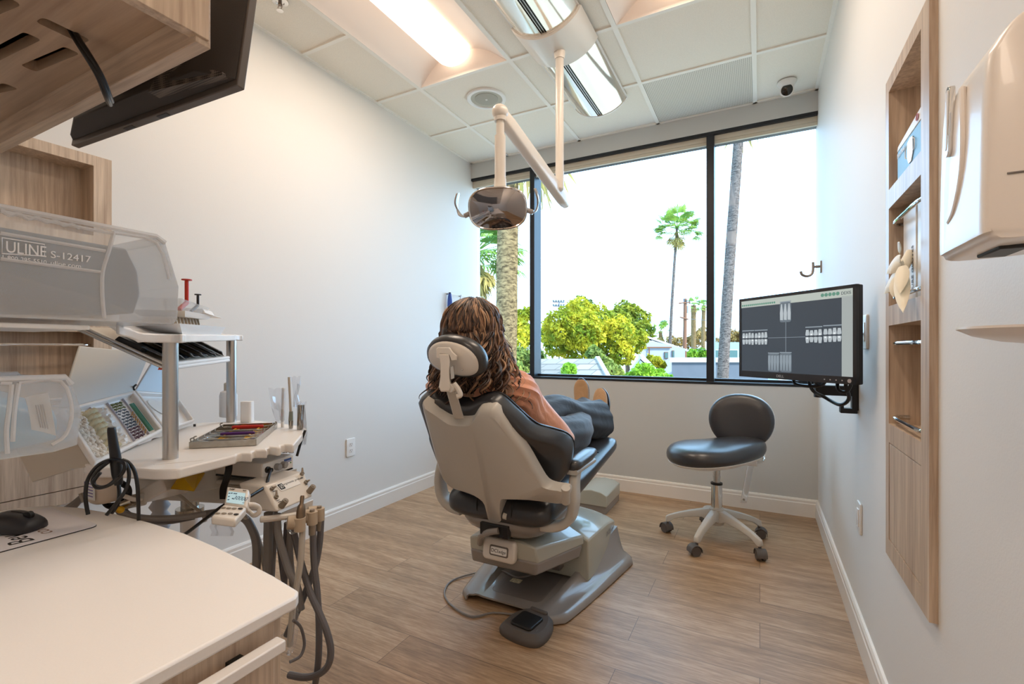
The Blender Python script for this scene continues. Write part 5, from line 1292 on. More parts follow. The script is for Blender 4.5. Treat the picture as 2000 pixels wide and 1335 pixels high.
g = MB(); g.loft([tp(ty1 - .012, 1.03) + [(tx + .185, ty1 - .012, 2.848), (tx - .185, ty1 - .012, 2.848)], tp(ty1, 1.03) + [(tx + .185, ty1, 2.848), (tx - .185, ty1, 2.848)]]); g.box2((tx - .185, ty0, 2.838), (tx + .185, ty1, 2.849)); part('end_plate', g, 'white', t, smooth=30)
px_, py_ = tx + .02, 2.40
dl = thing('dental_light', 'dental operatory light with mirrored head hanging from the ceiling track', 'dental light', (px_, py_, 1.7))
def tp2(y, e): return [(tx + (.178 + e) * q, y, 2.838 - (.085 + e) * (1 - q * q) ** .75) for q in [-1 + i / 10 for i in range(21)]]
g = MB(); g.loft([tp2(2.24, .012), tp2(2.245, .02), tp2(2.52, .02), tp2(2.525, .012)], closed=False, cap=False); g.sheet([tp2(2.24, .012), tp2(2.24, -.004)], .003); g.sheet([tp2(2.525, .012), tp2(2.525, -.004)], .003)
part('carriage', g, 'cream', dl, smooth=50, recalc=False)
g = MB(); g.cyl((px_, py_, 2.752), (px_, py_, 2.70), .034, .027, 24); part('pole_socket', g, 'cream', dl)
g = MB(); g.cyl((px_, py_, 2.71), (px_, py_, 2.06), .0225, n=24); g.cyl((px_, py_, 2.09), (px_, py_, 2.0), .0235, n=24); g.ball((px_, py_, 2.0), (.024, .024, .02)); part('pole', g, 'cream', dl)
A0, A1 = D(981, 226, 2.10), D(1103, 393, 2.68); ad = (A1 - A0).normalized(); sd = ad.cross(UP).normalized(); au = sd.cross(ad).normalized()
g = MB(); rings = []
for q, w_, h_ in ((-.02, .03, .05), (.0, .045, .062), (.1, .05, .07), (.6, .05, .074), (.93, .05, .078), (1.0, .046, .07), (1.02, .036, .05)):
    rings.append([A0.lerp(A1, q) + sd * x + au * y for x, y in rrect(w_, h_, .014, 3)])
g.loft(rings); arm = part('spring_arm', g, 'cream', dl, smooth=50)
g = MB(); g.ball(A0.lerp(A1, .955) - sd * .0 + V((0, 0, 0)) + sd * -.026, .005); part('screw', g, 'steel', arm)
g = MB(); e0 = A0.lerp(A1, 1.0); g.loft([[A0.lerp(A1, q) + sd * x + au * y for x, y in rrect(.044 * k, .068 * k, .014, 3)] for q, k in ((.985, 1.03), (1.03, .9), (1.035, .6))]); part('end_cap', g, 'pinkwhite', arm)
g = MB(); k0 = A0 + V((-.005, -.01, .012)); g.ball(k0, (.036, .04, .034), 18, 12); g.cyl(k0, k0 - UP * .04, .03, .026, 20); part('knuckle', g, 'cream', dl)
hd_x = D(985, 238, 2.10)
g = MB(); bz_ = D(985, 370, 2.10); g.cyl(V((k0.x, k0.y, k0.z - .03)), V((k0.x, k0.y, k0.z - .11)), .018, n=18); g.cyl(V((k0.x, k0.y, k0.z - .105)), V((k0.x, k0.y, bz_.z + .04)), .0245, n=24); g.cyl(V((k0.x, k0.y, bz_.z + .045)), V((k0.x, k0.y, bz_.z - .03)), .026, .03, 24); part('drop_tube', g, 'cream', dl)
lc = D(972, 407, 2.08); ln = V((.28, -.90, -.34)).normalized(); lx = ln.cross(UP).normalized() * -1
LF = frame(lc, lx, UP - ln * UP.dot(ln)); zc = (LF @ V((0, 0, 1)) - lc); LF = LF if zc.dot(ln) > 0 else LF @ Matrix.Rotation(PI, 4, 'Y')
def oct_(a, b_, z, e=3.2): return [(x, y, z) for x, y in sell(a, b_, e, 48)]
M['lightback'] = mat('light_head_shell', '#d9d0c6', .25, coat=.2); M['mirror'] = mat('faceted_reflector', '#a39fa0', .06, metal=1); M['handle'] = mat('clear_grey_handle', '#9b9694', .15, coat=.4)
g = MB(LF); g.loft([oct_(.03, .03, -.10, 2), oct_(.06, .05, -.09, 2.2), oct_(.105, .072, -.05, 2.4), oct_(.128, .088, -.012, 2.7), oct_(.132, .091, .0, 2.8), oct_(.126, .086, .006, 2.8)]); hd = part('head_shell', g, 'lightback', dl, smooth=50)
g = MB(LF); rows = []
for k in range(9):
    q = k / 8; rows.append([(x * (1 - q * .97), y * (1 - q * .97), .0085 + .02 * math.sin(q * 1.5)) for x, y in sell(.125, .085, 2.8, 48)])
g.loft(rows, cap=False, cap1=True); part('front_lens', g, 'mirror', hd, smooth=50, label='dark mirrored lens')
g = MB(LF); g.tube([(x, y, .006) for x, y in sell(.1275, .0875, 2.8, 32)], .005, 8, 2, closed=True); part('lens_rim', g, 'chrome', hd)
part('lettering', text_mb('DCI edge', .016, LF @ Matrix.Translation((0, -.078, .0145)), .0003, 'CENTER'), 'dark', hd, smooth=0)
for s in (-1, 1):
    g = MB(LF); g.cyl((s * .12, -.01, -.01), (s * .155, -.025, -.005), .011, n=14)
    rows = []
    pts = catmull([V((s * .15, -.03, .0)), V((s * .172, -.015, .01)), V((s * .182, .03, .014)), V((s * .17, .075, .01))], 6)
    for i, p in enumerate(pts):
        w_ = .020 * math.sin(PI * min(1, .2 + .8 * (1 - abs(2 * i / (len(pts) - 1) - 1)))) + .006; rows.append([p + V((x * .45, 0, z)) for x, z in rrect(.018, w_ * 2, .006, 2)])
    g.loft(rows); part('handle', g, 'handle', dl, smooth=50)

# ---- blue bib clips on a small rail, left wall by the window
p = PX(866, 572, XL); q_ = PX(908, 578, XL)
t = thing('hook_rail', 'thin white hook rail on the left wall behind the woman\'s head', 'rail', (XL, p.y + .15, 1.57))
g = MB(); g.tube([(XL + .02, p.y, 1.60), (XL + .02, p.y + .3, 1.60)], .0035, 8, 0); part('bar', g, 'white', t)
for k in (0, 1):
    g = MB(); yy = p.y + .05 + .19 * k; g.box((XL + .008, yy, 1.6), (.016, .012, .012)); part('hook', g, 'dark', t)
hx_ = PX(873, 572, XL); t = thing('bib_clip_cord', 'blue cord bundle hanging from the hook rail on the left wall', 'cord', (XL + .03, hx_.y, 1.45))
g = MB()
for k in range(9):
    a = 2 * PI * k / 9; r0 = .006; g.tube([(XL + .03 + r0 * math.cos(a), hx_.y + r0 * math.sin(a), 1.60), (XL + .03 + .012 * math.cos(a), hx_.y + .018 * math.sin(a), 1.53), (XL + .03 + .008 * math.cos(a), hx_.y + .02 * math.sin(a), 1.42), (XL + .03, hx_.y + .005 * math.sin(a), 1.36)], .006, 6)
part('loops', g, mat('royal_blue_cord', '#2a4fa0', .5), t)
g = MB(); g.tube([(XL + .03, hx_.y, 1.585), (XL + .03, hx_.y, 1.61)], .010, 8, 0); part('clip', g, 'black', t)
g = MB(); 
hy = PX(897, 580, XL).y; g.tube([(XL + .022, hy, 1.605), (XL + .05, hy - .05, 1.59), (XL + .06, hy - .1, 1.50), (XL + .05, hy - .08, 1.40)], .003, 6); single('thin_cable', g, 'hose', 'thin grey cable drooping from the hook rail', 'cable')
# ---- outlet on the left wall
p = PX(684, 873, XL); t = thing('wall_outlet', 'white double outlet on the left wall beside the cart', 'outlet', (XL, p.y, p.z - .06))
g = MB(frame(V((XL, p.y, p.z)), (0, 1, 0), (0, 0, 1))); g.pillow(rrect(.075, .118, .006), 0, .008, .003); part('plate', g, 'white', t)
for s in (-1, 1):
    g = MB(frame(V((XL + .007, p.y, p.z + s * .02)), (0, 1, 0), (0, 0, 1))); g.pillow(rrect(.033, .028, .008), 0, .0022, .001); so = part('socket', g, 'whitegloss', t)
    g = MB(); [g.box((XL + .0095, p.y + a * .006, p.z + s * .02 + .003), (.001, .002, .009)) for a in (-1, 1)]; g.box((XL + .0095, p.y, p.z + s * .02 - .008), (.001, .004, .004)); part('slots', g, 'dark', so, smooth=0)

# ================================================================== COUNTER, DRAWER CABINET, OVERHEAD CABINET, BACK OF THE BLACK SCREEN
CZ = .76
def cut(o, cutter):
    """real openings: subtract the cutter boxes from the object's mesh"""
    me = mesh_of('cutter', cutter, 'dark', None, 0); c = bpy.data.objects.new('cutter', me); COL.objects.link(c); c.matrix_world = WM[o.name] if o.parent is None else Matrix.Identity(4)
    c.matrix_world = Matrix.Identity(4)
    keep = o.parent; o.parent = None; Mw = WM[o.name]; o.matrix_world = Mw
    m = o.modifiers.new('Bool', 'BOOLEAN'); m.operation = 'DIFFERENCE'; m.object = c; m.solver = 'EXACT'
    bpy.context.view_layer.update()
    new = bpy.data.meshes.new_from_object(o.evaluated_get(bpy.context.evaluated_depsgraph_get()))
    o.modifiers.remove(m); o.data = new; bpy.data.objects.remove(c)
    o.parent = keep; o.matrix_world = Matrix.Identity(4); o.matrix_basis = Matrix.Identity(4)
ol = [(-.635, -.75), (-.612, -.73), (-.612, .475), (-.622, .488), (-.70, .502), (-.80, .515), (-.90, .526), (-1.02, .535), (-1.15, .534), (-1.28, .526), (-1.40, .508), (-1.475, .484), (-1.52, .45), (-1.54, .38), (-1.54, -.75)]
g = MB(); g.prism(ol, CZ - .02, CZ)
single('countertop', g, 'corian', 'white solid-surface countertop with bowed far edge in the lower left corner', 'countertop', bevel=.004, smooth=30)
t = thing('drawer_cabinet', 'wood drawer cabinet with white bar handle under the white countertop', 'cabinet', (-1.05, -.1, 0))
g = MB(); g.box2((-1.5, -.72, .08), (-.645, .474, CZ - .0205)); g.box2((-1.48, -.70, 0), (-.70, .44, .08)); part('body', g, 'wood_z', t, bevel=.001)
for k, (z0, z1) in enumerate(((.47, .733), (.09, .464))):
    g = MB(); g.box2((-.645, -.70, z0), (-.629, .452, z1)); dr_ = part('drawer', g, 'wood_z', t, bevel=.0015)
    g = MB(); zt_ = z1 - .018; g.box2((-.617, -.45, zt_ - .016), (-.597, .447, zt_)); part('handle', g, 'corian', dr_, bevel=.002)
    for y in (.38, -.40):
        g = MB(); g.box2((-.630, y, zt_ - .012), (-.616, y + .02, zt_ - .003)); part('handle_post', g, 'dark', dr_, smooth=0)
# mouse pad and mouse
t = thing('mouse_pad', 'pale grey mouse pad with script lettering on the white countertop', 'mouse pad', (-1.33, .36, CZ))
M['pad'] = mat('mouse_pad_top', '#e6e1e3', .7)
g = MB(); g.prism([(x - 1.335, y + .36) for x, y in rrect(.24, .225, .014)], CZ, CZ + .0018); part('base', g, 'black', t)
g = MB(); g.prism([(x - 1.335, y + .36) for x, y in rrect(.239, .224, .014)], CZ + .0018, CZ + .0032); pd_ = part('top', g, 'pad', t)
def flat(px, py): p = PZ(px, py, CZ + .0034); return frame(p, (-1, .0, 0), (0, -1, 0))
part('lettering', text_mb('Bev', .048, flat(70, 1054), .0001, shear=.2), 'black', pd_, smooth=0)
part('small_lettering', text_mb('comp', .034, flat(106, 1038), .0001, shear=.3), mat('tan_ink', '#8a6a58', .6), pd_, smooth=0)
mc_ = PZ(22, 1034, CZ + .0035); t = thing('mouse', 'black computer mouse on the pale mouse pad', 'mouse', mc_, math.radians(-62))
MM = rotz(math.radians(-62), mc_)
g = MB(MM); R_ = []
for y, hw, h in ((-.056, .012, .008), (-.052, .022, .016), (-.035, .030, .029), (-.01, .031, .036), (.02, .030, .033), (.045, .028, .022), (.053, .02, .014), (.056, .010, .009)):
    R_.append([(hw * math.copysign(abs(math.cos(w)) ** .7, math.cos(w)), y, .001 + max(0, h * math.copysign(abs(math.sin(w)) ** .8, math.sin(w)))) for w in [2 * PI * k / 28 for k in range(28)]])
g.loft(catm_rings(R_, 3)); part('shell', g, mat('mouse_black', '#26262b', .4), t, smooth=60)
g = MB(MM); g.cyl((-.004, .035, .029), (.004, .035, .029), .008); part('wheel', g, 'dark', t)
g = MB(MM); g.tube([(0, .0, .0375), (0, .025, .033), (0, .05, .0165)], .0008, 5); part('button_seam', g, 'black', t)
# overhead cabinet
OX, OY, OZ = -.766, .442, 1.602
t = thing('overhead_cabinet', 'wood overhead cabinet with cable slots seen from below, upper left', 'cabinet', (-1.5, .0, OZ))
g = MB(); g.box2((OX - .02, -.6, OZ + .010), (OX, OY - .004, 2.42)); part('side_panel', g, 'wood_z', t, bevel=.001)
g = MB(); g.box2((XL + .004, OY - .0225, OZ), (OX - .004, OY, 2.42)); part('back_panel', g, 'wood_x', t, bevel=.001)
g = MB(); g.box2((XL + .004, -.6, 2.40), (OX - .02, OY - .02, 2.42)); g.box2((XL + .004, -.6, 1.65), (OX - .02, -.58, 2.42)); part('carcass', g, 'wood_y', t, smooth=0)
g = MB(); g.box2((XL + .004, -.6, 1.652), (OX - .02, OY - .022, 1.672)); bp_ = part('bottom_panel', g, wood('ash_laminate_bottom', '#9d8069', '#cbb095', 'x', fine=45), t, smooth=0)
cg = MB()
def slot(p0, p1, w_):
    a, b_ = PZ(*p0, 1.652), PZ(*p1, 1.652); a.z = b_.z = 1.662; d = b_ - a; m_ = frame((a + b_) / 2, d, V((-d.y, d.x, 0)))
    cg.prism(rrect(d.length, w_, w_ * .3, 3), -.03, .03, m_)
slot((76, 38), (169, 82), .026); slot((-30, 118), (64, 70), .022); slot((55, 134), (141, 98), .022); slot((-40, 182), (22, 168), .022); slot((-60, 30), (18, -4), .03)
cut(bp_, cg)
bp_.data.update()
# cable bundle through the slot
t = thing('cable_bundle', 'black cable bundle dropping from the cabinet slot to the black screen', 'cable', D(212, 200, .88))
for k, (dx, dy) in enumerate(((0, 0), (6, -2), (3, 4))):
    g = MB(); g.tube([D(128 + dx, 40 + dy, .80), D(146 + dx, 74 + dy, .785), D(170 + dx, 112 + dy, .785), D(192 + dx, 150 + dy, .80), D(206 + dx, 185 + dy, .83), D(212 + dx, 200 + dy, .88)], .0042, 10, 6); part('cable', g, 'black', t)
# black monitor seen from behind
b0 = V((-1.19, .54, 1.628)); MXf = frame(b0, (1, .04, 0), (0, .14, 1))
if (MXf @ V((0, 0, 1)) - b0).y > 0: pass
w2, hh = .312, .365
s_ = -1 if (MXf @ V((0, 0, 1)) - b0).y > 0 else 1
def bz2(x, y, z): return (x, y, z * s_)
t = thing('ceiling_monitor', 'large black monitor seen from behind hanging past the overhead cabinet', 'monitor', b0)
M['monback'] = mat('monitor_back', '#3a3330', .5, bump=.1, bscale=500); M['monedge'] = mat('monitor_edge', '#5d544e', .4)
g = MB(MXf); g.loft([[bz2(x, y, z) for x, y in ((-w2, 0), (w2, 0), (w2, hh), (-w2, hh))] for z in (-.016, .0)]); part('bezel', g, 'monedge', t, bevel=.002)
g = MB(MXf); g.loft([[bz2(x, y, 0) for x, y in ((-w2 + .004, .012), (w2 - .004, .012), (w2 - .004, hh - .004), (-w2 + .004, hh - .004))], [bz2(x, y, .012) for x, y in ((-w2 + .02, .016), (w2 - .02, .016), (w2 - .02, hh - .02), (-w2 + .02, hh - .02))], [bz2(x, y, .034) for x, y in ((-.225, .03), (.225, .03), (.20, .30), (-.20, .30))]]); bk_ = part('rear_shell', g, 'monback', t, bevel=.002)
m, nt, bs = nmat('vent_perforation'); N, L = nt.nodes, nt.links
tc = N.new('ShaderNodeTexCoord'); vo = N.new('ShaderNodeTexVoronoi'); vo.inputs['Scale'].default_value = 220; vo.inputs['Randomness'].default_value = 0; L.new(tc.outputs['Object'], vo.inputs['Vector'])
r = N.new('ShaderNodeValToRGB'); r.color_ramp.elements[0].position = .4; r.color_ramp.elements[1].position = .5; r.color_ramp.elements[0].color = lin('#141010'); r.color_ramp.elements[1].color = lin('#6d635d'); L.new(vo.outputs['Distance'], r.inputs['Fac']); L.new(r.outputs['Color'], bs.inputs['Base Color'])
g = MB(MXf); g.loft([[bz2(x, y, z * k) for x, y, z in ((.085, .018, .037), (.292, .014, .017), (.292, .02, .018), (.16, .062, .038), (.11, .05, .038))] for k in (.1, 1)]); part('vent', g, m, bk_, smooth=0)
g = MB(MXf); g.loft([[bz2(x, y, .0345) for x, y in ((-.15, .05), (.09, .05), (.09, .20), (-.15, .20))], [bz2(x, y, .0355) for x, y in ((-.15, .05), (.09, .05), (.09, .20), (-.15, .20))]]); part('port_recess', g, 'black', bk_, smooth=0)
g = MB(MXf); [g.box(bz2(x, .075, .037), (w_, .012, .006)) for x, w_ in ((-.10, .04), (-.04, .03), (.0, .02), (.03, .02))]; part('ports', g, 'steel', bk_, smooth=0)
g = MB(MXf); g.box(bz2(.0, .05, .040), (.06, .006, .012)); g.box(bz2(-.02, .085, .042), (.016, .07, .012)); g.box(bz2(.02, .085, .042), (.016, .07, .012)); part('bracket_prongs', g, 'brass', t, bevel=.001)
g = MB(MXf); g.box(bz2(0, .2, .05), (.13, .13, .02)); g.box(bz2(0, .2, .075), (.06, .08, .05)); part('mount', g, 'dark', t, bevel=.002)
g = MB(MXf); [g.box(bz2(x, .0005, -.008), (.035, .003, .008)) for x in (-.07, .06)]; part('button_notch', g, 'black', t, smooth=0)

# rack on the counter carrying the two clear bins (its uprights stand left of the picture)
BX = -1.05
t = thing('bin_rack', 'white metal rack holding the two clear bins above the countertop', 'rack', (-1.17, .13, CZ))
for x in (-1.28, -1.075):
    g = MB(); g.box2((x - .012, .05, CZ), (x + .012, .09, 1.166)); part('upright', g, 'white', t, bevel=.002)
for z, y1 in ((.947, .27), (1.162, .40)):
    g = MB(); g.box2((-1.30, .0, z), (BX - .012, y1, z + .008)); part('shelf', g, 'white', t, bevel=.002)
M['bin'] = clear('milky_clear_bin', '#f8f9fa', .23, gloss=.10, rough=.12, diff='#ffffff', tl_=.08); M['binrib'] = clear('milky_bin_rib', '#f6f7f8', .5, gloss=.12, rough=.15, diff='#fcfbfb', tl_=.12)
def bin_(name, label, x0, x1, prof, ribs, tilt=0):
    """side outline (y, z) of a hopper-front bin, walls of milky plastic"""
    ys = [p[0] for p in prof]; zs = [p[1] for p in prof]
    t = thing(name, label, 'bin', ((x0 + x1) / 2, sum(ys) / len(ys), min(zs)))
    n = len(prof); th = .0025
    for x in (x1, x0):
        g = MB(); g.loft([[(x - th / 2, y, z) for y, z in prof], [(x + th / 2, y, z) for y, z in prof]]); part('side', g, 'bin', t, smooth=20)
    g = MB()
    for i in range(n - 1):                                   # floor, front lip and back: every edge but the open top
        (ya, za), (yb, zb_) = prof[i], prof[i + 1]; d = V((0, yb - ya, zb_ - za)).normalized(); q = V((0, d.z, -d.y)) * th
        g.loft([[(x0, ya, za), (x1, ya, za), V((x1, ya, za)) - q, V((x0, ya, za)) - q], [(x0, yb, zb_), (x1, yb, zb_), V((x1, yb, zb_)) - q, V((x0, yb, zb_)) - q]])
    part('tray', g, 'bin', t, smooth=20)
    for x in (x0, x1):
        g = MB(); g.tube([(x, y, z) for y, z in (prof[-2], prof[-1], prof[0], prof[1])], .005, 6, 0); part('rim', g, 'binrib', t)
    g = MB(); [g.tube([(x1 + .001, y, z) for y, z in rb], .0035, 6, 3, flat=.7) for rb in ribs]; part('ribs', g, 'binrib', t)
    return t
def yz(px, py, x=BX): p = PX(px, py, x); return (p.y, p.z)
prof = [(.085, 1.352), (.085, 1.19), (.10, 1.178), yz(338, 633), yz(346, 622), yz(348, 560), yz(322, 474), yz(305, 461)]
ribs = [[yz(0, 455), yz(205, 490)], [yz(0, 505), yz(195, 531)], [yz(222, 452), yz(212, 490), yz(200, 530), yz(199, 575), yz(203, 622)], [yz(0, 412), yz(150, 443), yz(222, 456)], [yz(222, 455), yz(305, 474), yz(330, 545)], [yz(0, 408), yz(18, 420), yz(36, 417), yz(54, 428), yz(72, 424), yz(90, 434), yz(108, 431), yz(124, 441), yz(140, 438), yz(154, 447)]]
ub = bin_('storage_bin', 'large clear lettered bin on the rack, upper of the two', -1.28, BX, prof, ribs)
def onbin(px, py): p = PX(px, py, BX); return frame(V((BX + .0022, p.y, p.z)), (0, 1, 0), (0, 0, 1))
M['emboss'] = mat('embossed_plastic', '#e6e6e8', .3)
tm = text_mb('ULINE', .0255, onbin(9, 492), .0008, sx=.70); text_mb('S-12417', .0165, onbin(97, 503), .0006, mb=tm); text_mb('1-800-295-5510', .0098, onbin(1, 506), .0005, mb=tm, sx=.84); text_mb('uline.com', .0105, onbin(97, 517), .0005, mb=tm)
part('lettering', tm, 'emboss', ub, smooth=0)
a, b_ = yz(3, 464), yz(86, 502)
g = MB(); fr_ = [(BX + .002, a[0], a[1]), (BX + .002, b_[0], a[1] - .001), (BX + .002, b_[0], yz(86, 500)[1]), (BX + .002, a[0], yz(3, 495)[1])]; g.tube(fr_, .0012, 4, 0, closed=True); part('logo_frame', g, 'emboss', ub)
M['slate'] = mat('slate_blue_pouches', '#5d6b7a', .55)
t = thing('pouch_box', 'slate blue carton inside the upper clear bin', 'box', (-1.19, .28, 1.182))
ps = [yz(-80, 432, -1.12), yz(-80, 640, -1.12)]
g = MB(); pr_ = [(.11, 1.182), yz(262, 612, -1.12), yz(275, 575, -1.12), yz(270, 530, -1.12), yz(248, 485, -1.12), yz(205, 478, -1.12), (.11, 1.335)]
g.loft([[(-1.12, y, z) for y, z in pr_], [(-1.255, y, z) for y, z in pr_]]); part('carton', g, 'slate', t, bevel=.004)
M['film'] = clear('clear_film', '#fafafb', .07, gloss=.1, rough=.08)
for k, (x, y0, y1, h) in enumerate(((-1.075, .12, .42, .05), (-1.09, .2, .49, .075))):
    t = thing('plastic_sleeve', ('low clear film sleeve along the floor of the upper clear bin', 'taller clear film sleeve curling near the sloped end of the upper clear bin')[k], 'sleeve', (x, (y0 + y1) / 2, 1.183))
    g = MB(); rows = []
    for i in range(10):
        q = i / 9; y = y0 + (y1 - y0) * q; zz = 1.184 + h * (1 - q ** 2.2) + .004 * math.sin(9 * q); rows.append([(x + .012 * math.sin(4 * q + k), y, 1.184), (x - .008, y, (1.184 + zz) / 2), (x + .006, y, zz)])
    g.sheet(rows, .0008); part('sleeve', g, 'film', t, smooth=60)
# lower bin with bagged blue supplies
prof = [(.075, 1.083), (.075, .965), (.085, .956), yz(105, 882), yz(150, 868), yz(158, 800), yz(140, 750), yz(128, 736)]
ribs = [[yz(22, 750), yz(17, 800), yz(12, 840), yz(14, 885)], [yz(0, 747), yz(22, 748)], [yz(36, 748), yz(118, 744), yz(140, 800), yz(128, 848), yz(100, 868)], [yz(36, 748), yz(28, 800), yz(24, 862)]]
lb = bin_('storage_bin', 'smaller clear bin with bagged blue supplies on the rack, lower of the two', -1.255, BX, prof, ribs)
M['bluebag'] = mat('blue_film_bag', '#86c0de', .3, coat=.3, bump=.6, bscale=30); M['paperwhite'] = mat('white_paper', '#e9e7e4', .6)
t = thing('blue_bag', 'pale blue plastic bag of supplies inside the lower clear bin', 'bag', (-1.15, .23, .96))
g = MB(); R_ = []
for i in range(13):
    q = i / 12; y = .095 + .265 * q; h = .118 * math.sin(PI * min(1, .14 + q * .74)) ** .5 * (1 - .12 * q); w_ = .075
    R_.append([(-1.15 + w_ * math.copysign(abs(math.cos(a)) ** .6, math.cos(a)) * (1 + .05 * math.sin(3 * a + 5 * q)), y, .961 + h / 2 + h / 2 * math.sin(a) * (1 + .12 * math.sin(4 * a + 9 * q))) for a in [2 * PI * k / 28 for k in range(28)]])
g.loft(R_); part('bag', g, 'bluebag', t, smooth=60)
t = thing('sterile_pouch', 'white paper pouch with printed lines leaning in the lower clear bin', 'pouch', (-1.066, .30, .965))
a, b_, c, d = [V((-1.064,) + yz(px, py, -1.064)) for px, py in ((62, 838), (110, 850), (92, 766), (48, 776))]
def lerp4(a, b_, c, d, u, v): return (a * (1 - u) + b_ * u) * (1 - v) + (d * (1 - u) + c * u) * v
g = MB(); g.sheet([[lerp4(a, b_, c, d, u / 6, v / 8) + V((.003 * math.sin(6 * u / 6 + 3 * v / 8), 0, 0)) for u in range(7)] for v in range(9)], .0012); sp_ = part('paper', g, 'paperwhite', t, smooth=60)
g = MB()
for k in range(4): g.tube([lerp4(a, b_, c, d, .35 + .1 * k, v) + V((.0042, 0, 0)) for v in (.12, .4, .75)], .0009, 4, 3)
part('printed_lines', g, 'hose', sp_)

# ================================================================== DENTAL CART
WZ = .86
ct = thing('dental_cart', 'dental cart with notched white worktop, aluminium posts and hoses', 'cart', (-1.45, .85, 0))
def W(px, py, z=WZ): p = PZ(px, py, z); return (p.x, p.y)
scal = [(573, 868), (568, 868), (555, 867), (547, 868.6), (549, 873), (539.5, 874), (526.5, 871.5), (520.5, 874.5), (522, 878.5), (512, 878), (498, 878), (492, 880.5), (492.6, 885), (485, 885), (470.5, 884), (463, 885.5), (461, 888)]
ol = [W(599, 836)] + [W(590, 848)] + [W(*p) for p in scal] + [W(400, 903), W(350, 915), W(335, 916.5), W(300, 917), W(264, 914), W(190, 913)] + [(-1.40, .515), (-1.50, .64), (-1.62, .78), (-1.74, .91), W(385, 826), W(400, 824), W(430, 824), W(462, 821), W(495, 820), W(540, 825), W(585, 831)]
g = MB(); g.prism(ol, WZ - .023, WZ); part('worktop', g, 'corian', ct, bevel=.004, smooth=30)
g = MB(); a, b_ = V(W(300, 906) + (WZ,)), V(W(400, 897) + (WZ,)); g.prism(rrect((b_ - a).length, .018, .008), -.001, .0006, frame((a + b_) / 2, b_ - a, V((-(b_ - a).y, (b_ - a).x, 0)))); part('groove', g, 'corian', ct, smooth=0)
P1, P2, P3, P4 = D(467, 654, 1.80), D(347, 652, 1.13), D(282, 650, 1.08), D(226, 633, 1.03)
fp, rp = D(333, 895, 1.156), D(452, 823, 1.735)
fp.z = rp.z = WZ
for p, r, zt in ((fp, .0165, 1.15), (rp, .0165, 1.158)):
    g = MB(); g.cyl(p, (p.x, p.y, zt), r, n=28); part('post', g, 'alu', ct)
sh = [V(p) for p in (P1, P2, P3, P4)]
shp = catmull([P2 + RIGHT * -.012, P2 + V((.004, .012, 0)), P2.lerp(P1, .2), P2.lerp(P1, .8), P1 + V((.02, -.02, 0)), P1 + V((-.01, .02, 0)), D(430, 652, 2.02), D(380, 651, 2.0), D(300, 640, 1.55), P4 + V((-.1, .08, .0)), P4, P4.lerp(P3, .5), P3], 3, True)
g = MB(); g.loft([[p - UP * .021 for p in shp], [p for p in shp]]); part('upper_shelf', g, 'whitegloss', ct, bevel=.004, smooth=30)
# tilted tray below the upper shelf
A, B_, C = D(318, 711, 1.215), D(443, 697, 1.69), D(155, 637, 1.13); D_ = C + (B_ - A); nn = (B_ - A).cross(C - A).normalized(); nn = nn if nn.z > 0 else -nn
def TP(u, v, h=0): return A + (B_ - A) * u + (C - A) * v + nn * h
g = MB(); g.loft([[TP(0, 0, -.008), TP(1, 0, -.008), TP(1, 1, -.008), TP(0, 1, -.008)], [TP(0, 0), TP(1, 0), TP(1, 1), TP(0, 1)]]); tr_ = part('tilted_tray', g, 'beige', ct, bevel=.002)
g = MB()
for h in (-.006, .003): g.tube([TP(-.01, -.02, h), TP(-.01, 1.02, h)], .0042, 8, 0)
part('side_rail', g, 'alu', tr_)
g = MB(); g.tube([TP(-.0, -.02, .0), TP(1.0, -.02, .0)], .0065, 10, 0); g.tube([TP(-.0, -.05, -.008), TP(1.0, -.05, -.008)], .006, 10, 0); part('front_lip', g, 'whitegloss', tr_)
# column, pole, beam
def hang(px, py, t, z=None): return D(px, py, t)
cb = D(312, 1000, 1.5); g = MB(); prof = []
for k in range(34): prof.append((.024 + .005 * math.cos(k * PI), .30 + k * .0165))
g.lathe(prof, 24, Matrix.Translation((cb.x, cb.y, 0))); part('bellows', g, mat('bellows_grey', '#bdbcbf', .4), ct, smooth=70)
pb_ = D(371, 1000, 1.5); g = MB(); g.cyl((pb_.x, pb_.y, .03), (pb_.x, pb_.y, .60), .026, n=28); part('pole', g, 'whitegloss', ct)
g = MB(); g.cyl((pb_.x, pb_.y, .598), (pb_.x, pb_.y, .625), .039, n=28); g.cyl((pb_.x, pb_.y, .622), (pb_.x, pb_.y, .69), .025, n=24); part('collar', g, 'steel', ct)
g = MB(); g.lathe([(.02, .06), (.23, .05), (.25, .03), (.25, .0), (.02, .0)], 40, Matrix.Translation((pb_.x, pb_.y, 0))); part('base', g, 'whitegloss', ct)
m0, m1 = D(300, 962, 1.50), D(545, 955, 1.40); md = (m1 - m0); md.z = 0; md.normalize(); ms = V((-md.y, md.x, 0))
mz = .70
g = MB(); g.loft([[V((m0.x, m0.y, mz)) + ms * x + UP * y for x, y in rrect(.10, .07, .012, 3)], [V((m1.x, m1.y, mz + .005)) + ms * x + UP * y for x, y in rrect(.10, .06, .012, 3)]]); part('beam', g, 'greyshell', ct, smooth=40)
g = MB(); g.loft([[V((m0.x, m0.y, mz + .05)) + ms * x + UP * y for x, y in rrect(.2, .012, .004, 2)], [V((m1.x, m1.y, mz + .05)) + ms * x + UP * y for x, y in rrect(.16, .012, .004, 2)]]); 
cxy = V((-1.42, .80, 0))
g.cyl(cxy + UP * .73, cxy + UP * .84, .05); part('top_bracket', g, 'greyshell', ct, bevel=.002)
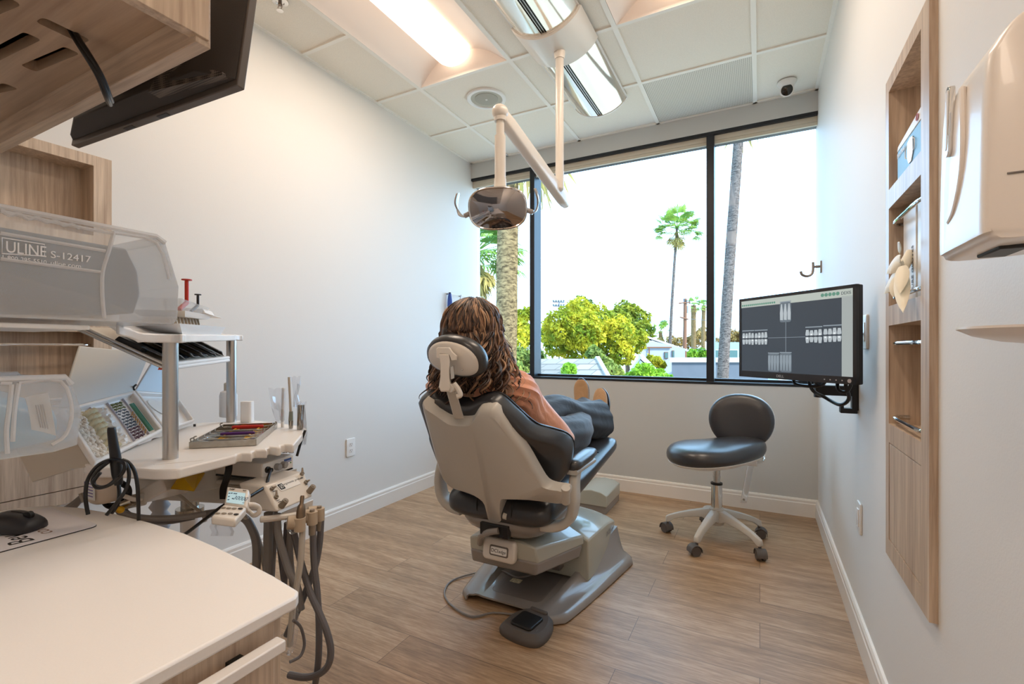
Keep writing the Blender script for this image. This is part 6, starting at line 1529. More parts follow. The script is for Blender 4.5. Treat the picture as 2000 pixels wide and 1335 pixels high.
# control head
TL, TR, BL, BR = D(517, 948, 1.22), D(595, 920, 1.363), D(543, 1000, 1.18), D(612, 969, 1.308)
fx = (TR - TL); fy = (TL - BL); fn = fx.cross(fy).normalized(); fn = fn if fn.dot(ray(560, 960)) < 0 else -fn
bkv = V((-.085, -.018, 0))
g = MB(); g.loft([[BL, BR, TR, TL], [BL + bkv * 1.1 - UP * .006, BR + bkv * 1.1 - UP * .006, TR + bkv, TL + bkv]]); hd_ = part('control_head', g, 'cream', ct, bevel=.006)
def F(u, v, h=0.0): return (BL * (1 - u) + BR * u) * (1 - v) + (TL * (1 - u) + TR * u) * v + fn * h
FF = lambda u, v, h: frame(F(u, v, h), fx, fy)
M['toggle'] = mat('taupe_toggle', '#8f8272', .4)
for (u, v, dx, dy) in ((.10, .80, .5, -.1), (.10, .48, .25, .9), (.90, .93, .3, .9), (.92, .58, .6, -.1)):
    g = MB(); g.cyl(F(u, v, 0), F(u, v, .006), .0055, n=14); e = F(u, v, .009) + fx.normalized() * dx * .016 + fy.normalized() * dy * .016; g.tube([F(u, v, .005), e], [.004, .0022], 8, 0); part('toggle_switch', g, 'toggle', hd_)
for (u, v) in ((.13, .14), (.93, .22)):
    g = MB(); g.cyl(F(u, v, 0), F(u, v, .022), .0085, .0075, 18); g.cyl(F(u, v, .022), F(u, v, .024), .004, n=10); part('flow_knob', g, 'toggle', hd_)
g = MB(); g.prism(rrect(fx.length * .5, fy.length * .30, .003, 2), 0, .0006, FF(.50, .76, .0005)); lp = part('name_plate', g, 'white', hd_, smooth=0)
g = MB(); g.prism(rrect(.016, .018, .001, 2), 0, .0006, FF(.32, .76, .0012)); part('logo', g, 'black', hd_, smooth=0)
g = MB(); m_ = FF(.32, .76, .0019); g.M = m_; g.tube([(.0045 * math.cos(a), .0055 * math.sin(a), 0) for a in [2 * PI * k / 14 for k in range(14)]], .0007, 4, 2, closed=True); g.tube([(-.005, -.007, 0), (.005, .007, 0)], .0007, 4, 0); part('logo_mark', g, 'white', hd_)
tm = text_mb('ergonomic products', .0092, FF(.385, .77, .0012), .0001); text_mb('Delivery Systems', .005, FF(.385, .70, .0012), .0001, mb=tm) if False else None
part('lettering', tm, 'dark', hd_, smooth=0)
g = MB()
for (u, v) in ((.13, .70), (.12, .36), (.14, .30), (.86, .80), (.93, .50)): g.box((0, 0, 0), (.010, .0016, .0004), FF(u, v, .0006))
part('captions', g, 'dark', hd_, smooth=0)
# holder bar and three handpiece holders
ha, hb = D(520, 1014, 1.17), D(625, 998, 1.30)
g = MB(); hu = (hb - ha).normalized(); g.tube([D(508, 1014, 1.18), ha.lerp(hb, .25), hb], .008, 10, 3); g.loft([[D(547, 1002, 1.22), D(612, 974, 1.34), D(610, 990, 1.34), D(550, 1014, 1.22)], [D(547, 1002, 1.24), D(612, 974, 1.36), D(610, 990, 1.36), D(550, 1014, 1.24)]]); part('holder_bar', g, 'cream', ct, bevel=.003)
hold = [D(583, 1019, 1.18), D(607, 1007, 1.23), D(621, 1000, 1.27)]
for i, p in enumerate(hold):
    g = MB(); g.tube([p - hu * .022 - V((.012, 0, 0)), p - hu * .004, p + V((.008, -.004, 0))], [.016, .018, .014], 12, 3); g.cyl(p + V((.010, -.004, -.018)), p + V((.010, -.004, .014)), .0135, n=18); part('handpiece_holder', g, mat('tan_plastic', '#b7a48d', .4) if i == 0 else M['tanp'], ct, smooth=50)
    if i == 0: M['tanp'] = bpy.data.materials['tan_plastic']
a = hold[0] + V((.010, -.004, 0)); up = (D(590, 975, 1.185) - a).normalized()
g = MB(); g.M = frame(a, up.orthogonal(), up.cross(up.orthogonal())); g.lathe([(.006, -.02), (.0095, -.012), (.0105, .0), (.0105, .03), (.0085, .042), (.006, .045), (.0048, .047), (.0052, .062), (.004, .066)], 18); hp = part('handpiece', g, mat('bronze_metal', '#7d6a58', .3, metal=.8), ct)
for p in hold[1:]:
    q = p + V((.010, -.004, 0)); g = MB(); g.cyl(q - UP * .045, q + UP * .012, .0085, .0095, 16); g.cyl(q + UP * .012, q + UP * .02, .006, n=12); part('hose_coupling', g, 'toggle', ct)
# hoses
def hose(pts, r, m, name='hose', lab=None):
    g = MB(); g.tube([D(*p) for p in pts], r, 10, 6); o = part(name, g, m, ct)
    if lab: o['label'] = lab
hose([(591, 1030, 1.18), (589.5, 1060, 1.175), (587, 1095, 1.17), (581, 1135, 1.165), (572, 1190, 1.16), (566, 1260, 1.16)], .0075, 'hosepale', lab='pale hose')
hose([(611, 1026, 1.225), (613, 1095, 1.22), (620, 1160, 1.21), (623, 1226, 1.20), (621.5, 1291, 1.20), (614, 1345, 1.22), (604, 1400, 1.30)], .0082, 'hosedark')
hose([(627, 1016, 1.265), (624, 1060, 1.26), (617, 1100, 1.25), (605, 1135, 1.23), (590, 1172, 1.21), (576, 1203, 1.20), (560, 1240, 1.2)], .0085, 'hosedark')
hose([(574, 1040, 1.22), (582, 1075, 1.22), (592, 1112, 1.215), (606, 1157, 1.2), (623, 1195, 1.19), (638, 1232, 1.18), (646, 1268, 1.18), (641, 1298, 1.18), (622, 1316, 1.19), (595, 1322, 1.2), (565, 1317, 1.22)], .0085, 'hosedark')
hose([(525, 1000, 1.24), (524, 1050, 1.24), (523, 1110, 1.24), (520, 1180, 1.24)], .012, 'hose')
hose([(536, 1000, 1.26), (535, 1050, 1.26), (531, 1110, 1.26), (528, 1180, 1.26)], .0085, 'hose')
hose([(541, 1003, 1.21), (544, 1045, 1.21), (555, 1085, 1.205), (566, 1118, 1.2), (580, 1145, 1.2), (588, 1190, 1.2)], .0092, 'hose')
hose([(561, 1020, 1.25), (558, 1070, 1.25), (556, 1120, 1.25), (553, 1180, 1.25)], .008, 'hosedark')
hose([(568, 1020, 1.24), (566, 1075, 1.24), (570, 1125, 1.24), (577, 1180, 1.24)], .0085, 'hose')
hose([(400, 1004, 1.3), (440, 1000, 1.29), (475, 1010, 1.27), (492, 1032, 1.25), (501, 1065, 1.25), (500, 1120, 1.25)], .0105, 'hose')
hose([(478, 1008, 1.26), (496, 1032, 1.26), (507, 1062, 1.26), (518, 1110, 1.26)], .0065, 'hosepale')
hose([(540, 1040, 1.27), (546, 1080, 1.27), (552, 1130, 1.27)], .005, 'hosedark')
hose([(573, 1211, 1.1), (586, 1222, 1.12), (593, 1243, 1.13), (594, 1262, 1.13), (586, 1281, 1.12), (566, 1292, 1.1)], .0035, 'hosedark', 'thin_hose')
hose([(570, 1150, 1.12), (577, 1185, 1.14), (578, 1225, 1.15), (571, 1262, 1.14), (564, 1275, 1.12)], .006, 'film', 'clear_tube')
hose([(560, 1012, 1.2), (562, 1030, 1.19), (570, 1041, 1.18), (576, 1037, 1.18), (577, 1025, 1.19)], .003, 'film', 'clear_tube')
hose([(232, 992, 1.12), (236, 1000, 1.12), (262, 1008, 1.14), (300, 1012, 1.17), (350, 1010, 1.2), (400, 1003, 1.25)], .0075, 'hose')
hose([(240, 985, 1.13), (250, 1002, 1.14), (285, 1016, 1.16), (330, 1019, 1.2), (380, 1010, 1.24)], .0055, 'hosedark')
hose([(332, 962, 1.33), (352, 968, 1.32), (372, 985, 1.30), (392, 1000, 1.28), (402, 1018, 1.28)], .004, 'hosepale', 'thin_hose')
g = MB(); [g.tube([D(596 + i, 840, 1.5), D(588 + 2 * i, 862, 1.5), D(580 + 3 * i, 890, 1.48)], .004, 8, 3) for i in (0,)]; part('tubing', g, 'dark', ct)
g = MB(); [g.cyl(D(px, 884, 1.46), D(px, 868, 1.46), .007, n=14) for px in (540, 556, 569)]; part('tool_sockets', g, 'chrome', ct)

# ---- ultrasonic scaler unit under the worktop
C0, C1, C2 = D(511.5, 936, 1.30), D(572, 914.6, 1.418), D(417, 927, 1.347); C0.z = C1.z = C2.z = .772
ex = (C1 - C0); ey = (C2 - C0); eh = .040
t = thing('scaler_unit', 'white box-shaped scaler unit with two grey knobs under the worktop', 'control unit', (C0 + C1 + C2) / 3 - UP * 0)
g = MB(); g.loft([[C0, C1, C1 + ey, C2], [p + UP * eh for p in (C0, C1, C1 + ey, C2)]]); ub_ = part('case', g, 'cream', t, bevel=.003)
fo_ = ey.normalized() * -1; fo_ = (ex.cross(UP)).normalized(); fo_ = fo_ if fo_.x > 0 else -fo_
SFm = lambda u, v, h=0: frame(C0 + ex * u + UP * eh * v + fo_ * h, ex, UP)
g = MB(SFm(.5, .5, .0)); g.pillow(rrect(ex.length * .97, eh * .93, .003), -.001, .002, .001); part('front_panel', g, 'white', ub_)
for u in (.42, .62):
    g = MB(SFm(u, .5, .002)); g.lathe([(.0095, 0), (.0095, .008), (.008, .014), (.001, .0145)], 20); [g.box((.0085 * math.cos(a), .0085 * math.sin(a), .007), (.0022, .0022, .012)) for a in [k * PI / 5 for k in range(10)]]; part('knob', g, mat('knob_grey', '#9c9896', .45) if u < .5 else M['knobg'], t)
    if u < .5: M['knobg'] = bpy.data.materials['knob_grey']
g = MB(SFm(.80, .74, .0022)); g.box((0, 0, 0), (.03, .007, .0006)); g.box((0, -.006, 0), (.032, .002, .0006)); part('brand_strip', g, mat('brand_blue', '#4766a8', .5), ub_, smooth=0)
g = MB(SFm(.9, .45, .002)); g.lathe([(.002, 0), (.002, .001)], 10); part('indicator', g, mat('green_led', '#2f7a44', .4), ub_)
g = MB(SFm(.14, .5, .002)); g.lathe([(.009, 0), (.0085, .006), (.006, .007), (.0055, .016)], 16); part('plug', g, 'black', t)
g = MB(); g.tube([C0 + ex * .14 + UP * eh * .5 + fo_ * .014, D(524, 932, 1.27), D(519, 948, 1.24), D(500, 962, 1.18), D(470, 978, 1.12), D(440, 985, 1.1), D(405, 1010, 1.12), D(362, 1042, 1.15), D(330, 1060, 1.2)], .0042, 10); part('cord', g, 'black', t)
g = MB(); g.loft([[p - UP * .004 for p in (C0, C1, C1 + ey, C2)], [p - UP * .0005 for p in (C0, C1, C1 + ey, C2)]]); part('base_plate', g, 'dark', t, smooth=0)
g = MB(); pts = [D(447, 892, 1.27), D(447, 915, 1.255), D(442, 936, 1.25), D(436, 955, 1.25), D(436, 974, 1.25)]; g.loft([[p + RIGHT * x + FWD * y for x, y in rrect(.019, .003, .001, 1)] for p in catmull(pts, 5)])
single('velcro_strap', g, 'black', 'black strap hanging over the beam beside the white scaler unit', 'strap')
# ---- handpiece motor control display
t = thing('motor_display', 'beige handpiece controller with pale lit display reading 30000', 'controller', D(455, 1018, 1.02))
def quad(mb, pts, th):
    pts = [V(p) for p in pts]; n_ = (pts[1] - pts[0]).cross(pts[2] - pts[0]).normalized(); n_ = n_ if n_.dot(FWD) > 0 else -n_
    mb.loft([pts, [p + n_ * th for p in pts]]); return n_
T = 1.06
q4 = [D(437, 984, 1.05), D(482, 990, 1.04), None, D(443, 949, 1.10)]; q4[2] = q4[1] + q4[3] - q4[0]
g = MB(); nn_ = quad(g, q4, .02); dsp = part('display_head', g, 'cream', t, bevel=.004)
k0_ = D(412, 1008, .985); k4 = [k0_, k0_ + (q4[1] - q4[0]), q4[1], q4[0]]
g = MB(); kn_ = quad(g, k4, .018); kp = part('keypad', g, 'cream', t, bevel=.004)
def Q(q, u, v, h): 
    p = lerp4(q[0], q[1], q[2], q[3], u, v); n_ = (q[1] - q[0]).cross(q[3] - q[0]).normalized(); n_ = n_ if n_.dot(FWD) < 0 else -n_; return p + n_ * h
g = MB(); M['lcd'] = emis('lcd_pale_blue', '#b4d4de', .45, '#a8c4cc'); M['lcdtx'] = mat('lcd_ink', '#3f5f78', .5)
g.loft([[Q(q4, u, v, .0006) for u, v in ((.1, .1), (.86, .1), (.88, .72), (.13, .72))], [Q(q4, u, v, .0012) for u, v in ((.1, .1), (.86, .1), (.88, .72), (.13, .72))]]); lc_ = part('lcd', g, 'lcd', dsp, smooth=0)
def QF(q, u, v, h): return frame(Q(q, u, v, h), q[1] - q[0], q[3] - q[0])
tm = text_mb('30000', .0155, QF(q4, .34, .30, .0014), .0001, sx=.9); text_mb('min', .004, QF(q4, .78, .16, .0014), .0001, mb=tm); part('digits', tm, 'lcdtx', lc_, smooth=0)
g = MB()
for (u, v) in ((.18, .6), (.28, .62), (.4, .62), (.48, .62), (.18, .42), (.18, .25), (.36, .34)): g.box((0, 0, 0), (.004, .0026, .0003), QF(q4, u, v, .0014))
part('lcd_icons', g, 'lcdtx', lc_, smooth=0)
tm = text_mb('NSK', .0062, QF(q4, .12, .82, .0006), .0002, sx=1.2); text_mb('VLZ', .005, QF(q4, .72, .84, .0006), .0002, mb=tm); part('lettering', tm, 'black', dsp, smooth=0)
for (u, v) in ((.14, .7), (.14, .25), (.36, .72), (.38, .3), (.58, .75), (.62, .35), (.82, .8), (.86, .35)):
    g = MB(); g.pillow(sell(.0052, .0036, 2.5, 14), 0, .0016, .0006, 2, M=QF(k4, u, v, .0005)); part('key', g, 'toggle' if u < .7 else 'dark', kp)
g = MB(); g.tube([D(484, 985, 1.06), D(495, 985, 1.07), D(505, 990, 1.08), D(506, 1000, 1.08), D(496, 1006, 1.08), D(486, 998, 1.09), D(470, 985, 1.12)], .0052, 10); part('cord', g, 'cream', t)
g = MB(); g.tube([Q(q4, .5, .5, -.02), D(470, 960, 1.25), D(475, 962, 1.34)], .008, 8); part('mount_arm', g, 'greyshell', t)
t = single('plastic_cover', MB().sheet([[D(px + 3 * math.sin(py), py, .995 + .01 * math.sin(px * .3)) for px in (411, 420, 430, 440, 448, 454)] for py in (1012, 1020, 1028, 1038, 1046)] if True else [], .0006), 'film', 'clear plastic cover drooping below the controller keypad', 'cover', smooth=60)
# ---- curing control box with yellow shield
t = thing('power_supply_box', 'beige power box with black rocker switch slung under the worktop', 'power supply', D(300, 970, 1.2))
q5 = [D(277, 984, 1.15), D(365, 962, 1.35), None, D(268, 958, 1.16)]; q5[2] = q5[1] + q5[3] - q5[0]
g = MB(); quad(g, q5, .06); pbx = part('case', g, 'cream', t, bevel=.004)
q6 = [D(240, 992, 1.13), D(282, 983, 1.15), None, D(243, 968, 1.14)]; q6[2] = q6[1] + q6[3] - q6[0]
g = MB(); quad(g, q6, .03); part('end_cap', g, 'greyshell', t, bevel=.004)
g = MB(); g.loft([[Q(q5, u, v, .0005) for u, v in ((.24, .25), (.36, .25), (.36, .62), (.24, .62))], [Q(q5, u, v, .003) for u, v in ((.24, .25), (.36, .25), (.36, .62), (.24, .62))]]); part('rocker_switch', g, 'black', pbx, bevel=.001)
g = MB()
for k in range(3): g.box((0, 0, 0), (.028, .0014, .0004), QF(q5, .17, .72 + .07 * k, .001))
part('captions', g, 'dark', pbx, smooth=0)
g = MB(); g.tube([Q(q5, .12, .3, .004), D(262, 975, 1.12), D(248, 970, 1.11), D(240, 968, 1.1)], .005, 10); part('plug_cable', g, 'cream', t)
g = MB(); g.cyl(D(240, 987, 1.12), D(260, 979, 1.125), .011, n=16); part('connector', g, 'steel', t)
M['amber'] = mat('amber_acrylic', '#c79a10', .25, coat=.3)
s5 = [D(333, 954, 1.16), D(378, 959, 1.18), D(399, 924, 1.26), D(389, 918, 1.27), D(352, 926, 1.2)]
g = MB(); g.loft([s5, [p + FWD * .003 for p in s5]]); single('light_shield', g, 'amber', 'amber plastic light shield under the front edge of the worktop', 'shield', smooth=0)
# ---- bottle hanging below the worktop, left
p = D(203, 978, 1.12); zt = D(203, 922, 1.12).z
t = thing('spray_bottle', 'beige water bottle with printed purple label under the worktop', 'bottle', p)
g = MB(Matrix.Translation((p.x, p.y, 0))); h = zt - p.z
g.loft([[(x, y, p.z + z) for x, y in sell(.031 * k, .026 * k, 3, 28)] for z, k in ((0, .85), (.004, .97), (.012, 1), (h * .8, 1), (h * .92, .95), (h, .7), (h + .006, .45), (h + .016, .42))]); part('body', g, mat('bottle_beige', '#d9c7b4', .4), t, smooth=50)
g = MB(); g.box2((p.x - .024, p.y - .0275, p.z + .012), (p.x + .024, p.y - .026, p.z + h * .78)); lb_ = part('label', g, 'white', t, smooth=0)
g = MB(); g.box2((p.x - .023, p.y - .0285, p.z + .016), (p.x - .013, p.y - .0275, p.z + h * .74)); part('colour_band', g, mat('label_purple', '#4a3f8a', .5), lb_, smooth=0)
g = MB(); [g.box((p.x + .006, p.y - .0280, p.z + .02 + .007 * k), (.022, .001, .0018)) for k in range(5)]; part('print_lines', g, mat('label_violet', '#6f5fa0', .5), lb_, smooth=0)
# ---- black corded wand hanging at the left end of the worktop
t = thing('corded_wand', 'black corded wand standing upright with looped cable beside the bin', 'wand', D(228, 960, 1.0))
g = MB(); P_ = [D(218, 834, 1.0), D(218, 840, 1.0), D(221, 862, 1.0), D(225, 888, 1.0), D(227, 905, 1.0), D(229, 925, 1.0), D(232, 946, 1.0)]
g.tube(P_, [.0062, .0075, .0085, .0095, .0105, .0098, .007], 14, 5); part('body', g, 'black', t, smooth=50)
for pts in ([(172, 1004, .98), (167, 970, .98), (172, 935, .98), (192, 908, .985), (220, 897, .99), (244, 903, .99), (252, 925, .985), (246, 955, .98), (225, 985, .975), (208, 1005, .97)],
            [(271, 1020, 1.02), (270, 980, 1.0), (268, 945, .995), (262, 918, .995), (250, 902, .995), (238, 897, .99)],
            [(214, 900, .985), (192, 918, .98), (181, 936, .975), (186, 948, .97), (205, 950, .97), (226, 938, .97), (241, 920, .975), (243, 905, .98), (230, 900, .99)],
            [(196, 922, .975), (183, 940, .97), (190, 952, .966), (212, 947, .966), (232, 930, .97)],
            [(231, 940, 1.0), (233, 965, .99), (229, 985, .985), (218, 1002, .98)]):
    g = MB(); g.tube([D(*p) for p in pts], .0036, 10, 6); part('cable', g, 'black', t)
t = thing('cable_coil', 'tangled black cable coil hanging under the left end of the worktop', 'cable', D(230, 995, 1.12))
for k in range(7):
    g = MB(); cx_, cy_ = 225 + 4 * math.sin(k * 2.1), 965 + 4 * math.cos(k * 1.7); g.tube([D(cx_ + (28 + 2 * (k % 3)) * math.cos(a) * .8 + 20 * math.sin(a) * .6, cy_ + 18 * math.sin(a) - 16 * math.cos(a) * .9, 1.13 + .006 * k) for a in [2 * PI * j / 10 for j in range(10)]], .0034, 8, 4, closed=True); part('loop', g, 'black', t)
t = thing('cable_bundle', 'taupe cable bundle tied together against the left wood unit', 'cable', D(150, 985, 1.3))
for k in range(6):
    g = MB(); g.tube([D(212, 940 + 2 * k, 1.25), D(185, 950 + 2.5 * k, 1.25), D(160, 966 + 2.2 * k, 1.25), D(140, 982 + 3.5 * k, 1.25), D(112, 1000 + 5 * k, 1.27)], .0036, 8, 5); part('cable', g, 'hose', t)
g = MB(); g.tube([D(157, 963, 1.245), D(164, 980, 1.245)], .005, 6, 0); part('tie', g, 'hosepale', t)
g = MB(); g.ball(D(235, 995, 1.1), (.010, .008, .008)); single('yellow_clip', g, mat('yellow_clip', '#d9a514', .4), 'small yellow cap among the cables left of the power box', 'cap')

# ================================================================== THINGS ON THE CART
def upright(name, label, cat, px, py, t_): 
    p = PZ(px, py, WZ + .0005); return thing(name, label, cat, p), p
# instrument cassette
c00, c10, c11 = PZ(370, 876, WZ), PZ(500, 870, WZ), PZ(541, 835, WZ); cx_, cy_ = (c10 - c00), (c11 - c10); c01 = c00 + cy_
t = thing('instrument_cassette', 'steel instrument cassette tray lying open on the worktop', 'tray', (c00 + c11) / 2)
def K(u, v, h): return c00 + cx_ * u + cy_ * v + UP * h
g = MB(); g.loft([[K(0, 0, .001), K(1, 0, .001), K(1, 1, .001), K(0, 1, .001)], [K(0, 0, .003), K(1, 0, .003), K(1, 1, .003), K(0, 1, .003)]])
for (u0, v0, u1, v1) in ((0, 0, 1, 0), (1, 0, 1, 1), (1, 1, 0, 1), (0, 1, 0, 0)):
    o = .0012; a, b_ = K(u0, v0, .001), K(u1, v1, .001); s = (b_ - a).cross(UP).normalized() * o; g.loft([[a - s, b_ - s, b_ + s, a + s], [p + UP * .017 for p in (a - s, b_ - s, b_ + s, a + s)]])
part('tray', g, 'steel', t, smooth=0)
g = MB(); [g.tube([K(.0, v, .016), K(-.01, v, .024), K(.02, v + .02, .026)], .0018, 6, 3) for v in (.04, .12, .9)]; [g.tube([K(1, v, .014), K(1.015, v, .02), K(.985, v, .024)], .0018, 6, 3) for v in (.86, .94)]; part('latches', g, 'steel', t)
for u in (.30, .72):
    g = MB(); g.loft([[K(u - .02, .05, .003), K(u + .02, .05, .003), K(u + .02, .95, .003), K(u - .02, .95, .003)], [K(u - .012, .05, .011), K(u + .012, .05, .011), K(u + .012, .95, .011), K(u - .012, .95, .011)]]); part('silicone_rail', g, mat('yellow_silicone', '#d09c1c', .4) if u < .5 else M['ysil'], t)
    if u < .5: M['ysil'] = bpy.data.materials['yellow_silicone']
for i, (v, mcol, rr, lab) in enumerate(((.12, 'steel', .0032, 'plain steel dental instrument nearest the front of the cassette'), (.30, 'steel', .0032, 'steel dental instrument beside the purple-handled one'), (.46, '#5a2f7a', .0048, 'dental instrument with purple handle in the cassette'), (.62, 'steel', .0035, 'knurled steel instrument between the purple and red handles'), (.86, '#c02a22', .006, 'dental instrument with thick red handle at the rear of the cassette'))):
    t2 = thing('dental_instrument', lab, 'instrument', K(.5, v, .011), 0, 'instruments in the steel cassette')
    hm = M['steel'] if mcol == 'steel' else mat('handle_%d' % i, mcol, .35)
    g = MB(); h = .0135; g.tube([K(.22, v, h), K(.26, v, h), K(.5, v, h), K(.76, v, h), K(.80, v, h)], [rr * .5, rr, rr, rr, rr * .5], 12, 3); part('handle', g, hm, t2)
    for (ua, ub_, s) in ((.22, .06, -1), (.80, .95, 1)):
        g = MB(); g.tube([K(ua, v, h), K(ua + (ub_ - ua) * .5, v, h + .002), K(ub_, v + .015 * s, h + .003), K(ub_ + .01 * s, v + .03, h + .009)], [.0016, .0013, .001, .0004], 8, 4); part('tip', g, 'chrome', t2)
g = MB(); g.lathe([(.001, 0), (.0095, .0005), (.0095, .002), (.001, .0025)], 20, frame(K(.13, .16, .016), V((1, .2, .3)), V((-.2, 1, .2)))); t2 = thing('dental_mirror', 'small round dental mirror at the left end of the cassette', 'mirror', K(.13, .16, .014)); part('mirror', g, 'chrome', t2)
g = MB(); g.tube([K(.16, .17, .016), K(.3, .2, .015)], .0013, 6, 0); part('stem', g, 'steel', t2)
# white bottle, white block, sleeved rods
t, p = upright('squeeze_bottle', 'translucent white bottle with cream cap behind the rear post', 'bottle', 444, 823.5, 1.74)
p = D(445, 823, 1.79); p.z = WZ
g = MB(Matrix.Translation(p)); g.lathe([(.02, 0.0005), (.030, .004), (.031, .012), (.031, .085), (.027, .10), (.014, .106)], 28); part('body', g, mat('bottle_white', '#f3f5f7', .3), t, smooth=50)
g = MB(Matrix.Translation(p)); g.lathe([(.0155, .103), (.0155, .132), (.012, .135), (.008, .136), (.006, .146)], 22); part('cap', g, 'beige', t)
t.location = p; WM[t.name] = Matrix.Translation(p)
for c in t.children:
    for v in c.data.vertices: pass
pw = PZ(483, 824, WZ); t = thing('cup_holder', 'upright white rounded block on the far side of the worktop', 'holder', pw)
g = MB(frame(pw, RIGHT, FWD)); R_ = [[(x, y, z) for x, y in rrect(.040 * k, .03, .008)] for z, k in ((.0005, 1), (.07, .98), (.076, .96))]; g.loft(R_); part('block', g, 'white', t, bevel=.001)
def sleeved(name, label, pts_rod, slv, rodmat, foot=None):
    p0 = V(pts_rod[0]); t = thing(name, label, 'instrument', (p0.x, p0.y, WZ)); return t
T_ = 1.66
p = PZ(552, 834, WZ); dz = lambda py, t_=T_: D(560, py, t_).z
tt = (p.dot(FWD))
t = thing('suction_tip', 'white suction tip in a clear sleeve, leftmost of three standing on the worktop', 'instrument', p)
g = MB(); g.tube([p + UP * .001, D(552, 800, tt), D(553.5, 757, tt)], [.0055, .005, .005], 12, 4); part('rod', g, 'white', t)
def sleeve(t, pxs, tt):
    g = MB(); rows = []
    for py, x0, x1 in pxs: rows.append([D(x0 + (x1 - x0) * k / 6, py + 2 * math.sin(k * 2 + py), tt - .012 + .008 * math.sin(k * 1.9 + py * .2)) for k in range(7)])
    g.sheet(rows, .0006); part('sleeve', g, 'film', t, smooth=60)
sleeve(t, [(758, 524, 558), (775, 527, 558), (800, 531, 557), (822, 538, 556)], tt)
p = PZ(568, 836, WZ); tt = p.dot(FWD)
t = thing('suction_tip', 'tall beige suction tip with grey collar standing on the worktop', 'instrument', p)
g = MB(); g.tube([D(568, 806, tt), D(566, 770, tt), D(564.5, 736, tt)], [.0045, .0038, .0042], 12, 4); part('rod', g, 'beige', t)
g = MB(); g.cyl(D(568, 821, tt), D(568.5, 803, tt), .0075, .006, 16); part('collar', g, mat('sage_collar', '#8f9488', .5), t)
g = MB(); g.cyl(p + UP * .0005, D(568, 821, tt), .0065, .0075, 16); part('base', g, 'steel', t)
sleeve(t, [(735, 567, 587), (750, 571, 586), (770, 573, 582), (795, 572, 588)], tt)
p = PZ(586, 838, WZ); tt = p.dot(FWD)
t = thing('suction_valve', 'dark metal suction valve in a clear sleeve at the far right corner of the worktop', 'instrument', p)
g = MB(); g.cyl(p + UP * .0005, D(588, 790, tt), .0098, .0108, 18); part('body', g, 'steel', t)
g = MB(); g.tube([D(583, 789, tt), D(588, 785, tt - .005), D(594, 789, tt)], .004, 8, 3); part('tip', g, 'film', t)
sleeve(t, [(785, 578, 598), (800, 580, 597), (820, 582, 598), (845, 586, 600), (868, 590, 597)], tt)
# pouches on the tilted tray
M['pouch'] = mat('black_film_pouch', '#2f3843', .22, spec=.7, coat=.5)
for k in range(6):
    t = thing('instrument_pouch', ['black pouch on the tilted tray beside the front post', 'second black pouch from the front post on the tilted tray', 'third black pouch from the front post on the tilted tray', 'fourth black pouch from the front post on the tilted tray', 'fifth black pouch, next but one to the rear post', 'black pouch nearest the rear post on the tilted tray'][k], 'pouch', TP(.1 + .15 * k, .2, .004), 0, 'black pouches on the tilted tray')
    g = MB(); rows = []
    for i in range(9):
        v = .03 + .55 * i / 8; rows.append([TP(.02 + .15 * k + .19 * j / 6, v, .004 + .003 * k * (1 - j / 6) + .010 * (1 - j / 6) + .003 * math.sin(j * 1.1 + k)) for j in range(7)])
    g.sheet(rows, .002); part('film', g, 'pouch', t, smooth=60)
g = MB(); g.loft([[TP(u, v, .002) for u, v in ((-.0, .30), (.08, .30), (.08, .62), (-.0, .62))], [TP(u, v, .018) for u, v in ((.0, .32), (.06, .32), (.06, .60), (.0, .60))]]); single('pouch_clip', g, 'black', 'black clip bar on the left edge of the tilted tray', 'clip', bevel=.002)
g = MB(); q = [D(308, 722, 1.3), D(318, 722, 1.3), D(318, 709, 1.3), D(314, 709, 1.3)]; g.loft([q, [p + FWD * .001 for p in q]]); single('orange_label', g, mat('orange_sticker', '#e2532a', .5), 'orange sticker tab below the tilted tray rail', 'label', smooth=0)
# things on the upper shelf
ua = P2.lerp(P1, .04) + V((-.02, .01, 0)); ub2 = P2.lerp(P1, .62) + V((-.02, .01, 0)); un = V((-(ub2 - ua).y, (ub2 - ua).x, 0)).normalized()
def U(s, d, h): return ua + (ub2 - ua) * s + un * d + UP * h
t = thing('supply_tray', 'white tray with sloped ends on the upper cart shelf', 'tray', U(.5, .06, .001))
g = MB(); g.loft([[U(.02, .0, .001), U(.97, .0, .001), U(.97, .13, .001), U(.02, .13, .001)], [U(-.12, -.01, .026), U(1.02, -.01, .026), U(1.02, .14, .026), U(-.12, .14, .026)], [U(-.08, .005, .026), U(.99, .005, .026), U(.99, .125, .026), U(-.08, .125, .026)], [U(.0, .01, .01), U(.95, .01, .01), U(.95, .12, .01), U(.0, .12, .01)]]); part('body', g, 'whitegloss', t, smooth=30)
t = thing('bur_rack', 'tan slotted rack standing in the white supply tray', 'rack', U(.45, .06, .011))
g = MB(); g.loft([[U(.1, .03, .011), U(.74, .03, .011), U(.74, .1, .011), U(.1, .1, .011)], [U(.15, .045, .045), U(.79, .045, .045), U(.79, .1, .045), U(.15, .1, .045)]]); part('block', g, mat('tan_block', '#b08d5c', .6), t)
for k in range(9):
    g = MB(); s = .12 + .073 * k; g.loft([[U(s, .027, .011), U(s + .012, .027, .011), U(s + .012, .032, .011), U(s, .032, .011)], [U(s + .05, .040, .047), U(s + .062, .040, .047), U(s + .062, .047, .047), U(s + .05, .047, .047)]]); part('divider', g, 'cream', t, smooth=0)
t = thing('material_tray', 'shallow white tray stacked on the tan slotted rack', 'tray', U(.5, .06, .047))
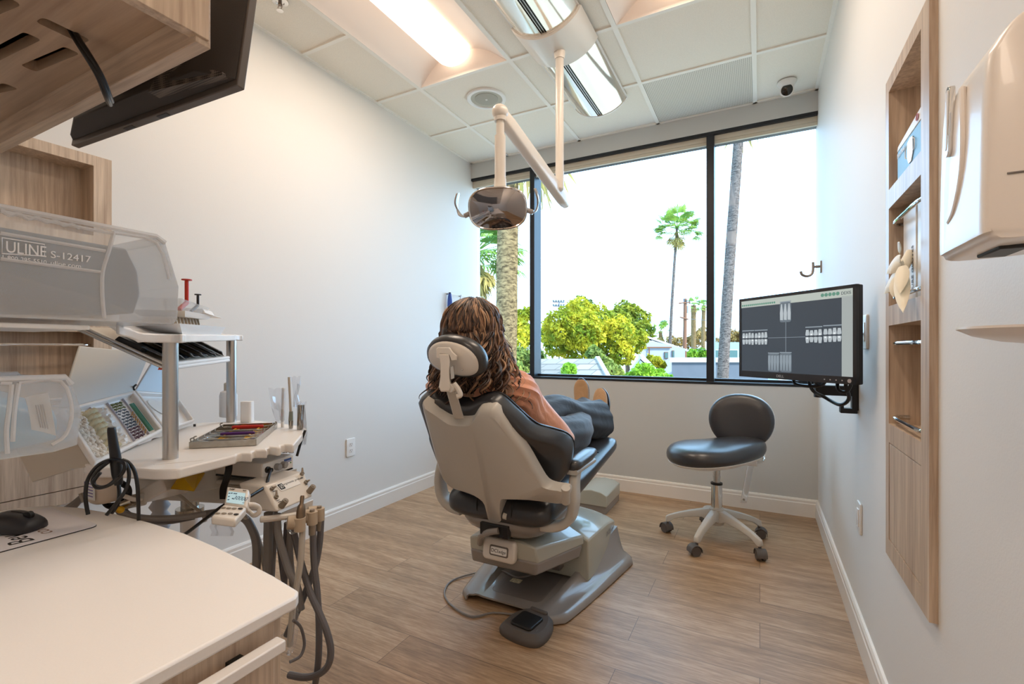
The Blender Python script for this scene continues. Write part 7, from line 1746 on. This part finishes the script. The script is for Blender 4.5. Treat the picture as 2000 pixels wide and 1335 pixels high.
g = MB(); g.loft([[U(.25, .02, .047), U(.80, .02, .047), U(.80, .12, .047), U(.25, .12, .047)], [U(.16, .01, .062), U(.86, .01, .062), U(.86, .13, .062), U(.16, .13, .062)], [U(.2, .016, .062), U(.82, .016, .062), U(.82, .124, .062), U(.2, .124, .062)], [U(.27, .025, .052), U(.78, .025, .052), U(.78, .115, .052), U(.27, .115, .052)]]); part('body', g, 'whitegloss', t, smooth=30)
t = thing('clear_box', 'clear plastic box of syringes on top of the shallow white tray', 'box', U(.5, .06, .063))
g = MB(); g.loft([[U(.2, .02, .063), U(.72, .02, .063), U(.72, .11, .063), U(.2, .11, .063)], [U(.14, .015, .093), U(.80, .015, .083), U(.80, .12, .083), U(.14, .12, .093)]]); part('box', g, M['bin'], t, smooth=20)
for nm, lab, cm, s0, hgt, sc_ in (('syringe', 'syringe with red plunger pointing up out of the clear box', '#c8341c', .26, .062, 1.2), ('syringe', 'syringe with short black plunger pointing up out of the clear box', '#2a2624', .52, .03, .85)):
    b0 = U(s0 + .12, .03, .088); t = thing(nm, lab, 'syringe', b0); cm_ = mat('plunger_' + cm[1:], cm, .4)
    g = MB(); g.cyl(b0, b0 + UP * hgt, .0042 * sc_, n=12); g.cyl(b0 + UP * hgt, b0 + UP * (hgt + .003), .0105 * sc_, n=16); part('plunger', g, cm_, t)
    g = MB(); g.tube([b0, b0 - (ub2 - ua).normalized() * .035 - UP * .02 - RIGHT * .01], .005 * sc_, 10, 0); part('barrel', g, cm_, t)
for k, s0 in enumerate((.28, .60, .86)):
    b0 = U(s0 + .1, .075, .078 - .008 * k); t = thing('white_cap', ['small white capped vial behind the red plunger', 'small white capped vial between the red and black plungers', 'small white capped vial at the far end of the clear box'][k], 'vial', b0, 0, 'white vials on the clear box')
    g = MB(); g.box((0, 0, .009), (.018, .014, .018), Matrix.Translation(b0)); part('cap', g, 'white', t, bevel=.002); g = MB(); g.cyl(b0 - UP * .012, b0, .006, n=12); part('vial', g, 'white', t)
t = thing('blister_card', 'white blister strip at the far right of the shelf clutter', 'packet', U(.95, .05, .06))
g = MB(); g.loft([[U(.55, .0, .063), U(1.02, .0, .055), U(1.02, .1, .055), U(.55, .1, .063)], [U(.55, .0, .064), U(1.02, .0, .056), U(1.02, .1, .056), U(.55, .1, .064)]]); part('card', g, 'white', t, smooth=0)
g = MB(); g.loft([[U(.66, .01, .062), U(.92, .01, .057), U(.92, .09, .057), U(.66, .09, .062)], [U(.66, .02, .080), U(.92, .02, .076), U(.92, .08, .076), U(.66, .08, .080)]]); part('blister', g, 'whitegloss', t, bevel=.002)

# ---- tilted supply tub with open lid and its small neighbour
FL, FM, FR = D(185, 905, 1.09), D(321, 838, 1.42), D(380, 821, 1.62); BLt, BM, BRt = D(118, 800, 1.22), D(262, 763, 1.52), D(342, 768, 1.72); BV = V((-.15, -.075, -.062))
def tub(name, label, f0, f1, b0, b1, depth=1.0):
    t = thing(name, label, 'tub', (f0 + f1 + b0 + b1) / 4 + BV)
    rim = [f0, f1, b1, b0]; c = sum(rim, V()) / 4
    n = (f1 - f0).cross(b0 - f0).normalized(); n = n if n.z > 0 else -n
    k = lambda s, off: [c + (p - c) * s + off for p in rim]
    g = MB(); g.loft([k(.78, BV * depth), k(.9, BV * .93 * depth), k(.95, BV * .3), k(.97, -n * .012), k(.90, -n * .012), k(.84, BV * .45 - n * .01), k(.74, BV * .72)])
    part('shell', g, 'beige', t, bevel=.004, smooth=30)
    g = MB(); g.loft([k(.97, -n * .014), k(1.0, -n * .010), k(1.01, V()), k(.975, n * .003), k(.91, n * .001), k(.89, -n * .014)]); part('rim', g, 'whitegloss', t, smooth=40, bevel=.002)
    def at(u, v, d=0):
        cc = lambda p: c + (p - c) * .88
        return lerp4(cc(f0), cc(f1), cc(b1), cc(b0), u, v) + BV * .35 * d - n * .008
    return t, at, n
t1, TB, tn = tub('supply_tub', 'tilted beige tub of cotton and brushes with its lid open', FL, FM + (FL - FM) * .01, BLt, BM)
lw = [BLt, BM, D(293, 690, 1.66), D(157, 676, 1.38)]
g = MB(); g.loft([lw, [p + V((-.006, -.003, .002)) for p in lw]]); part('lid', g, M['pad'] if False else mat('lid_grey', '#c9cac8', .5), t1, bevel=.002)
for u in (.03,): 
    g = MB(); g.tube([BM + V((.0, 0, .002)), BM + V((-.004, .0, .012)), BM + V((.004, .004, .02))], .003, 6, 3); part('hinge', g, 'black', t1)
for u in (.335, .60, .86):
    a, b_ = TB(u, .0), TB(u, 1.0); d = BV * .32; s = (TB(u + .008, .5) - TB(u, .5)); g = MB(); g.loft([[a, b_, b_ + d, a + d], [a + s, b_ + s, b_ + s + d, a + s + d]]); part('divider', g, mat('lilac_divider', '#b9b7c4', .5) if u < .4 else M['lil'], t1, smooth=0)
    if u < .4: M['lil'] = bpy.data.materials['lilac_divider']
t2, TB2, tn2 = tub('supply_tub', 'smaller white tub beside the cotton tub, partly behind the front post', FM + (FR - FM) * .03, FR, BM + (BRt - BM) * .03, BRt, .5)
lw = [BM + (BRt - BM) * .03, BRt, D(338, 712, 1.80), D(300, 704, 1.66)]
g = MB(); g.loft([lw, [p + V((-.005, -.003, .001)) for p in lw]]); part('lid', g, mat('lid_blue_grey', '#c3ccd4', .4), t2, bevel=.002)
g = MB(); g.prism(sell(.04, .05, 2, 24), 0, .002, frame(TB2(.45, .55, .1), TB2(1, .5) - TB2(0, .5), TB2(.5, 1) - TB2(.5, 0))); part('insert', g, 'white', t2)
g = MB(); g.tube([FR + V((0, 0, -.012)), FR + V((0, 0, -.02))], .004, 8, 0); part('foot', g, 'dark', t2)
M['cotton'] = mat('cotton', '#ece5da', .9, vary=.06, vscale=200, bump=.6, bscale=300); M['cottonyel'] = mat('cotton_roll', '#d9d2b4', .85, bump=.4, bscale=300)
# cotton pellets: a heap nobody could count
g = MB(); rg = random.Random(3)
for k in range(420):
    u, v = rg.uniform(.03, .19), rg.uniform(.02, .9); p = TB(u, v, rg.uniform(.02, .4)); g.ball(p, .0056 * rg.uniform(.8, 1.15), 7, 5)
single('cotton_pellets', g, 'cotton', 'loose heap of white cotton pellets in the near compartment of the tub', 'cotton pellets', kind='stuff', smooth=60)
e2 = (TB(.3, 0) - TB(.3, 1)).normalized(); e1 = (TB(1, .5) - TB(0, .5)).normalized()
proto = None
spots = []
for lay in range(2):
    for i in range(8):
        for j in range(2): spots.append((.235 + .055 * j + .02 * lay, .06 + .115 * i, .42 - .32 * lay))
g0 = TB(*spots[0]); t = thing('cotton_roll', 'short cream cotton roll among identical rolls in the tub', 'cotton roll', g0, 0, 'cotton rolls in the tub')
ax = (e1 * .75 + tn * .66).normalized(); g = MB(); m_ = frame(g0, ax.orthogonal(), ax.cross(ax.orthogonal())); m_.translation = g0
g.lathe([(.0025, -.016), (.0075, -.017), (.0082, -.014), (.0082, .014), (.0075, .017), (.004, .0165), (.003, .012)], 16, m_); part('roll', g, 'cottonyel', t, smooth=60)
for s in spots[1:]: copy_tree(t, loc=TB(*s))
for k, (u, v) in enumerate(((.40, .72), (.46, .38), (.52, .1))):
    t = thing('gauze_pad', ['folded white gauze at the back of the tub', 'folded white gauze in the middle of the tub', 'folded white gauze at the front edge of the tub'][k], 'gauze', TB(u, v, .2), 0, 'white gauze pads in the tub')
    g = MB(); rows = [[TB(.36 + .23 * i / 8, v - .14 + .34 * j / 6, .32 - .25 * math.sin(PI * i / 8) - .16 * math.sin(2.2 * j + k) * math.sin(1.7 * i)) for i in range(9)] for j in range(7)]; g.sheet(rows, .003); part('cloth', g, 'paperwhite', t, smooth=50)
# micro brushes: dark heads in rows
M['brushdark'] = mat('brush_slate', '#4d5663', .5); M['brushgreen'] = mat('brush_olive', '#5f6638', .5); M['brushplum'] = mat('brush_plum', '#5a3f4a', .5); M['stick'] = mat('wood_stick', '#c39a6a', .7)
proto = {}
n = 0
for i in range(14):
    for j in range(6):
        u, v = .628 + .036 * j, .05 + .066 * i; p = TB(u, v, .12 + .03 * ((i + j) % 2)); m_ = 'brushgreen' if i > 10 else ('brushplum' if i < 4 else 'brushdark')
        if m_ in proto:
            copy_tree(proto[m_], loc=p); continue
        lab = {'brushgreen': 'olive micro brush tip at the back of the brush compartment', 'brushdark': 'slate micro brush tip in the middle rows of the brush compartment', 'brushplum': 'plum micro brush tip in the front rows of the brush compartment'}[m_]
        t = thing('micro_brush', lab, 'brush', p, 0, {'brushgreen': 'olive micro brushes in the tub', 'brushdark': 'slate micro brushes in the tub', 'brushplum': 'plum micro brushes in the tub'}[m_]); g = MB()
        g.tube([p - tn * .02 + e2 * 0, p, p + tn * .004], [.0042, .0054, .003], 8, 2); part('tip', g, m_, t, smooth=60); g = MB(); g.cyl(p - tn * .045, p - tn * .02, .0018, n=6); part('stem', g, m_, t); proto[m_] = t
st0 = None
for i in range(24):
    u, v = .835 + .015 * (i % 3), .05 + .55 * i / 24; p = TB(u, v, .15)
    if st0: copy_tree(st0, loc=p); continue
    st0 = thing('wooden_stick', 'thin wooden applicator stick beside the teal sheets in the tub', 'stick', p, 0, 'wooden sticks in the tub'); g = MB(); g.cyl(p - tn * .05, p + tn * .006, .0014, n=6); g.ball(p + tn * .007, .0022, 6, 5); part('stick', g, 'stick', st0)
for k in range(3):
    t = thing('teal_card', ['outer teal plastic card at the far end of the tub', 'middle teal plastic card at the far end of the tub', 'inner teal plastic card next to the wooden sticks'][k], 'card', TB(.95 - .03 * k, .5, .3), 0, 'teal cards in the tub'); a, b_ = TB(.965 - .025 * k, .06, .0), TB(.965 - .025 * k, .82, .0); d = BV * .3; s = (TB(.975, .5) - TB(.965, .5)) * .6
    g = MB(); g.loft([[a, b_, b_ + d, a + d], [a + s, b_ + s, b_ + s + d, a + s + d]]); part('card', g, mat('teal_%d' % k, ('#5fa39a', '#6fae9c', '#4f8a6a')[k], .4), t, smooth=0)

# ================================================================== LIGHT
w = bpy.data.worlds.new('sky'); SC.world = w; w.use_nodes = True; nt = w.node_tree
bg = nt.nodes['Background']
bg.inputs['Color'].default_value = (.43, .71, 1, 1)
bg.inputs['Strength'].default_value = 6.5
s = bpy.data.lights.new('sun', 'SUN'); s.energy = 8.0; s.angle = math.radians(1); s.color = (1, .93, .8)
so = bpy.data.objects.new('sun', s); COL.objects.link(so)
so.rotation_euler = V((-1, .32, -.72)).to_track_quat('-Z', 'Y').to_euler()
